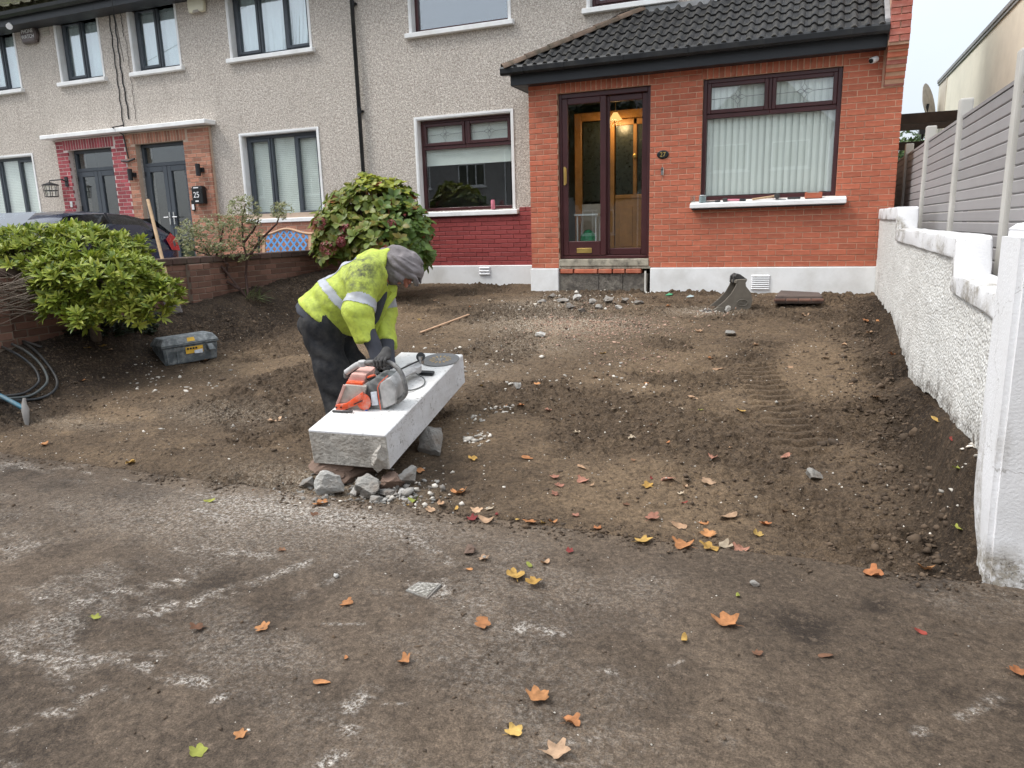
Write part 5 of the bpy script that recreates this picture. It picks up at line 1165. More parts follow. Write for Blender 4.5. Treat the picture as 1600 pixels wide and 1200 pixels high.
scatter('soil_clods', xy, np.exp(NP.normal(-4.85,.42,len(xy))), 'clod', .7, .3, False, 'loose brown clods of earth all over the scraped garden', 'soil')
n = 2200; xy = np.stack([4.62-np.abs(NP.normal(0,.22,n)), NP.uniform(-7.0,-.3,n)], 1); scatter('bank_clods', xy, np.exp(NP.normal(-4.75,.5,n)), 'clod', .8, .3, True, 'dark crumbled soil fallen along the foot of the white wall', 'soil')
n = 1500; xy = np.stack([NP.uniform(-3.2,-2.2,n), NP.uniform(-6.6,-.2,n)], 1); scatter('left_bank_clods', xy, np.exp(NP.normal(-4.8,.45,n)), 'clod', .8, .3, True, 'loose dark soil on the bank below the low brick wall', 'soil')
n = 2600; xx = NP.uniform(-1.5,4.7,n); xy = np.stack([xx, EDGE_Y-.02+.10*fbm(xx*3, xx*0, 75)+NP.normal(0,.07,n)], 1); scatter('edge_crumbs', xy, np.exp(NP.normal(-5.1,.5,n)), 'clod', .6, .25, False, 'soil crumbs spilled along the pavement edge', 'soil')
def clump(spots):
    out = []
    for px, py, n, s in spots: c = G(px, py); out.append(np.stack([c[0]+NP.normal(0,s,n), c[1]+NP.normal(0,s*1.0,n)], 1))
    return np.concatenate(out)
xy = clump([(930,515,900,.45),(880,500,500,.35),(980,510,400,.35),(1000,560,150,.3),(920,475,300,.3),(1120,488,160,.13)]); xy = xy[xy[:,1] < -.08]; scatter('gravel', xy, np.exp(NP.normal(-4.7,.42,len(xy))), 'chips_pink', .7, .25, False, 'pinkish gravel spread before the porch step', 'gravel')
xy = clump([(787,643,46,.07),(742,686,40,.06),(801,603,14,.04),(735,655,16,.06),(700,560,30,.2),(1110,488,60,.1),(830,480,60,.3),(880,465,70,.2),(960,470,60,.25),(760,560,40,.3),(960,590,40,.35),(620,775,60,.16),(300,600,30,.3),(230,590,24,.15),(1500,735,20,.1)]); xy = xy[xy[:,1] < -.08]
scatter('plaster_chips', xy, np.exp(NP.normal(-4.45,.45,len(xy))), 'chips', .6, .2, True, 'pale plaster and mortar chips lying on the soil', 'debris')
n = 2600; xy = np.stack([NP.uniform(-3.0,4.6,n), NP.uniform(-7.1,-.1,n)], 1); scatter('pale_grit', xy, np.exp(NP.normal(-5.25,.4,n)), 'chips', .7, .2, False, 'tiny pale grit sprinkled over the garden soil', 'grit')
n = 5200; xy = np.stack([NP.uniform(-1.6,5.6,n), NP.uniform(-9.9,-7.18,n)], 1); k = NP.random(n) < .25+.75*sst(-.05,.2, fbm(xy[:,0]*1.4, xy[:,1]*1.4, 73, 3)); xy = xy[k]; scatter('pavement_crumbs', xy, np.exp(NP.normal(-5.5,.5,len(xy))), 'clod', .6, .2, False, 'small mud crumbs scattered over the dirty pavement', 'soil')
n = 700; xy = np.stack([NP.uniform(-1.6,5.6,n), NP.uniform(-9.9,-7.18,n)], 1); scatter('pavement_grit', xy, np.exp(NP.normal(-5.7,.4,n)), 'chips', .6, .2, False, 'tiny white grit scattered over the dirty pavement', 'grit')
xy = clump([(540,765,150,.16),(600,768,120,.12),(490,765,60,.10),(640,775,70,.12)]); scatter('rubble_crumbs', xy, np.exp(NP.normal(-4.5,.5,len(xy))), 'rock_grey', .7, .2, True, 'crumbled concrete bits around the stones under the slab', 'rubble')
def rockmesh(seed, sx, sy, sz, mat, cuts=13):
    r = random.Random(seed); bm = bmesh.new(); bmesh.ops.create_icosphere(bm, subdivisions=4 if sx > .045 else 3, radius=1)
    pl = [(Vector((r.gauss(0,1), r.gauss(0,1), r.gauss(0,1))).normalized(), r.uniform(.42,.8)) for _ in range(cuts)]
    for v in bm.verts:
        for n_, d in pl:
            k = v.co.dot(n_)-d
            if k > 0: v.co -= n_*k
        j = 1.25+.42*float(fbm(v.co.x*2.8+seed, v.co.y*2.8+v.co.z*3.5, seed % 50, 5)); v.co = Vector((v.co.x*sx*j, v.co.y*sy*j, v.co.z*sz*j))
    me = bpy.data.meshes.new('stone'); bm.to_mesh(me); bm.free(); me.materials.append(MT[mat]); return me
def stone(px, py, w, h, mat, label, seed, name='rubble_stone', dz=0., depth=1.0, cat='stone', grp=None, z=None):
    p = G(px, py+h*.45); zc_ = float((p-CAM) @ _f); sx = w/2/FPX*zc_*1.15; sz = h/2/FPX*zc_*1.1
    o = link(name, rockmesh(seed, sx, sx*depth, sz, mat), None, None, False, None, (p[0], p[1]+sx*.4*depth, p[2]+sz*.75+dz), (0,0,YAW+RNG.uniform(-.4,.4))); tag(o, label, cat, grp); return o
RB = 'broken rubble under the white slab'
stone(513,757,36,36,'rock_white','jagged pale lump of broken concrete in front of the slab end',1,grp=RB)
stone(573,764,38,32,'rock_grey','grey broken stone under the front corner of the slab',2,grp=RB)
stone(515,738,62,26,'rock_brown','dark earthy block wedged under the broken end of the slab',3,grp=RB,dz=.02)
stone(545,741,60,26,'rock_brown','brown earthy lump under the middle of the slab end',33,grp=RB)
stone(632,745,30,30,'rock_grey','grey angular stone right of the slab corner',4,grp=RB); stone(610,752,36,24,'rock_brown','reddish brown half brick under the slab corner',5,grp=RB)
stone(478,755,28,18,'rock_grey','flat grey stone at the far left of the rubble',6,grp=RB); stone(553,768,16,12,'rock_white','small white chip between two rubble stones',7,grp=RB); stone(600,770,22,12,'rock_grey','small grey flake at the front of the rubble',8,grp=RB)
stone(627,768,14,10,'rock_white','small pale pebble at the right end of the rubble',9,grp=RB); stone(588,780,18,10,'rock_grey','small rubble flake lying on the pavement edge',10,grp=RB)
stone(668,684,40,50,'rock_grey','grey boulder propping the middle of the white slab',11,name='prop_stone',depth=1.2,dz=-.03)
stone(1271,743,26,16,'rock_grey','lone grey stone on the scraped soil near the tyre marks',12); stone(733,860,18,13,'rock_brown','dark clod on the pavement before the leaf drift',13); stone(757,871,6,5,'rock_grey','tiny pebble beside a tan leaf on the pavement',14)
stone(1180,913,14,9,'rock_grey','small grey pebble at the right middle of the pavement',15); stone(1137,482,10,9,'rock_white','white stone chip in front of the digger bucket',16); stone(524,900,8,7,'rock_white','small white pebble on the left middle pavement',17)
stone(807,602,10,12,'rock_white','upright white chip on the soil behind the disc end of slab',18); stone(844,523,14,9,'rock_white','pale flat stone near the gravel patch',19); stone(1143,520,14,11,'rock_grey','grey stone in front of the bucket on bare soil',20)
for i, (px, py, w, h, m) in enumerate(((878,470,16,9,'rock_grey'),(900,465,12,10,'rock_white'),(862,462,12,7,'rock_grey'),(925,472,14,8,'rock_grey'),(950,468,16,9,'rock_grey'),(975,470,14,8,'rock_grey'),(890,478,14,8,'rock_grey'),(935,480,12,7,'rock_grey'),(910,484,12,7,'rock_grey'),(965,480,11,7,'rock_white'),(845,472,12,7,'rock_grey'),(998,472,12,7,'rock_grey'))):
    stone(px, py, w, h, m, ('pale ' if m == 'rock_white' else 'grey ')+'rubble piece below the porch door, '+['under the left jamb','under the left pane','farthest left at the jamb','under the door centre','right of the door centre','under the right pane','front left of the heap','front centre of the heap','nearest the camera in the heap','front right of the heap','left end by the white plinth','right end by the white pipe'][i], 40+i, grp='rubble below the porch door')
# ------------------------------------------------------------------ white concrete slab (felled gate pier) and saw
SLl, SLw, SLn = Vector((-.107,.980,.168)), Vector((.994,.112,-.019)), Vector((.038,-.165,.986))
SO = Vector((1.042,-6.998,-.622))
SM = Matrix(((SLw.x,SLl.x,SLn.x,SO.x),(SLw.y,SLl.y,SLn.y,SO.y),(SLw.z,SLl.z,SLn.z,SO.z),(0,0,0,1)))   # slab frame: x across, y along, z up from top face
slab = thing('concrete_slab','toppled white painted concrete pier lying across rubble','slab',worldparts=False,M=SM)
W, L, T = .534, 1.551, .241
bm = bmesh.new(); bmesh.ops.create_cube(bm, size=1)
for v in bm.verts: v.co = Vector((W/2+v.co.x*W, L/2+.03+v.co.y*(L-.06), -T/2+v.co.z*T))
bmesh.ops.bevel(bm, geom=bm.edges[:], offset=.006, segments=1, affect='EDGES')
bmesh.ops.subdivide_edges(bm, edges=[e for e in bm.edges if e.calc_length() > .05], cuts=22, use_grid_fill=True)
for v in bm.verts:
    c = v.co; n_ = float(fbm(c.x*9+c.z*7, c.z*9+c.y*3, 81, 3))
    if c.y < .036:
        k = min(1., max(0., -c.z/T)); c.y += .20*k*k*(.5+2.2*float(fbm(c.x*6, c.z*7, 82, 3)))+.20*float(fbm(c.x*15, c.z*15, 83, 4))*(.10+k)-.03*k
        if c.z < -T*.8: c.z += .07*(1-abs(c.x/W-.5))*float(fbm(c.x*8, 1, 84, 2)+.3)
    elif c.z > -.004: c.z += .003*n_
    elif c.x > W-.004: c.x += .006*n_
bmesh.ops.recalc_face_normals(bm, faces=bm.faces)
bm.normal_update()
me = bpy.data.meshes.new('block'); 
for f in bm.faces:
    cc = f.calc_center_median()
    f.material_index = 2 if (cc.y < .05 and f.normal.y < -.2) or (cc.y < .2 and cc.z < -.02 and f.normal.y < -.25) else (0 if f.normal.z > .7 else 1)
bm.to_mesh(me); bm.free()
for m_ in ('slab_top','slab_side','broken_concrete'): me.materials.append(MT[m_])
link('block', me, None, slab)
link('broken_edge', rockmesh(92,.06,.04,.09,'broken_concrete'), None, slab, False, None, (.475,.055,-.175))
# abrasive disc
disc = thing('cutting_disc','round grey abrasive cutting disc lying on the far end of the slab','disc',worldparts=False,M=SM @ Matrix.Translation((.40,1.395,.004)))
MB().lathe([(.012,0),(.148,0),(.150,.002),(.148,.004),(.012,.004)],48).build('disc_body','disc_grey',disc)
MB().lathe([(.010,.0045),(.026,.0045),(.026,.0055),(.010,.0055)],24).build('centre_ring','chrome',disc)
lb = MB()
for k in range(14):
    a = k*.45; lb.add([((.045+.0*j)*math.cos(a+da) if j == 0 else .085*math.cos(a+da), (.045 if j == 0 else .085)*math.sin(a+da), .0052) for j, da in ((0,0),(0,.16),(1,.13),(1,0))], [(0,1,2,3)])
lb.build('label_print','disc_gold',disc)
# power cutter, built in the slab frame
saw = thing('power_cutter','dusty orange and grey petrol cut off saw on the white slab','power saw',worldparts=False,M=SM)
SMi = np.array(SM.inverted())
def sp(px, py, b):   # pixel -> slab frame point on the plane y=b
    o = SMi[:3,:3] @ CAM+SMi[:3,3]; d = SMi[:3,:3] @ ray(px, py); t_ = (b-o[1])/d[1]; return o+d*t_
def spz(px, py, h):
    o = SMi[:3,:3] @ CAM+SMi[:3,3]; d = SMi[:3,:3] @ ray(px, py); t_ = (h-o[2])/d[2]; return o+d*t_
def block(pts, b0, b1, name, mat, bev=.01, shrink=.92, up=0., seg=2):
    P = [sp(x, y, b0) for x, y in pts]; c = sum(P)/len(P); n_ = len(P)
    Q = [c+(p-c)*shrink+np.array([0,b1-b0,up]) for p in P]
    return MB().add(P+Q, [tuple(range(n_)), tuple(range(2*n_-1,n_-1,-1))]+[(i,i+n_,(i+1)%n_+n_,(i+1)%n_) for i in range(n_)]).build(name, mat, saw, bevel=bev, seg=seg, smooth=True)
block([(531,640),(565,642),(572,604),(538,601),(524,630)], .40, .56, 'engine_casing', 'saw_dust_tan', .008)
block([(523,636),(528,634),(540,603),(536,601)], .388, .398, 'casing_edge', 'saw_pink_dust', .002, 1)
block([(537,606),(567,606),(566,598),(541,597)], .415, .47, 'top_band', 'saw_orange', .005)
for k in range(4): block([(541+k*1.6,598-k*3.2),(566+k*1.2,599-k*3.2),(566+k*1.2,597-k*3.2),(542+k*1.6,596-k*3.2)], .43+k*.03, .455+k*.03, 'vent_rib', 'saw_orange' if k < 2 else 'saw_pink_dust', .003)
block([(541,600),(569,602),(572,586),(548,584)], .45, .62, 'top_cover', 'saw_pink_dust', .012)
block([(568,641),(600,641),(618,632),(618,605),(608,592),(586,590),(570,600)], .42, .60, 'air_filter_housing', 'saw_grey', .016)
block([(598,640),(618,631),(619,604),(609,590),(594,598),(592,606)], .412, .60, 'fuel_tank', 'saw_pale', .016)
st_ = [sp(x,y,.402) for x,y in ((606,587),(593,599),(590,606),(592,622),(595,640))]; MB().tube(st_, .0035, 6).build('orange_seam', 'saw_orange', saw)
block([(579,613),(588,612),(591,633),(581,634)], .408, .414, 'label_plate', 'sticker_white', .001, 1)
block([(524,641),(538,641),(556,634),(568,622),(567,612),(560,617),(540,631),(524,633)], .375, .40, 'guard_arm', 'saw_orange', .006)
c = sp(569,627,.40); MB().lathe([(.0,0),(.05,0),(.052,.012),(.04,.022),(.0,.024)], 24, Matrix.Translation(c) @ Matrix.Rotation(math.pi/2,4,'X') @ Matrix.Diagonal((1,1.15,1,1))).build('starter_cover','saw_orange',saw,smooth=True)
MB().tube([sp(553,632,.372), sp(566,626,.372)], .004, 6).build('pull_slot','black_gloss',saw)
for x in (525.5,533): MB().lathe([(0,0),(.006,0),(.006,.003),(0,.003)], 10, Matrix.Translation(sp(x,636.5,.374)) @ Matrix.Rotation(math.pi/2,4,'X')).build('bolt','black_gloss',saw)
block([(569,637),(573,637),(574,642),(570,642)], .385, .40, 'blue_valve', 'blue_plastic', .002)
block([(573,589),(583,586),(586,590),(575,593)], .44, .47, 'filler_cap', 'saw_orange', .004); block([(573,592),(585,588),(586,593),(575,596)], .43, .45, 'cap_latch', 'black_gloss', .003)
hp = [sp(541,590,.50),sp(541,582,.50),sp(548,577,.50),sp(557,571,.50),sp(566,568,.50),sp(581,566,.50),sp(603,566,.50),sp(613,569,.50),sp(621,575,.49),sp(628,585,.48),sp(632,598,.46),sp(634,611,.45),sp(630,620,.45),sp(620,628,.46)]
# refine into a smooth path
def smoothpath(P, n=6):
    P = [Vector(p) for p in P]; out = []
    for i in range(len(P)-1):
        p0, p1, p2, p3 = P[max(i-1,0)], P[i], P[i+1], P[min(i+2,len(P)-1)]
        for k in range(n):
            t_ = k/n; out.append(.5*((2*p1)+(-p0+p2)*t_+(2*p0-5*p1+4*p2-p3)*t_*t_+(-p0+3*p1-3*p2+p3)*t_**3))
    return out+[P[-1]]
MB().tube(smoothpath(hp), .0165, 10).build('front_handle','saw_handle',saw,smooth=True)
MB().tube(smoothpath(hp[1:5]), .021, 10).build('handle_grip','saw_pale',saw,smooth=True); MB().lathe([(.0,-.022),(.026,-.018),(.028,.0),(.026,.018),(0,.022)],16,Matrix.Translation(hp[4])).build('handle_clamp','saw_pale',saw,smooth=True)
# cutting arm reaching away along the slab
arm = MB(); a0, a1, a2 = Vector((.235,.58,.095)), Vector((.30,.80,.085)), Vector((.34,1.02,.07))
arm.tube([a0,a1,a2],[.055,.048,.045],12,flat=.55); arm.build('cutting_arm','saw_pale',saw,smooth=True)
MB().lathe([(.0,-.03),(.055,-.03),(.06,-.01),(.06,.02),(.045,.032),(0,.035)],20,Matrix.Translation(a2+Vector((-.005,.0,.0)))).build('arm_head','saw_pale',saw,smooth=True)
MB().tube([a2+Vector((.035,.06,.02)),a2+Vector((.035,.06,.075))],.022,14).build('blade_spindle','chrome',saw); MB().lathe([(.018,-.006),(.034,-.006),(.034,.006),(.018,.006)],20,Matrix.Translation(a2+Vector((.035,.06,.07))) @ Matrix.Rotation(math.radians(60),4,'X')).build('flange','black_gloss',saw)
MB().box(.35,1.05,.004,.47,1.10,.03).build('guard_bracket','black_gloss',saw,bevel=.012,seg=2)
MB().tube(smoothpath([Vector((.36,.98,.05)),Vector((.44,.95,.02)),Vector((.47,.86,.008)),Vector((.43,.76,.01)),Vector((.37,.70,.03))]),.0045,6).build('water_hose','hose_pale',saw,smooth=True)
MB().tube([a0+Vector((.05,.05,.05)),a1+Vector((.05,.05,.06)),a2+Vector((.03,.03,.05))],.006,6).build('throttle_cable','black_gloss',saw)
MB().box(.02,.46,.0,.33,.66,.05).build('base_plate','saw_handle',saw,bevel=.015,seg=2); MB().tube([(.03,.335,.008),(.10,.335,.008),(.17,.345,.012)],.008,6).build('front_foot','steel_dark',saw)
MB().tube([(.10,.62,.13),(.15,.80,.14),(.20,.84,.10),(.16,.68,.07)],.020,10).build('rear_handle','black_gloss',saw,smooth=True)

# ------------------------------------------------------------------ excavator bucket
bu = G(1139,486); bkt = thing('excavator_bucket','grey steel mini digger bucket on the soil by the porch','bucket',worldparts=False,M=Matrix.Translation((bu[0]+.02,bu[1]+.02,bu[2]-.012)) @ Matrix.Rotation(math.radians(20),4,'Z') @ Matrix.Scale(.86,4))
# side profile in local x (left=mouth) and z ; width along y
cutp = [(-.30,.0),(-.20,.07),(-.10,.15),(.0,.26),(.055,.36),(.08,.44)]; outp = [(.08,.44),(.19,.44),(.20,.36),(.27,.27),(.30,.16),(.28,.06),(.22,.005),(-.05,.0),(-.30,-.005)]
side = cutp+outp[1:]
for yy in (0.,.33): MB().ext(side, yy, yy+.018, 'y').build('side_plate','steel_bucket',bkt,bevel=.003)
sh = MB(); op = outp[1:]
for (xa,za),(xb,zb_) in zip(op[:-1],op[1:]): sh.add([(xa,.018,za),(xb,.018,zb_),(xb,.33,zb_),(xa,.33,za),(xa*.94,.018,za*.94+.012),(xb*.94,.018,zb_*.94+.012),(xb*.94,.33,zb_*.94+.012),(xa*.94,.33,za*.94+.012)],[(0,1,2,3),(7,6,5,4),(0,4,5,1),(3,2,6,7),(1,5,6,2),(0,3,7,4)])
sh.build('shell','steel_bucket',bkt)
MB().box(.07,.0,.425,.21,.348,.455).box(.055,.0,.40,.09,.348,.44).build('top_plate','steel_bucket',bkt,bevel=.006)
for yy in (.085,.235): 
    MB().ext([(.03,.40),(.04,.50),(.09,.535),(.14,.52),(.22,.46),(.24,.43),(.22,.40)], yy, yy+.03, 'y').build('hinge_ear','steel_dark',bkt,bevel=.008)
for x, z in ((.085,.49),(.20,.44)): MB().tube([(x,.05,z),(x,.30,z)],.026,12).build('pin','steel_dark',bkt,smooth=True)
for k in range(3): MB().ext([(-.42,-.008),(-.40,.012),(-.27,.03),(-.25,.0)], .03+k*.125, .075+k*.125, 'y').build('tooth','steel_dark',bkt,bevel=.006)
MB().ext([(-.32,.005),(-.19,.07),(-.10,.06),(-.10,.0)],-.016,-.001,'y').build('side_cutter','steel_bucket',bkt,bevel=.003)
ring = [(.155+.075*math.cos(a)*1.0, -.004, .125+.045*math.sin(a)) for a in [i*math.pi/12 for i in range(25)]]; MB().tube(ring,.006,6).build('cast_badge','steel_bucket',bkt,smooth=True)
for k in range(3): MB().tube([(.115,-.003,.105+k*.02),(.195,-.003,.110+k*.02)],.004,5).build('badge_line','steel_bucket',bkt)
MB().add([(-.24,.02,.03),(.2,.02,.03),(.2,.32,.03),(-.24,.32,.03),(-.22,.02,.08),(.1,.02,.10),(.1,.32,.06),(-.22,.32,.05)],[(4,5,6,7),(0,1,5,4),(1,2,6,5),(2,3,7,6),(3,0,4,7)]).build('soil_load','clod',bkt)
# ------------------------------------------------------------------ toolbox
t0, t1 = G(258,574), G(340,560); dv = Vector(t1-t0); an = math.atan2(dv.y, dv.x); zt = (t0[2]+t1[2])/2-.005
tbx = thing('toolbox','dusty dark grey plastic toolbox with yellow labels on the soil','toolbox',worldparts=False,M=Matrix.Translation((t0[0],t0[1],zt)) @ Matrix.Rotation(an,4,'Z') @ Matrix.Rotation(-.03,4,'Y')); TL_, TD, TH = .60, .30, .19
MB().add([(.02,.02,0),(TL_-.02,.02,0),(TL_-.02,TD-.02,0),(.02,TD-.02,0),(0,0,TH),(TL_,0,TH),(TL_,TD,TH),(0,TD,TH)],[(0,3,2,1),(4,5,6,7),(0,1,5,4),(1,2,6,5),(2,3,7,6),(3,0,4,7)]).build('tub','toolbox_grey',tbx,bevel=.012,seg=2)
MB().box(-.012,-.012,TH+.004,TL_+.012,TD+.012,TH+.022).build('tub_rim','toolbox_grey',tbx,bevel=.004)
MB().add([(-.014,-.014,TH+.026),(TL_+.014,-.014,TH+.026),(TL_+.014,TD+.014,TH+.026),(-.014,TD+.014,TH+.026),(.03,.03,TH+.10),(TL_-.03,.03,TH+.10),(TL_-.03,TD-.03,TH+.10),(.03,TD-.03,TH+.10)],[(0,3,2,1),(4,5,6,7),(0,1,5,4),(1,2,6,5),(2,3,7,6),(3,0,4,7)]).build('lid','toolbox_lid',tbx,bevel=.010,seg=2)
for x in (.05,.15,.40,.50): MB().add([(x,-.006,TH+.032),(x+.06,-.006,TH+.032),(x+.055,.022,TH+.092),(x+.005,.022,TH+.092),(x,.02,TH+.032),(x+.06,.02,TH+.032)],[(0,1,2,3),(0,3,4),(1,5,2)]).build('lid_rib','toolbox_lid',tbx)
for x in (.035,.14): MB().box(x,-.001,.015,x+.02,.016,TH-.01).build('tub_rib','toolbox_grey',tbx)
MB().box(.0,-.0035,0,.0,0,0) if False else None
lab_ = MB().add([(.24,-.0035+.012*.3,.10),(.43,-.0035+.012*.3,.10),(.43,-.0028,.175),(.24,-.0028,.175)],[(0,1,2,3)]).xf(Matrix.Translation((0,.004,0))).xf(Matrix.Translation((0,-.003,0))).build('front_label','sticker_yellow',tbx)
MB().add([(.33,-.002,.095),(.42,-.002,.09),(.42,-.004,.135),(.33,-.004,.13)],[(0,1,2,3)]).xf(Matrix.Translation((0,-.003,0))).build('label_tear','sticker_white',tbx)
for k in range(4): MB().box(.255+k*.03,-.0065,.145,.275+k*.03,-.005,.165).build('label_print','sticker_black',tbx)
MB().add([(.27,-.0,TH+.045),(.355,-.0,TH+.045),(.35,.019,TH+.085),(.275,.019,TH+.085)],[(0,1,2,3)]).xf(Matrix.Translation((0,-.006,0))).build('lid_label','sticker_yellow',tbx)
MB().add([(.47,-.02,TH-.01),(.53,-.02,TH-.01),(.55,-.05,TH-.075),(.48,-.05,TH-.075),(.47,-.008,TH-.01),(.53,-.008,TH-.01),(.55,-.04,TH-.08),(.48,-.04,TH-.08)],[(0,1,2,3),(7,6,5,4),(0,4,5,1),(2,6,7,3),(1,5,6,2),(0,3,7,4)]).build('latch','toolbox_lid',tbx,bevel=.003)
# ------------------------------------------------------------------ pipe coil, pick, shovel, stick, cover, pipe bits
def onG(px, py, h): p = G(px, py); return Vector((p[0], p[1], p[2]+h))
cl = thing('pipe_coil','coil of grey plastic pipe on the dark soil at far left','pipe',tuple(G(20,600)))
MB().tube(smoothpath([onG(-60,560,.03),onG(-20,530,.03),onG(20,533,.03),onG(50,548,.03),onG(76,575,.03),onG(90,600,.03),onG(84,617,.03),onG(60,628,.03),onG(20,631,.03),onG(-40,632,.03)]),.013,8).build('loop','hose_grey',cl,smooth=True)
MB().tube(smoothpath([onG(-60,550,.06),onG(-10,538,.05),onG(30,550,.05),onG(60,572,.05),onG(75,597,.05),onG(70,612,.05),onG(45,626,.04),onG(0,632,.05),onG(-40,636,.04)]),.012,8).build('loop','hose_pale',cl,smooth=True)
MB().tube(smoothpath([onG(-40,526,.05),onG(0,529,.04),onG(40,539,.035),onG(66,547,.03)]),.012,8).build('loose_end','hose_grey',cl,smooth=True)
MB().tube(smoothpath([onG(-60,556,.05),onG(-15,545,.05),onG(25,560,.05),onG(52,580,.05),onG(62,598,.05),onG(58,610,.05),onG(35,622,.04),onG(-5,628,.05),onG(-40,630,.04)]),.012,8).build('loop','hose_grey',cl,smooth=True)
pk = thing('pickaxe','pickaxe with blue handle standing at the left edge','pickaxe',tuple(G(42,662)))
ph = onG(42,664,.0); top = Vector(at(38,622,float((np.array(ph)-CAM)@_f))); mid = (ph+top)/2+Vector((0,0,.02))
hd = Vector(at(-60,585,float((np.array(ph)-CAM)@_f)+.1))
MB().tube([mid+Vector((.01,0,0)), mid.lerp(hd,.5), hd],[.024,.021,.020],10,flat=.8).build('handle','pick_blue',pk,smooth=True)
MB().tube([ph-Vector((0,0,.03)),ph.lerp(top,.25),mid,ph.lerp(top,.75)+Vector((-.01,0,0)),top],[.012,.024,.032,.022,.012],8).build('head','pick_steel',pk,smooth=True)
sv = thing('shovel','long wooden handled shovel leaning on the low brick wall','shovel',tuple(G(270,487)))
g1 = onG(270,486,.0); zz_ = float((np.array(g1)-CAM)@_f); s0 = Vector(at(231,312,zz_+.25)); s1 = Vector(at(266,455,zz_+.02))
MB().tube([s0, s0.lerp(s1,.5), s1],[.020,.021,.019],10).build('handle','timber_pale',sv,smooth=True)
rt = Vector((_r[0],_r[1],_r[2])); b0_, b1_ = Vector(at(263,462,zz_)), Vector(at(272,488,zz_-.05)); MB().tube([s1, b0_.lerp(b1_,.4)],[.021,.012],8).build('socket','shovel_steel',sv)
MB().add([b0_-rt*.10,b0_+rt*.09,b1_+rt*.095,b1_+rt*.0-Vector((0,0,.03)),b1_-rt*.085,b0_-rt*.10+Vector((0,.02,0)),b0_+rt*.09+Vector((0,.02,0)),b1_+rt*.095+Vector((0,.02,0)),b1_-Vector((0,-.02,.03)),b1_-rt*.085+Vector((0,.02,0))],[(0,1,2,3,4),(9,8,7,6,5),(0,5,6,1),(1,6,7,2),(2,7,8,3),(3,8,9,4),(4,9,5,0)]).build('blade','shovel_steel',sv,bevel=.004)
stk = MB().bar(onG(657,521,.012),onG(733,493,.014),.03,.015).build('timber_lath','bench_wood',bevel=.003); tag(stk,'thin pale timber lath lying on the soil behind the worker','lath')
m0, m1, m2, m3 = G(1208,479), G(1287,479), G(1283,461), G(1217,461); zc_ = max(float(m[2]) for m in (m0,m1,m2,m3))+.0
mh = thing('inspection_cover','square stone slab edged with brick beside the porch plinth','cover',(float(m0[0]),float(m0[1]),float(zc_)-.05))
ctr = (m0+m1+m2+m3)/4
MB().add([tuple(ctr+(m-ctr)*.93)[:2]+(zc_+.035,) for m in (m0,m1,m2,m3)]+[tuple(ctr+(m-ctr)*.97)[:2]+(zc_-.06,) for m in (m0,m1,m2,m3)],[(0,1,2,3),(0,4,5,1),(1,5,6,2),(2,6,7,3),(3,7,4,0)]).build('slab','manhole',mh,bevel=.01)
for k in range(4):
    a_, b_ = Vector(m0).lerp(Vector(m1),k/4+.01), Vector(m0).lerp(Vector(m1),(k+1)/4-.01); MB().bar((a_.x,a_.y-.03,zc_-.012),(b_.x,b_.y-.03,zc_-.012),.06,.03).build('edge_brick','brick_dark',mh,bevel=.006)
for px, py, lb_, mt in ((1045,463,'scrap of green plastic on the soil by the white pipe','plastic_green'),(1078,466,'small teal plastic scrap left of the digger bucket','mug_teal')):
    p = onG(px,py,.012); o = MB().add([(p.x-.05,p.y,p.z),(p.x+.05,p.y-.01,p.z+.01),(p.x+.045,p.y+.05,p.z+.02),(p.x-.05,p.y+.06,p.z+.005),(p.x,p.y+.02,p.z+.035)],[(0,1,4),(1,2,4),(2,3,4),(3,0,4),(3,2,1,0)]).build('plastic_scrap',mt); tag(o,lb_,'plastic scrap')
# ------------------------------------------------------------------ things on the sills
can = MB().lathe([(.03,0),(.033,.006),(.033,.13),(.026,.145),(.026,.15),(.0,.15)],16,Matrix.Translation((-.90,.665,.915))).build('drink_can','pink',smooth=True); tag(can,'pink drink can standing on the living room window sill','can')
def sill(x): return Vector((x,-.075,.878))
mg = thing('paint_tin','small grey teal tin on the left end of porch window sill','tin',(2.53,-.06,.875)); MB().lathe([(.045,0),(.048,.005),(.048,.095),(.05,.10),(.043,.10),(.043,.09),(0,.09)],18,Matrix.Translation((2.53,-.06,.877))).build('tin_body','mug_teal',mg,smooth=True); MB().lathe([(.049,.085),(.051,.09),(.049,.096)],18,Matrix.Translation((2.53,-.06,.877))).build('tin_rim','chrome',mg)
gl = MB().lathe([(.035,0),(.04,.1),(.037,.1),(.033,.006),(0,.006)],14,Matrix.Translation((2.40,-.06,.876))).build('glass_jar','glass',smooth=True); tag(gl,'clear glass at the extreme left of the porch window sill','glass')
kn_ = thing('hammer','club hammer with red handle on the porch window sill','hammer',(2.9,-.08,.88)); MB().box(2.80,-.10,.878,2.86,-.05,.925).build('head','steel_dark',kn_,bevel=.008); MB().tube([(2.86,-.075,.897),(3.02,-.085,.893)],.013,8).build('handle','pink',kn_); MB().tube([(3.02,-.085,.893),(3.10,-.09,.891)],.015,8).build('grip','black_gloss',kn_)
ch = thing('chisel','dark steel chisel beside the small tin on the sill','chisel',(2.65,-.08,.88)); MB().tube([(2.58,-.09,.884),(2.70,-.085,.886)],.008,6).build('blade','steel_dark',ch); MB().tube([(2.70,-.085,.886),(2.77,-.083,.888)],.012,8).build('handle','iron',ch)
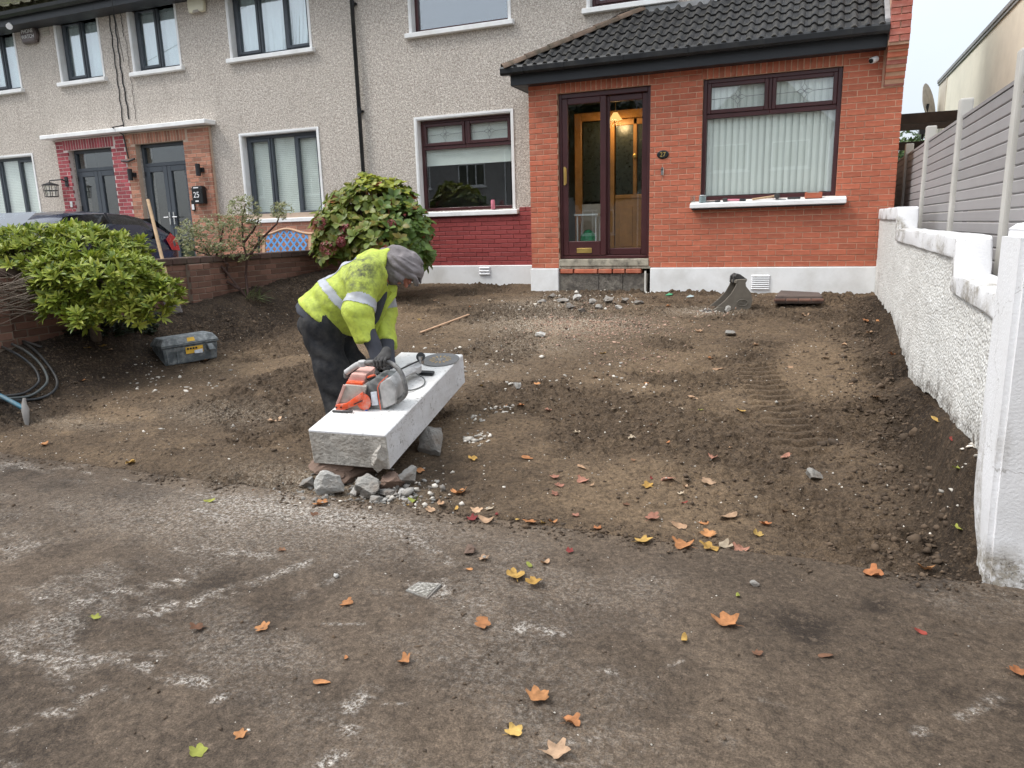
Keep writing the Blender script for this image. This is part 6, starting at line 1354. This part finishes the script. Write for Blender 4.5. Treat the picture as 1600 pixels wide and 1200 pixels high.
kh = thing('lump_hammer','wooden handled hammer in the middle of the porch window sill','hammer',(3.4,-.07,.9)); MB().tube([(3.18,-.09,.892),(3.47,-.06,.925)],.014,8).build('handle','timber_pale',kh); MB().lathe([(0,-.045),(.032,-.045),(.036,-.03),(.030,0),(.036,.03),(.032,.045),(0,.045)],12,Matrix.Translation((3.49,-.06,.925)) @ Matrix.Rotation(math.pi/2,4,'X')).build('head','steel_dark',kh,smooth=True)
trw = thing('brick_jointer','black handled trowel right of the wooden hammer on the sill','trowel',(3.6,-.08,.88)); MB().tube([(3.62,-.09,.89),(3.78,-.09,.89)],.012,8).build('handle','black_gloss',trw); MB().add([(3.42,-.10,.883),(3.60,-.125,.883),(3.60,-.06,.883),(3.6,-.09,.887)],[(0,1,3),(0,3,2),(1,2,3),(0,2,1)]).build('blade','steel_dark',trw)
sbx = thing('loose_brick','single orange brick standing on the porch window sill','brick',(3.9,-.06,.88)); MB().box(3.83,-.105,.880,4.04,-.035,.955).build('brick_body','brick_orange',sbx,bevel=.006); MB().box(3.86,-.108,.945,4.00,-.032,.958).build('mortar_crust','mortar',sbx,bevel=.004)
# ------------------------------------------------------------------ bench of house 25
bn = thing('garden_bench','wooden bench with blue lattice back in front of house 25','bench',(-4.8,.1,-.47)); x0, x1, yb_ = -5.42, -4.16, .22
for x in (x0, x1):
    MB().tube(smoothpath([Vector((x,yb_,-.47)),Vector((x,yb_+.02,.0)),Vector((x,yb_+.06,.30)),Vector((x,yb_+.12,.66))]),.022,8).build('leg','iron',bn,smooth=True); MB().tube(smoothpath([Vector((x,yb_-.42,-.47)),Vector((x,yb_-.40,.0)),Vector((x,yb_-.42,.20)),Vector((x,yb_-.2,.24)),Vector((x,yb_+.06,.26))]),.022,8).build('leg','iron',bn,smooth=True)
for k in range(5): MB().box(x0,yb_-.42+k*.085,-.02,x1,yb_-.35+k*.085,.005).build('seat_slat','bench_wood',bn,bevel=.004)
tp_ = [(x0,.60),(x0+.25,.62),((x0+x1)/2,.70),(x1-.25,.62),(x1,.60)]; sm_ = smoothpath([Vector((a,yb_+.10,b)) for a,b in tp_],8)
MB().tube(sm_,.030,8,flat=.8).build('back_rail','bench_wood',bn,smooth=True); MB().bar((x0,yb_+.04,.18),(x1,yb_+.04,.18),.03,.05).build('back_rail','bench_wood',bn)
for x in (x0+.12,x1-.12): MB().bar((x,yb_+.05,.18),(x,yb_+.10,.60),.06,.03,(0,1,0)).build('back_stile','bench_wood',bn)
la = MB()
for k in range(-3,9):
    xa = x0+.15+k*.14
    for sgn in (1,-1):
        pts = []
        for j in range(9):
            t_ = j/8; x = xa+(t_*.42 if sgn > 0 else .42-t_*.42); 
            if x0+.15 < x < x1-.15: pts.append((x, yb_+.05+.05*t_, .20+t_*(.40+.07*math.sin(math.pi*(x-x0)/(x1-x0)))))
        if len(pts) > 1: la.bar(pts[0], pts[-1], .028, .012, (0,1,0))
la.build('lattice','blue_iron',bn)
# ------------------------------------------------------------------ parked hatchback behind the bush
car = thing('parked_car','dark blue hatchback parked behind the evergreen bush','car',worldparts=False,M=Matrix.Translation((-6.95,-.75,-.42)) @ Matrix.Rotation(math.pi,4,'Z'))
# local: +y is the front (towards the road), x across; rear at y=0
def sect(y, zs):  # half widths at heights
    return [(w, y, z) for z, w in zs]
secs = [(0.02,[(.35,.70),(.60,.76),(.80,.78),(.95,.74),(1.0,.70)]),(0.18,[(.25,.78),(.60,.83),(.85,.83),(1.02,.78),(1.12,.70)]),(.42,[(.22,.80),(.60,.85),(.88,.85),(1.12,.74),(1.38,.58)]),(.75,[(.22,.81),(.60,.86),(.90,.86),(1.15,.76),(1.47,.58)]),(1.5,[(.22,.82),(.60,.86),(.90,.86),(1.16,.77),(1.50,.57)]),(2.2,[(.22,.82),(.60,.86),(.91,.86),(1.16,.77),(1.46,.56)]),(2.75,[(.22,.82),(.60,.86),(.92,.85),(1.05,.78),(1.16,.62)]),(3.2,[(.22,.81),(.60,.84),(.88,.82),(.95,.72),(.98,.55)]),(3.8,[(.25,.74),(.55,.78),(.72,.74),(.80,.62),(.82,.5)]),(3.98,[(.32,.60),(.5,.66),(.62,.62),(.66,.5),(.68,.4)])]
vs = []; fs = []; nn = 10
for y, zs in secs:
    ring = [(-w, y, z) for z, w in zs]+[(w, y, z) for z, w in reversed(zs)]; vs += ring
for i in range(len(secs)-1):
    for k in range(nn): fs.append((i*nn+k, i*nn+(k+1)%nn, (i+1)*nn+(k+1)%nn, (i+1)*nn+k))
fs.append(tuple(range(nn))); fs.append(tuple((len(secs)-1)*nn+k for k in range(nn)))
body = MB().add(vs, fs); me = body.mesh('body'); bo = link('body', me, 'car_paint', car, True); mdf = bo.modifiers.new('sub','SUBSURF'); mdf.levels = 2; mdf.render_levels = 2
for s in (-1, 1):
    def gp3(y, z): # point on the cabin side just proud
        za = [(a, b) for a, b in zip(secs[:-1], secs[1:]) if a[0] <= y <= b[0]][0]; t_ = (y-za[0][0])/(za[1][0]-za[0][0])
        def wd(zs): return np.interp(z, [q[0] for q in zs], [q[1] for q in zs])
        return (s*((wd(za[0][1])*(1-t_)+wd(za[1][1])*t_)+.004), y, z)
    for pts in ([(.50,1.02),(.66,1.34),(.95,1.40),(1.28,1.41),(1.28,.97)],[(1.34,.97),(1.34,1.41),(1.80,1.40),(2.05,1.36),(2.25,1.22),(2.40,.98)]):
        MB().add([gp3(a,b) for a,b in pts],[tuple(range(len(pts)))]).build('side_window','glass_car',car)
    MB().add([gp3(1.285,.96),gp3(1.335,.96),gp3(1.335,1.42),gp3(1.285,1.42)],[(0,1,2,3)]).build('door_pillar','car_trim',car)
    MB().add([(s*.80,.10,.80),(s*.84,.32,.82),(s*.82,.40,1.00),(s*.74,.22,1.10),(s*.72,.06,1.0),(s*.72,.10,.82)],[(0,1,2,3,4),(0,4,5)]).xf(Matrix.Translation((s*.012,-.01,0))).build('tail_lamp','tail_lamp',car,bevel=.01)
    for y in (.70,3.2):
        wl = MB().lathe([(.20,-.09),(.29,-.10),(.31,-.06),(.31,.06),(.29,.10),(.20,.09)],24,Matrix.Translation((s*.74,y,.31)) @ Matrix.Rotation(math.pi/2,4,'Y')).build('wheel','tyre',car,smooth=True); MB().lathe([(0,.0),(.19,.01),(.2,-.02),(0,-.02)],20,Matrix.Translation((s*.83,y,.31)) @ Matrix.Rotation(s*math.pi/2,4,'Y')).build('rim','chrome',wl)
    MB().add([(s*.87,2.3,.98),(s*1.0,2.28,.97),(s*1.0,2.32,1.09),(s*.88,2.34,1.08),(s*.87,2.42,.98),(s*.97,2.40,.98),(s*.97,2.42,1.07)],[(0,1,2,3),(4,6,5),(0,4,5,1),(1,5,6,2),(3,2,6)]).build('mirror','car_paint',car,bevel=.01)
MB().add([(-.66,.10,1.06),(.66,.10,1.06),(.53,.36,1.33),(-.53,.36,1.33)],[(0,1,2,3)]).xf(Matrix.Translation((0,-.03,.02))).build('rear_window','glass_car',car); MB().add([(-.66,2.72,1.18),(.66,2.72,1.18),(.52,2.32,1.41),(-.52,2.32,1.41)],[(0,1,2,3)]).xf(Matrix.Translation((0,.03,.03))).build('windscreen','glass_car',car)

# small worn plate set in the pavement
up_ = [atZ(a,b,PAVE_Z) for a,b in ((634,924),(668,937),(690,914),(654,911))]; uc_ = sum(up_)/4
uc = thing('utility_cover','small worn mottled plate set flush in the dirty pavement','cover',(float(uc_[0]),float(uc_[1]),PAVE_Z))
MB().add([(p[0],p[1],PAVE_Z+.0065) for p in up_]+[(p[0],p[1],PAVE_Z-.02) for p in up_],[(0,1,2,3),(0,4,5,1),(1,5,6,2),(2,6,7,3),(3,7,4,0)]).build('frame','rock_grey',uc)
MB().add([tuple(uc_+(p-uc_)*.86)[:2]+(PAVE_Z+.0095,) for p in up_]+[tuple(uc_+(p-uc_)*.86)[:2]+(PAVE_Z-.01,) for p in up_],[(0,1,2,3),(0,4,5,1),(1,5,6,2),(2,6,7,3),(3,7,4,0)]).build('lid','cover_iron',uc)
# ------------------------------------------------------------------ worker (signed-distance bodies meshed with surface nets)
def nets(fn, lo, hi, h):
    lo = np.array(lo); n = np.ceil((np.array(hi)-lo)/h).astype(int)+1
    g = [lo[i]+h*np.arange(n[i]) for i in range(3)]; Pg = np.stack(np.meshgrid(*g, indexing='ij'), -1); v = fn(Pg.reshape(-1,3)).reshape(n)
    neg = v < 0; C = n-1
    acc = np.zeros((*C,3)); cnt = np.zeros(C); idx = np.stack(np.meshgrid(*[np.arange(c) for c in C], indexing='ij'), -1).astype(float)
    corner = [(a,b,c) for a in (0,1) for b in (0,1) for c in (0,1)]
    def sub(a): return tuple(slice(a[i], a[i]+C[i]) for i in range(3))
    for a in corner:
        for ax in range(3):
            if a[ax] == 1: continue
            b = list(a); b[ax] = 1; va, vb = v[sub(a)], v[sub(b)]; m = (va < 0) != (vb < 0)
            t = np.where(m, va/np.where(np.abs(va-vb) < 1e-12, 1, va-vb), 0); p = np.array(a, float)+np.zeros((*C,3)); p[..., ax] += t
            acc += p*m[..., None]; cnt += m
    act = cnt > 0; vid = -np.ones(C, int); vid[act] = np.arange(act.sum())
    V = lo+h*(idx[act]+acc[act]/cnt[act][:,None]); Fs = []
    for ax in range(3):
        u, w = (ax+1) % 3, (ax+2) % 3
        sl = [slice(1, None)]*3; sl[ax] = slice(0, C[ax])
        A = [slice(1, C[i]) for i in range(3)]; A[ax] = slice(0, C[ax]); Bn = list(A); Bn[ax] = slice(1, C[ax]+1)
        n0, n1 = neg[tuple(A)], neg[tuple(Bn)]; m = n0 != n1; I = np.argwhere(m)
        if len(I) == 0: continue
        base = I.copy(); base[:, u] += 1; base[:, w] += 1
        def cell(du, dw): q = base.copy(); q[:, u] -= du; q[:, w] -= dw; return vid[q[:,0], q[:,1], q[:,2]]
        q = np.stack([cell(1,1), cell(0,1), cell(0,0), cell(1,0)], 1); fl = n1[m]; q[fl] = q[fl][:, ::-1]; Fs.append(q)
    F = np.concatenate(Fs); F = F[(F >= 0).all(1)]; return V, F
def cap(P, a, b, r0, r1):
    a, b = np.array(a), np.array(b); d = b-a; t = np.clip((P-a) @ d/(d @ d), 0, 1); return np.linalg.norm(P-a-t[:,None]*d, axis=1)-(r0+(r1-r0)*t), t
def ell(P, c, ax, rad):   # ellipsoid with axes rows ax
    q = (P-np.array(c)) @ np.array(ax).T/np.array(rad); k = np.linalg.norm(q, axis=1); return (k-1)*min(rad)
def smin(a, b, k): h = np.clip(.5+.5*(b-a)/k, 0, 1); return b+(a-b)*h-k*h*(1-h)
def n3(P, s, f): return (vn(P[:,0]*f+P[:,2]*f*.37, P[:,1]*f+P[:,2]*f*.61, s)+vn(P[:,2]*f+P[:,0]*f*.43, P[:,1]*f*.7-P[:,0]*f*.5, s+5)-1)
RT = np.array([math.cos(YAW), math.sin(YAW), 0]); DP = np.array([-math.sin(YAW), math.cos(YAW), 0]); UPV = np.array([0,0,1.])
Z0 = 5.5
J = dict(hem=at(505,501,Z0), chest=at(584,432,Z0), neck=at(604,416,Z0), head=at(629,420,Z0), shR=at(573,432,5.31), elR=at(559,487,5.19), wrR=at(573,532,5.20), hdR=at(592,560,5.17),
         shL=at(584,434,5.68), elL=at(600,488,5.72), wrL=at(602,538,5.55), hdL=at(606,566,5.42), hipR=at(503,510,5.42), hipL=at(512,510,5.62), knR=at(517,578,5.42), knL=at(548,572,5.64), anR=at(535,662,5.44), anL=at(560,655,5.62))
feet = G(540,676)
wk = thing('person','person in lime hi vis jacket and grey hood bending over the slab','person',tuple(feet))
wax = (J['chest']-J['hem']); wl_ = np.linalg.norm(wax); wax /= wl_
hemn = np.cross(np.array(at(554,529,Z0))-np.array(at(469,467,Z0)), DP); hemn /= np.linalg.norm(hemn)
if hemn @ wax < 0: hemn = -hemn
HEMP = np.array(at(511,498,Z0))
def torso(P, d=0.):
    c, t = cap(P, J['hem'], J['chest'], .238+d, .195+d); q = P-J['hem']; lat = q @ DP
    return c+.0, t
def jacket(P):
    a, t = torso(P); b, _ = cap(P, J['shR'], J['elR'], .125, .098); c, _ = cap(P, J['elR'], J['wrR'], .098, .082); e, _ = cap(P, J['shL'], J['elL'], .12, .098); f, _ = cap(P, J['elL'], J['wrL'], .098, .08)
    g, _ = cap(P, J['shR'], J['shL'], .135, .135); d = smin(a, g, .06); arm = smin(b, c, .03); d = smin(d, arm, .035); d = smin(d, smin(e, f, .03), .035)
    h, _ = cap(P, at(596,418,Z0), at(606,414,Z0), .145, .125); d = smin(d, h, .04)
    hemcut = -((P-HEMP) @ hemn)
    for w_, e_ in (('wrR','elR'),('wrL','elL')):
        ax = J[w_]-J[e_]; ax /= np.linalg.norm(ax); near = np.linalg.norm(P-J[w_], axis=1) < .14; d = np.where(near, np.maximum(d, (P-J[w_]) @ ax), d)
    nk = (J['head']-J['neck']); nk /= np.linalg.norm(nk); nr = np.linalg.norm(P-at(610,416,Z0), axis=1) < .2; d = np.where(nr, np.maximum(d, (P-at(607,414,Z0)) @ nk), d)
    qq = P-J['hem']; fold = .012*np.sin(26*(qq @ RT)+14*(qq @ UPV)+9*(qq @ DP)+3*n3(P,3,5))*sst(.1,.3, np.abs(n3(P,9,4)))
    d = d+fold-.016*n3(P,4,9)-.006*n3(P,7,26); return np.maximum(d, np.where((P-HEMP) @ hemn < .2, hemcut, -1))
def mk(name, fn, lo, hi, h, mat, parent=wk, smooth=True):
    V, F = nets(fn, lo, hi, h); me = npmesh(name, V, F); o = link(name, me, mat, parent, False); me.polygons.foreach_set('use_smooth', [True]*len(me.polygons)); return o, V, F
allp = np.array(list(J.values())); lo, hi = allp.min(0)-.32, allp.max(0)+.32
def bb(*ks, m=.3): A = np.array([J[k] for k in ks]); return A.min(0)-m, A.max(0)+m
lo_, hi_ = bb('hem','chest','neck','shR','shL','elR','elL','wrR','wrL')
jk, V, F = mk('jacket', jacket, lo_, hi_, .0105, 'hivis')
stn = np.exp(-((np.linalg.norm(V-at(562,418,5.25), axis=1))/.17)**2)*1.0+.45*np.exp(-(np.linalg.norm(V-at(560,450,5.15), axis=1)/.14)**2)+.4*np.exp(-(np.linalg.norm(V-at(510,480,5.3), axis=1)/.18)**2)+.12
vcol(jk.data, 'stain', np.clip(stn, 0, 1)[:,None].repeat(3,1))
nrm = np.zeros_like(V); fnrm = np.cross(V[F[:,2]]-V[F[:,0]], V[F[:,3]]-V[F[:,1]])
for k in range(4): np.add.at(nrm, F[:,k], fnrm)
nrm /= np.linalg.norm(nrm, axis=1)[:,None]+1e-9
Vn = V; fc = V[F].mean(1); fn_ = fnrm/(np.linalg.norm(fnrm, axis=1)[:,None]+1e-9)
tt = (fc-J['hem']) @ wax/wl_; dA, sA = cap(fc, J['shR'], J['elR'], .125, .098); dB, sB = cap(fc, J['shL'], J['elL'], .12, .098); dT, _ = torso(fc); dC, _ = cap(fc, J['elR'], J['wrR'], .098, .082)
depth = (fc-CAM) @ _f; arm_ = (np.minimum(dA, dC) < dT-.005)
def band(sel, name):
    Fs = F[sel]; u = np.unique(Fs); mp = -np.ones(len(V), int); mp[u] = np.arange(len(u)); Vb = V[u]+nrm[u]*.004; me = npmesh(name, Vb, mp[Fs]); me.polygons.foreach_set('use_smooth', [True]*len(Fs)); return link(name, me, 'hivis_tape', jk)
band((np.abs(tt-.40) < .058) & ~arm_, 'reflective_tape')
band((dA < dC) & (np.abs(sA-.80) < .13) & arm_, 'reflective_tape'); band((np.abs(sB-.80) < .13) & (dB < dT-.01), 'reflective_tape')
band((tt > .44) & (tt < 1.0) & (np.abs(depth-5.395) < .026) & (fn_[:,2] > -.1) & (~arm_ | (sA < .05)), 'reflective_tape')
cuff = (dC < dA) & arm_ & (((fc-J['wrR']) @ ((J['wrR']-J['elR'])/np.linalg.norm(J['wrR']-J['elR']))) > -.075)
# open jacket front hanging below the chest
def flap(pts, zc, name, mat):
    P = [at(x,y,zc) for x,y in pts]; n_ = len(P); m = MB().add(P+[p+DP*.03 for p in P],[tuple(range(n_)),tuple(range(2*n_-1,n_-1,-1))]+[(i,i+n_,(i+1)%n_+n_,(i+1)%n_) for i in range(n_)]); return m.build(name,mat,jk,bevel=.01,seg=2,smooth=True)
flap([(599,440),(613,436),(621,449),(619,463),(606,480),(597,500),(588,520),(584,500),(592,470)],5.47,'front_panel','hivis'); flap([(598,445),(606,440),(604,465),(592,500),(584,510),(588,470)],5.40,'lining','jumper')
# trousers
def trousers(P):
    a, _ = cap(P, J['hipR'], J['hipL'], .14, .14); b, _ = cap(P, J['hipR'], J['knR'], .14, .115); c, _ = cap(P, J['knR'], J['anR'], .118, .10); d, _ = cap(P, J['hipL'], J['knL'], .15, .115); e, _ = cap(P, J['knL'], J['anL'], .115, .098)
    f, _ = cap(P, at(500,506,Z0), at(522,478,Z0), .165, .16); r = smin(smin(smin(b, c, .04), smin(d, e, .04), .02), smin(a, f, .06), .05)
    q = P-J['hem']; return r+.009*np.sin(34*(q @ UPV)+10*(q @ RT)+4*n3(P,13,6))*sst(.05,.3,np.abs(n3(P,14,5)))-.016*n3(P,15,8)
lo_, hi_ = bb('hipR','hipL','knR','knL','anR','anL', m=.24); tr_, _, _ = mk('trousers', trousers, lo_, hi_+np.array([0,0,.12]), .0125, 'trousers')
def shirt(P): # dark sweatshirt hem and cuffs
    a, _ = cap(P, at(500,506,Z0), at(540,466,Z0), .218, .20); a = np.maximum(a, -((P-np.array(at(505,508,Z0))) @ hemn)); b, _ = cap(P, J['elR'], J['hdR'], .075, .052); c, _ = cap(P, J['elL'], J['hdL'], .075, .052)
    d, _ = cap(P, at(598,420,Z0), at(618,420,Z0), .105, .095)
    return np.minimum(np.minimum(a, d), np.minimum(b, c))-.012*n3(P,21,16)
lo_, hi_ = bb('hem','neck','hdR','hdL','elR','elL', m=.26); mk('sweatshirt', shirt, lo_, hi_, .0115, 'jumper')
# hood and head
ha = np.array(at(650,432,Z0))-np.array(at(606,404,Z0)); ha /= np.linalg.norm(ha); hb = np.cross(ha, DP); hb /= np.linalg.norm(hb)
HC = at(630,417,Z0)
cutn = np.cross(np.array(at(656,446,Z0))-np.array(at(610,445,Z0)), DP); cutn /= np.linalg.norm(cutn)
if cutn[2] > 0: cutn = -cutn
def hood(P):
    a = ell(P, HC, [ha, DP, hb], [.152,.122,.136]); b, _ = cap(P, at(604,414,Z0), at(618,412,Z0), .118, .125); b2 = ell(P, at(621,428,Z0), [RT, DP, UPV], [.085,.108,.10]); b = smin(b, b2, .04); c = ell(P, at(648,432,Z0), [RT, DP, UPV], [.05,.09,.07]); d = smin(smin(a, b, .05), c, .05)
    inner = ell(P, at(632,428,Z0), [ha, DP, hb], [.128,.10,.10]); pl = (P-at(640,446,Z0)) @ cutn
    d = np.maximum(d, pl); d = np.maximum(d, -np.maximum(inner, -(pl+.05)))
    q = P-HC; return d+.011*(1-np.abs(np.sin(26*(q @ RT)+34*(q @ UPV)+5*n3(P,31,7))))*sst(.0,.2,np.abs(n3(P,32,6)))-.018*n3(P,33,13)-.008*n3(P,34,34)
mk('hood', hood, HC-.24, HC+.24, .0065, 'hood_grey')
0 and MB().tube(smoothpath([Vector(at(612,437.5,5.42)),Vector(at(625,438.5,5.395)),Vector(at(640,440,5.40)),Vector(at(652,441.5,5.44)),Vector(at(656,441,5.50)),Vector(at(652,441,5.57))]),.007,6).build('hood_seam','hood_grey',wk,smooth=True)
fd = np.array(at(640,450,Z0))-np.array(at(628,424,Z0)); fd /= np.linalg.norm(fd)     # face looks down and right
def body(P):
    hd = ell(P, at(627,420,Z0), [ha, DP, hb], [.105,.078,.09]); jw = ell(P, at(622,433,Z0), [RT, DP, UPV], [.062,.058,.05]); d = smin(hd, jw, .03)
    ns, _ = cap(P, at(634,441,Z0), at(634.5,447,Z0), .014, .016); br, _ = cap(P, at(640,440,Z0-.03), at(640,440,Z0+.03), .016, .016); d = smin(smin(d, ns, .012), br, .015)
    for s in (-1, 1):
        e = np.linalg.norm(P-(np.array(at(637,443.5,Z0))+DP*s*.032), axis=1)-.014; d = np.maximum(d, -e)
        ear = ell(P, np.array(at(620,428,Z0))+DP*s*.078, [RT, DP, UPV], [.03,.014,.034]); d = smin(d, ear, .01)
    mo, _ = cap(P, at(627,446,Z0-.02), at(627,446,Z0+.02), .007, .007); d = np.maximum(d, -mo)
    nk, _ = cap(P, at(602,420,Z0), at(622,428,Z0), .065, .062); d = smin(d, nk, .03)
    t, _ = cap(P, J['hem'], J['chest'], .14, .13); d = smin(d, t, .05); s_, _ = cap(P, J['shR'], J['shL'], .07, .07); d = smin(d, s_, .04)
    for A, B, r0, r1 in (('shR','elR',.055,.045),('elR','hdR',.043,.032),('shL','elL',.055,.045),('elL','hdL',.043,.032),('hem','hipR',.11,.09),('hem','hipL',.11,.09),('hipR','knR',.09,.06),('knR','anR',.058,.042),('hipL','knL',.09,.06),('knL','anL',.058,.042)):
        c, _ = cap(P, J[A], J[B], r0, r1); d = smin(d, c, .03)
    return d
mk('body', body, lo+.12, hi-.12, .012, 'skin')
# gloved hands gripping: palm, four unequal bent fingers, thumb from the side
def hand(c, along, over, name):
    """along: bar direction; over: from the wrist side across the bar"""
    along = along/np.linalg.norm(along); over = over-(over @ along)*along; over /= np.linalg.norm(over); up = np.cross(along, over); up = up if up[2] > 0 else -up
    def fn(P):
        d = ell(P, c-over*.03+up*.022, [along, over, up], [.048,.05,.022]); w, _ = cap(P, c-over*.085+up*.045, c-over*.03+up*.026, .032, .034); d = smin(d, w, .02)
        for i, (ln, rr) in enumerate(((.92,.0105),(1.05,.011),(1.0,.0108),(.8,.0095))):
            o_ = along*(-.036+i*.024); k0 = c+o_+over*.008+up*.03; k1 = c+o_+over*(.008+.034*ln)+up*.024; k2 = c+o_+over*(.012+.040*ln)+up*(-.004); k3 = c+o_+over*(.012+.022*ln)-up*(.022*ln)
            for a, b, r0, r1 in ((k0,k1,rr,rr*.95),(k1,k2,rr*.95,rr*.88),(k2,k3,rr*.88,rr*.75)): e, _ = cap(P, a, b, r0, r1); d = smin(d, e, .005)
        t0 = c-along*.045-over*.03+up*.015; t1 = c-along*.062+over*.0-up*.005; t2 = c-along*.045+over*.022-up*.018
        for a, b in ((t0,t1),(t1,t2)): e, _ = cap(P, a, b, .0125, .0105); d = smin(d, e, .008)
        return d
    mk(name, fn, c-.14, c+.14, .0042, 'glove')
hv5, hv6 = np.array(SM @ Vector(hp[5])), np.array(SM @ Vector(hp[6]))
hand(hv5*.25+hv6*.75, hv6-hv5, np.array([.2,-1,-.2]), 'glove')
hand(np.array(SM @ Vector((.185,.80,.135))), np.array(SLl), np.array([1,.1,-.1]), 'glove')
# boots
for s in ('R','L'):
    a = J['an'+s]; gz_ = float(H(a[0]+.05, a[1]+.02))
    def boot(P):
        A = np.array([a[0], a[1], gz_+.05]); B = A+RT*.19+np.array([0,0,-.005]); d, _ = cap(P, A-RT*.04, B, .052, .045); e, _ = cap(P, A, A+UPV*.18, .058, .062); d = smin(d, e, .03); return np.maximum(d, gz_-.002-P[:,2])
    c0 = np.array([a[0]+.07, a[1]+.03, gz_+.1]); mk('boot', boot, c0-.24, c0+.24, .009, 'boot')
# drop the helper flags used while parenting
for o in WROOTS:
    if 'w' in o: del o['w']
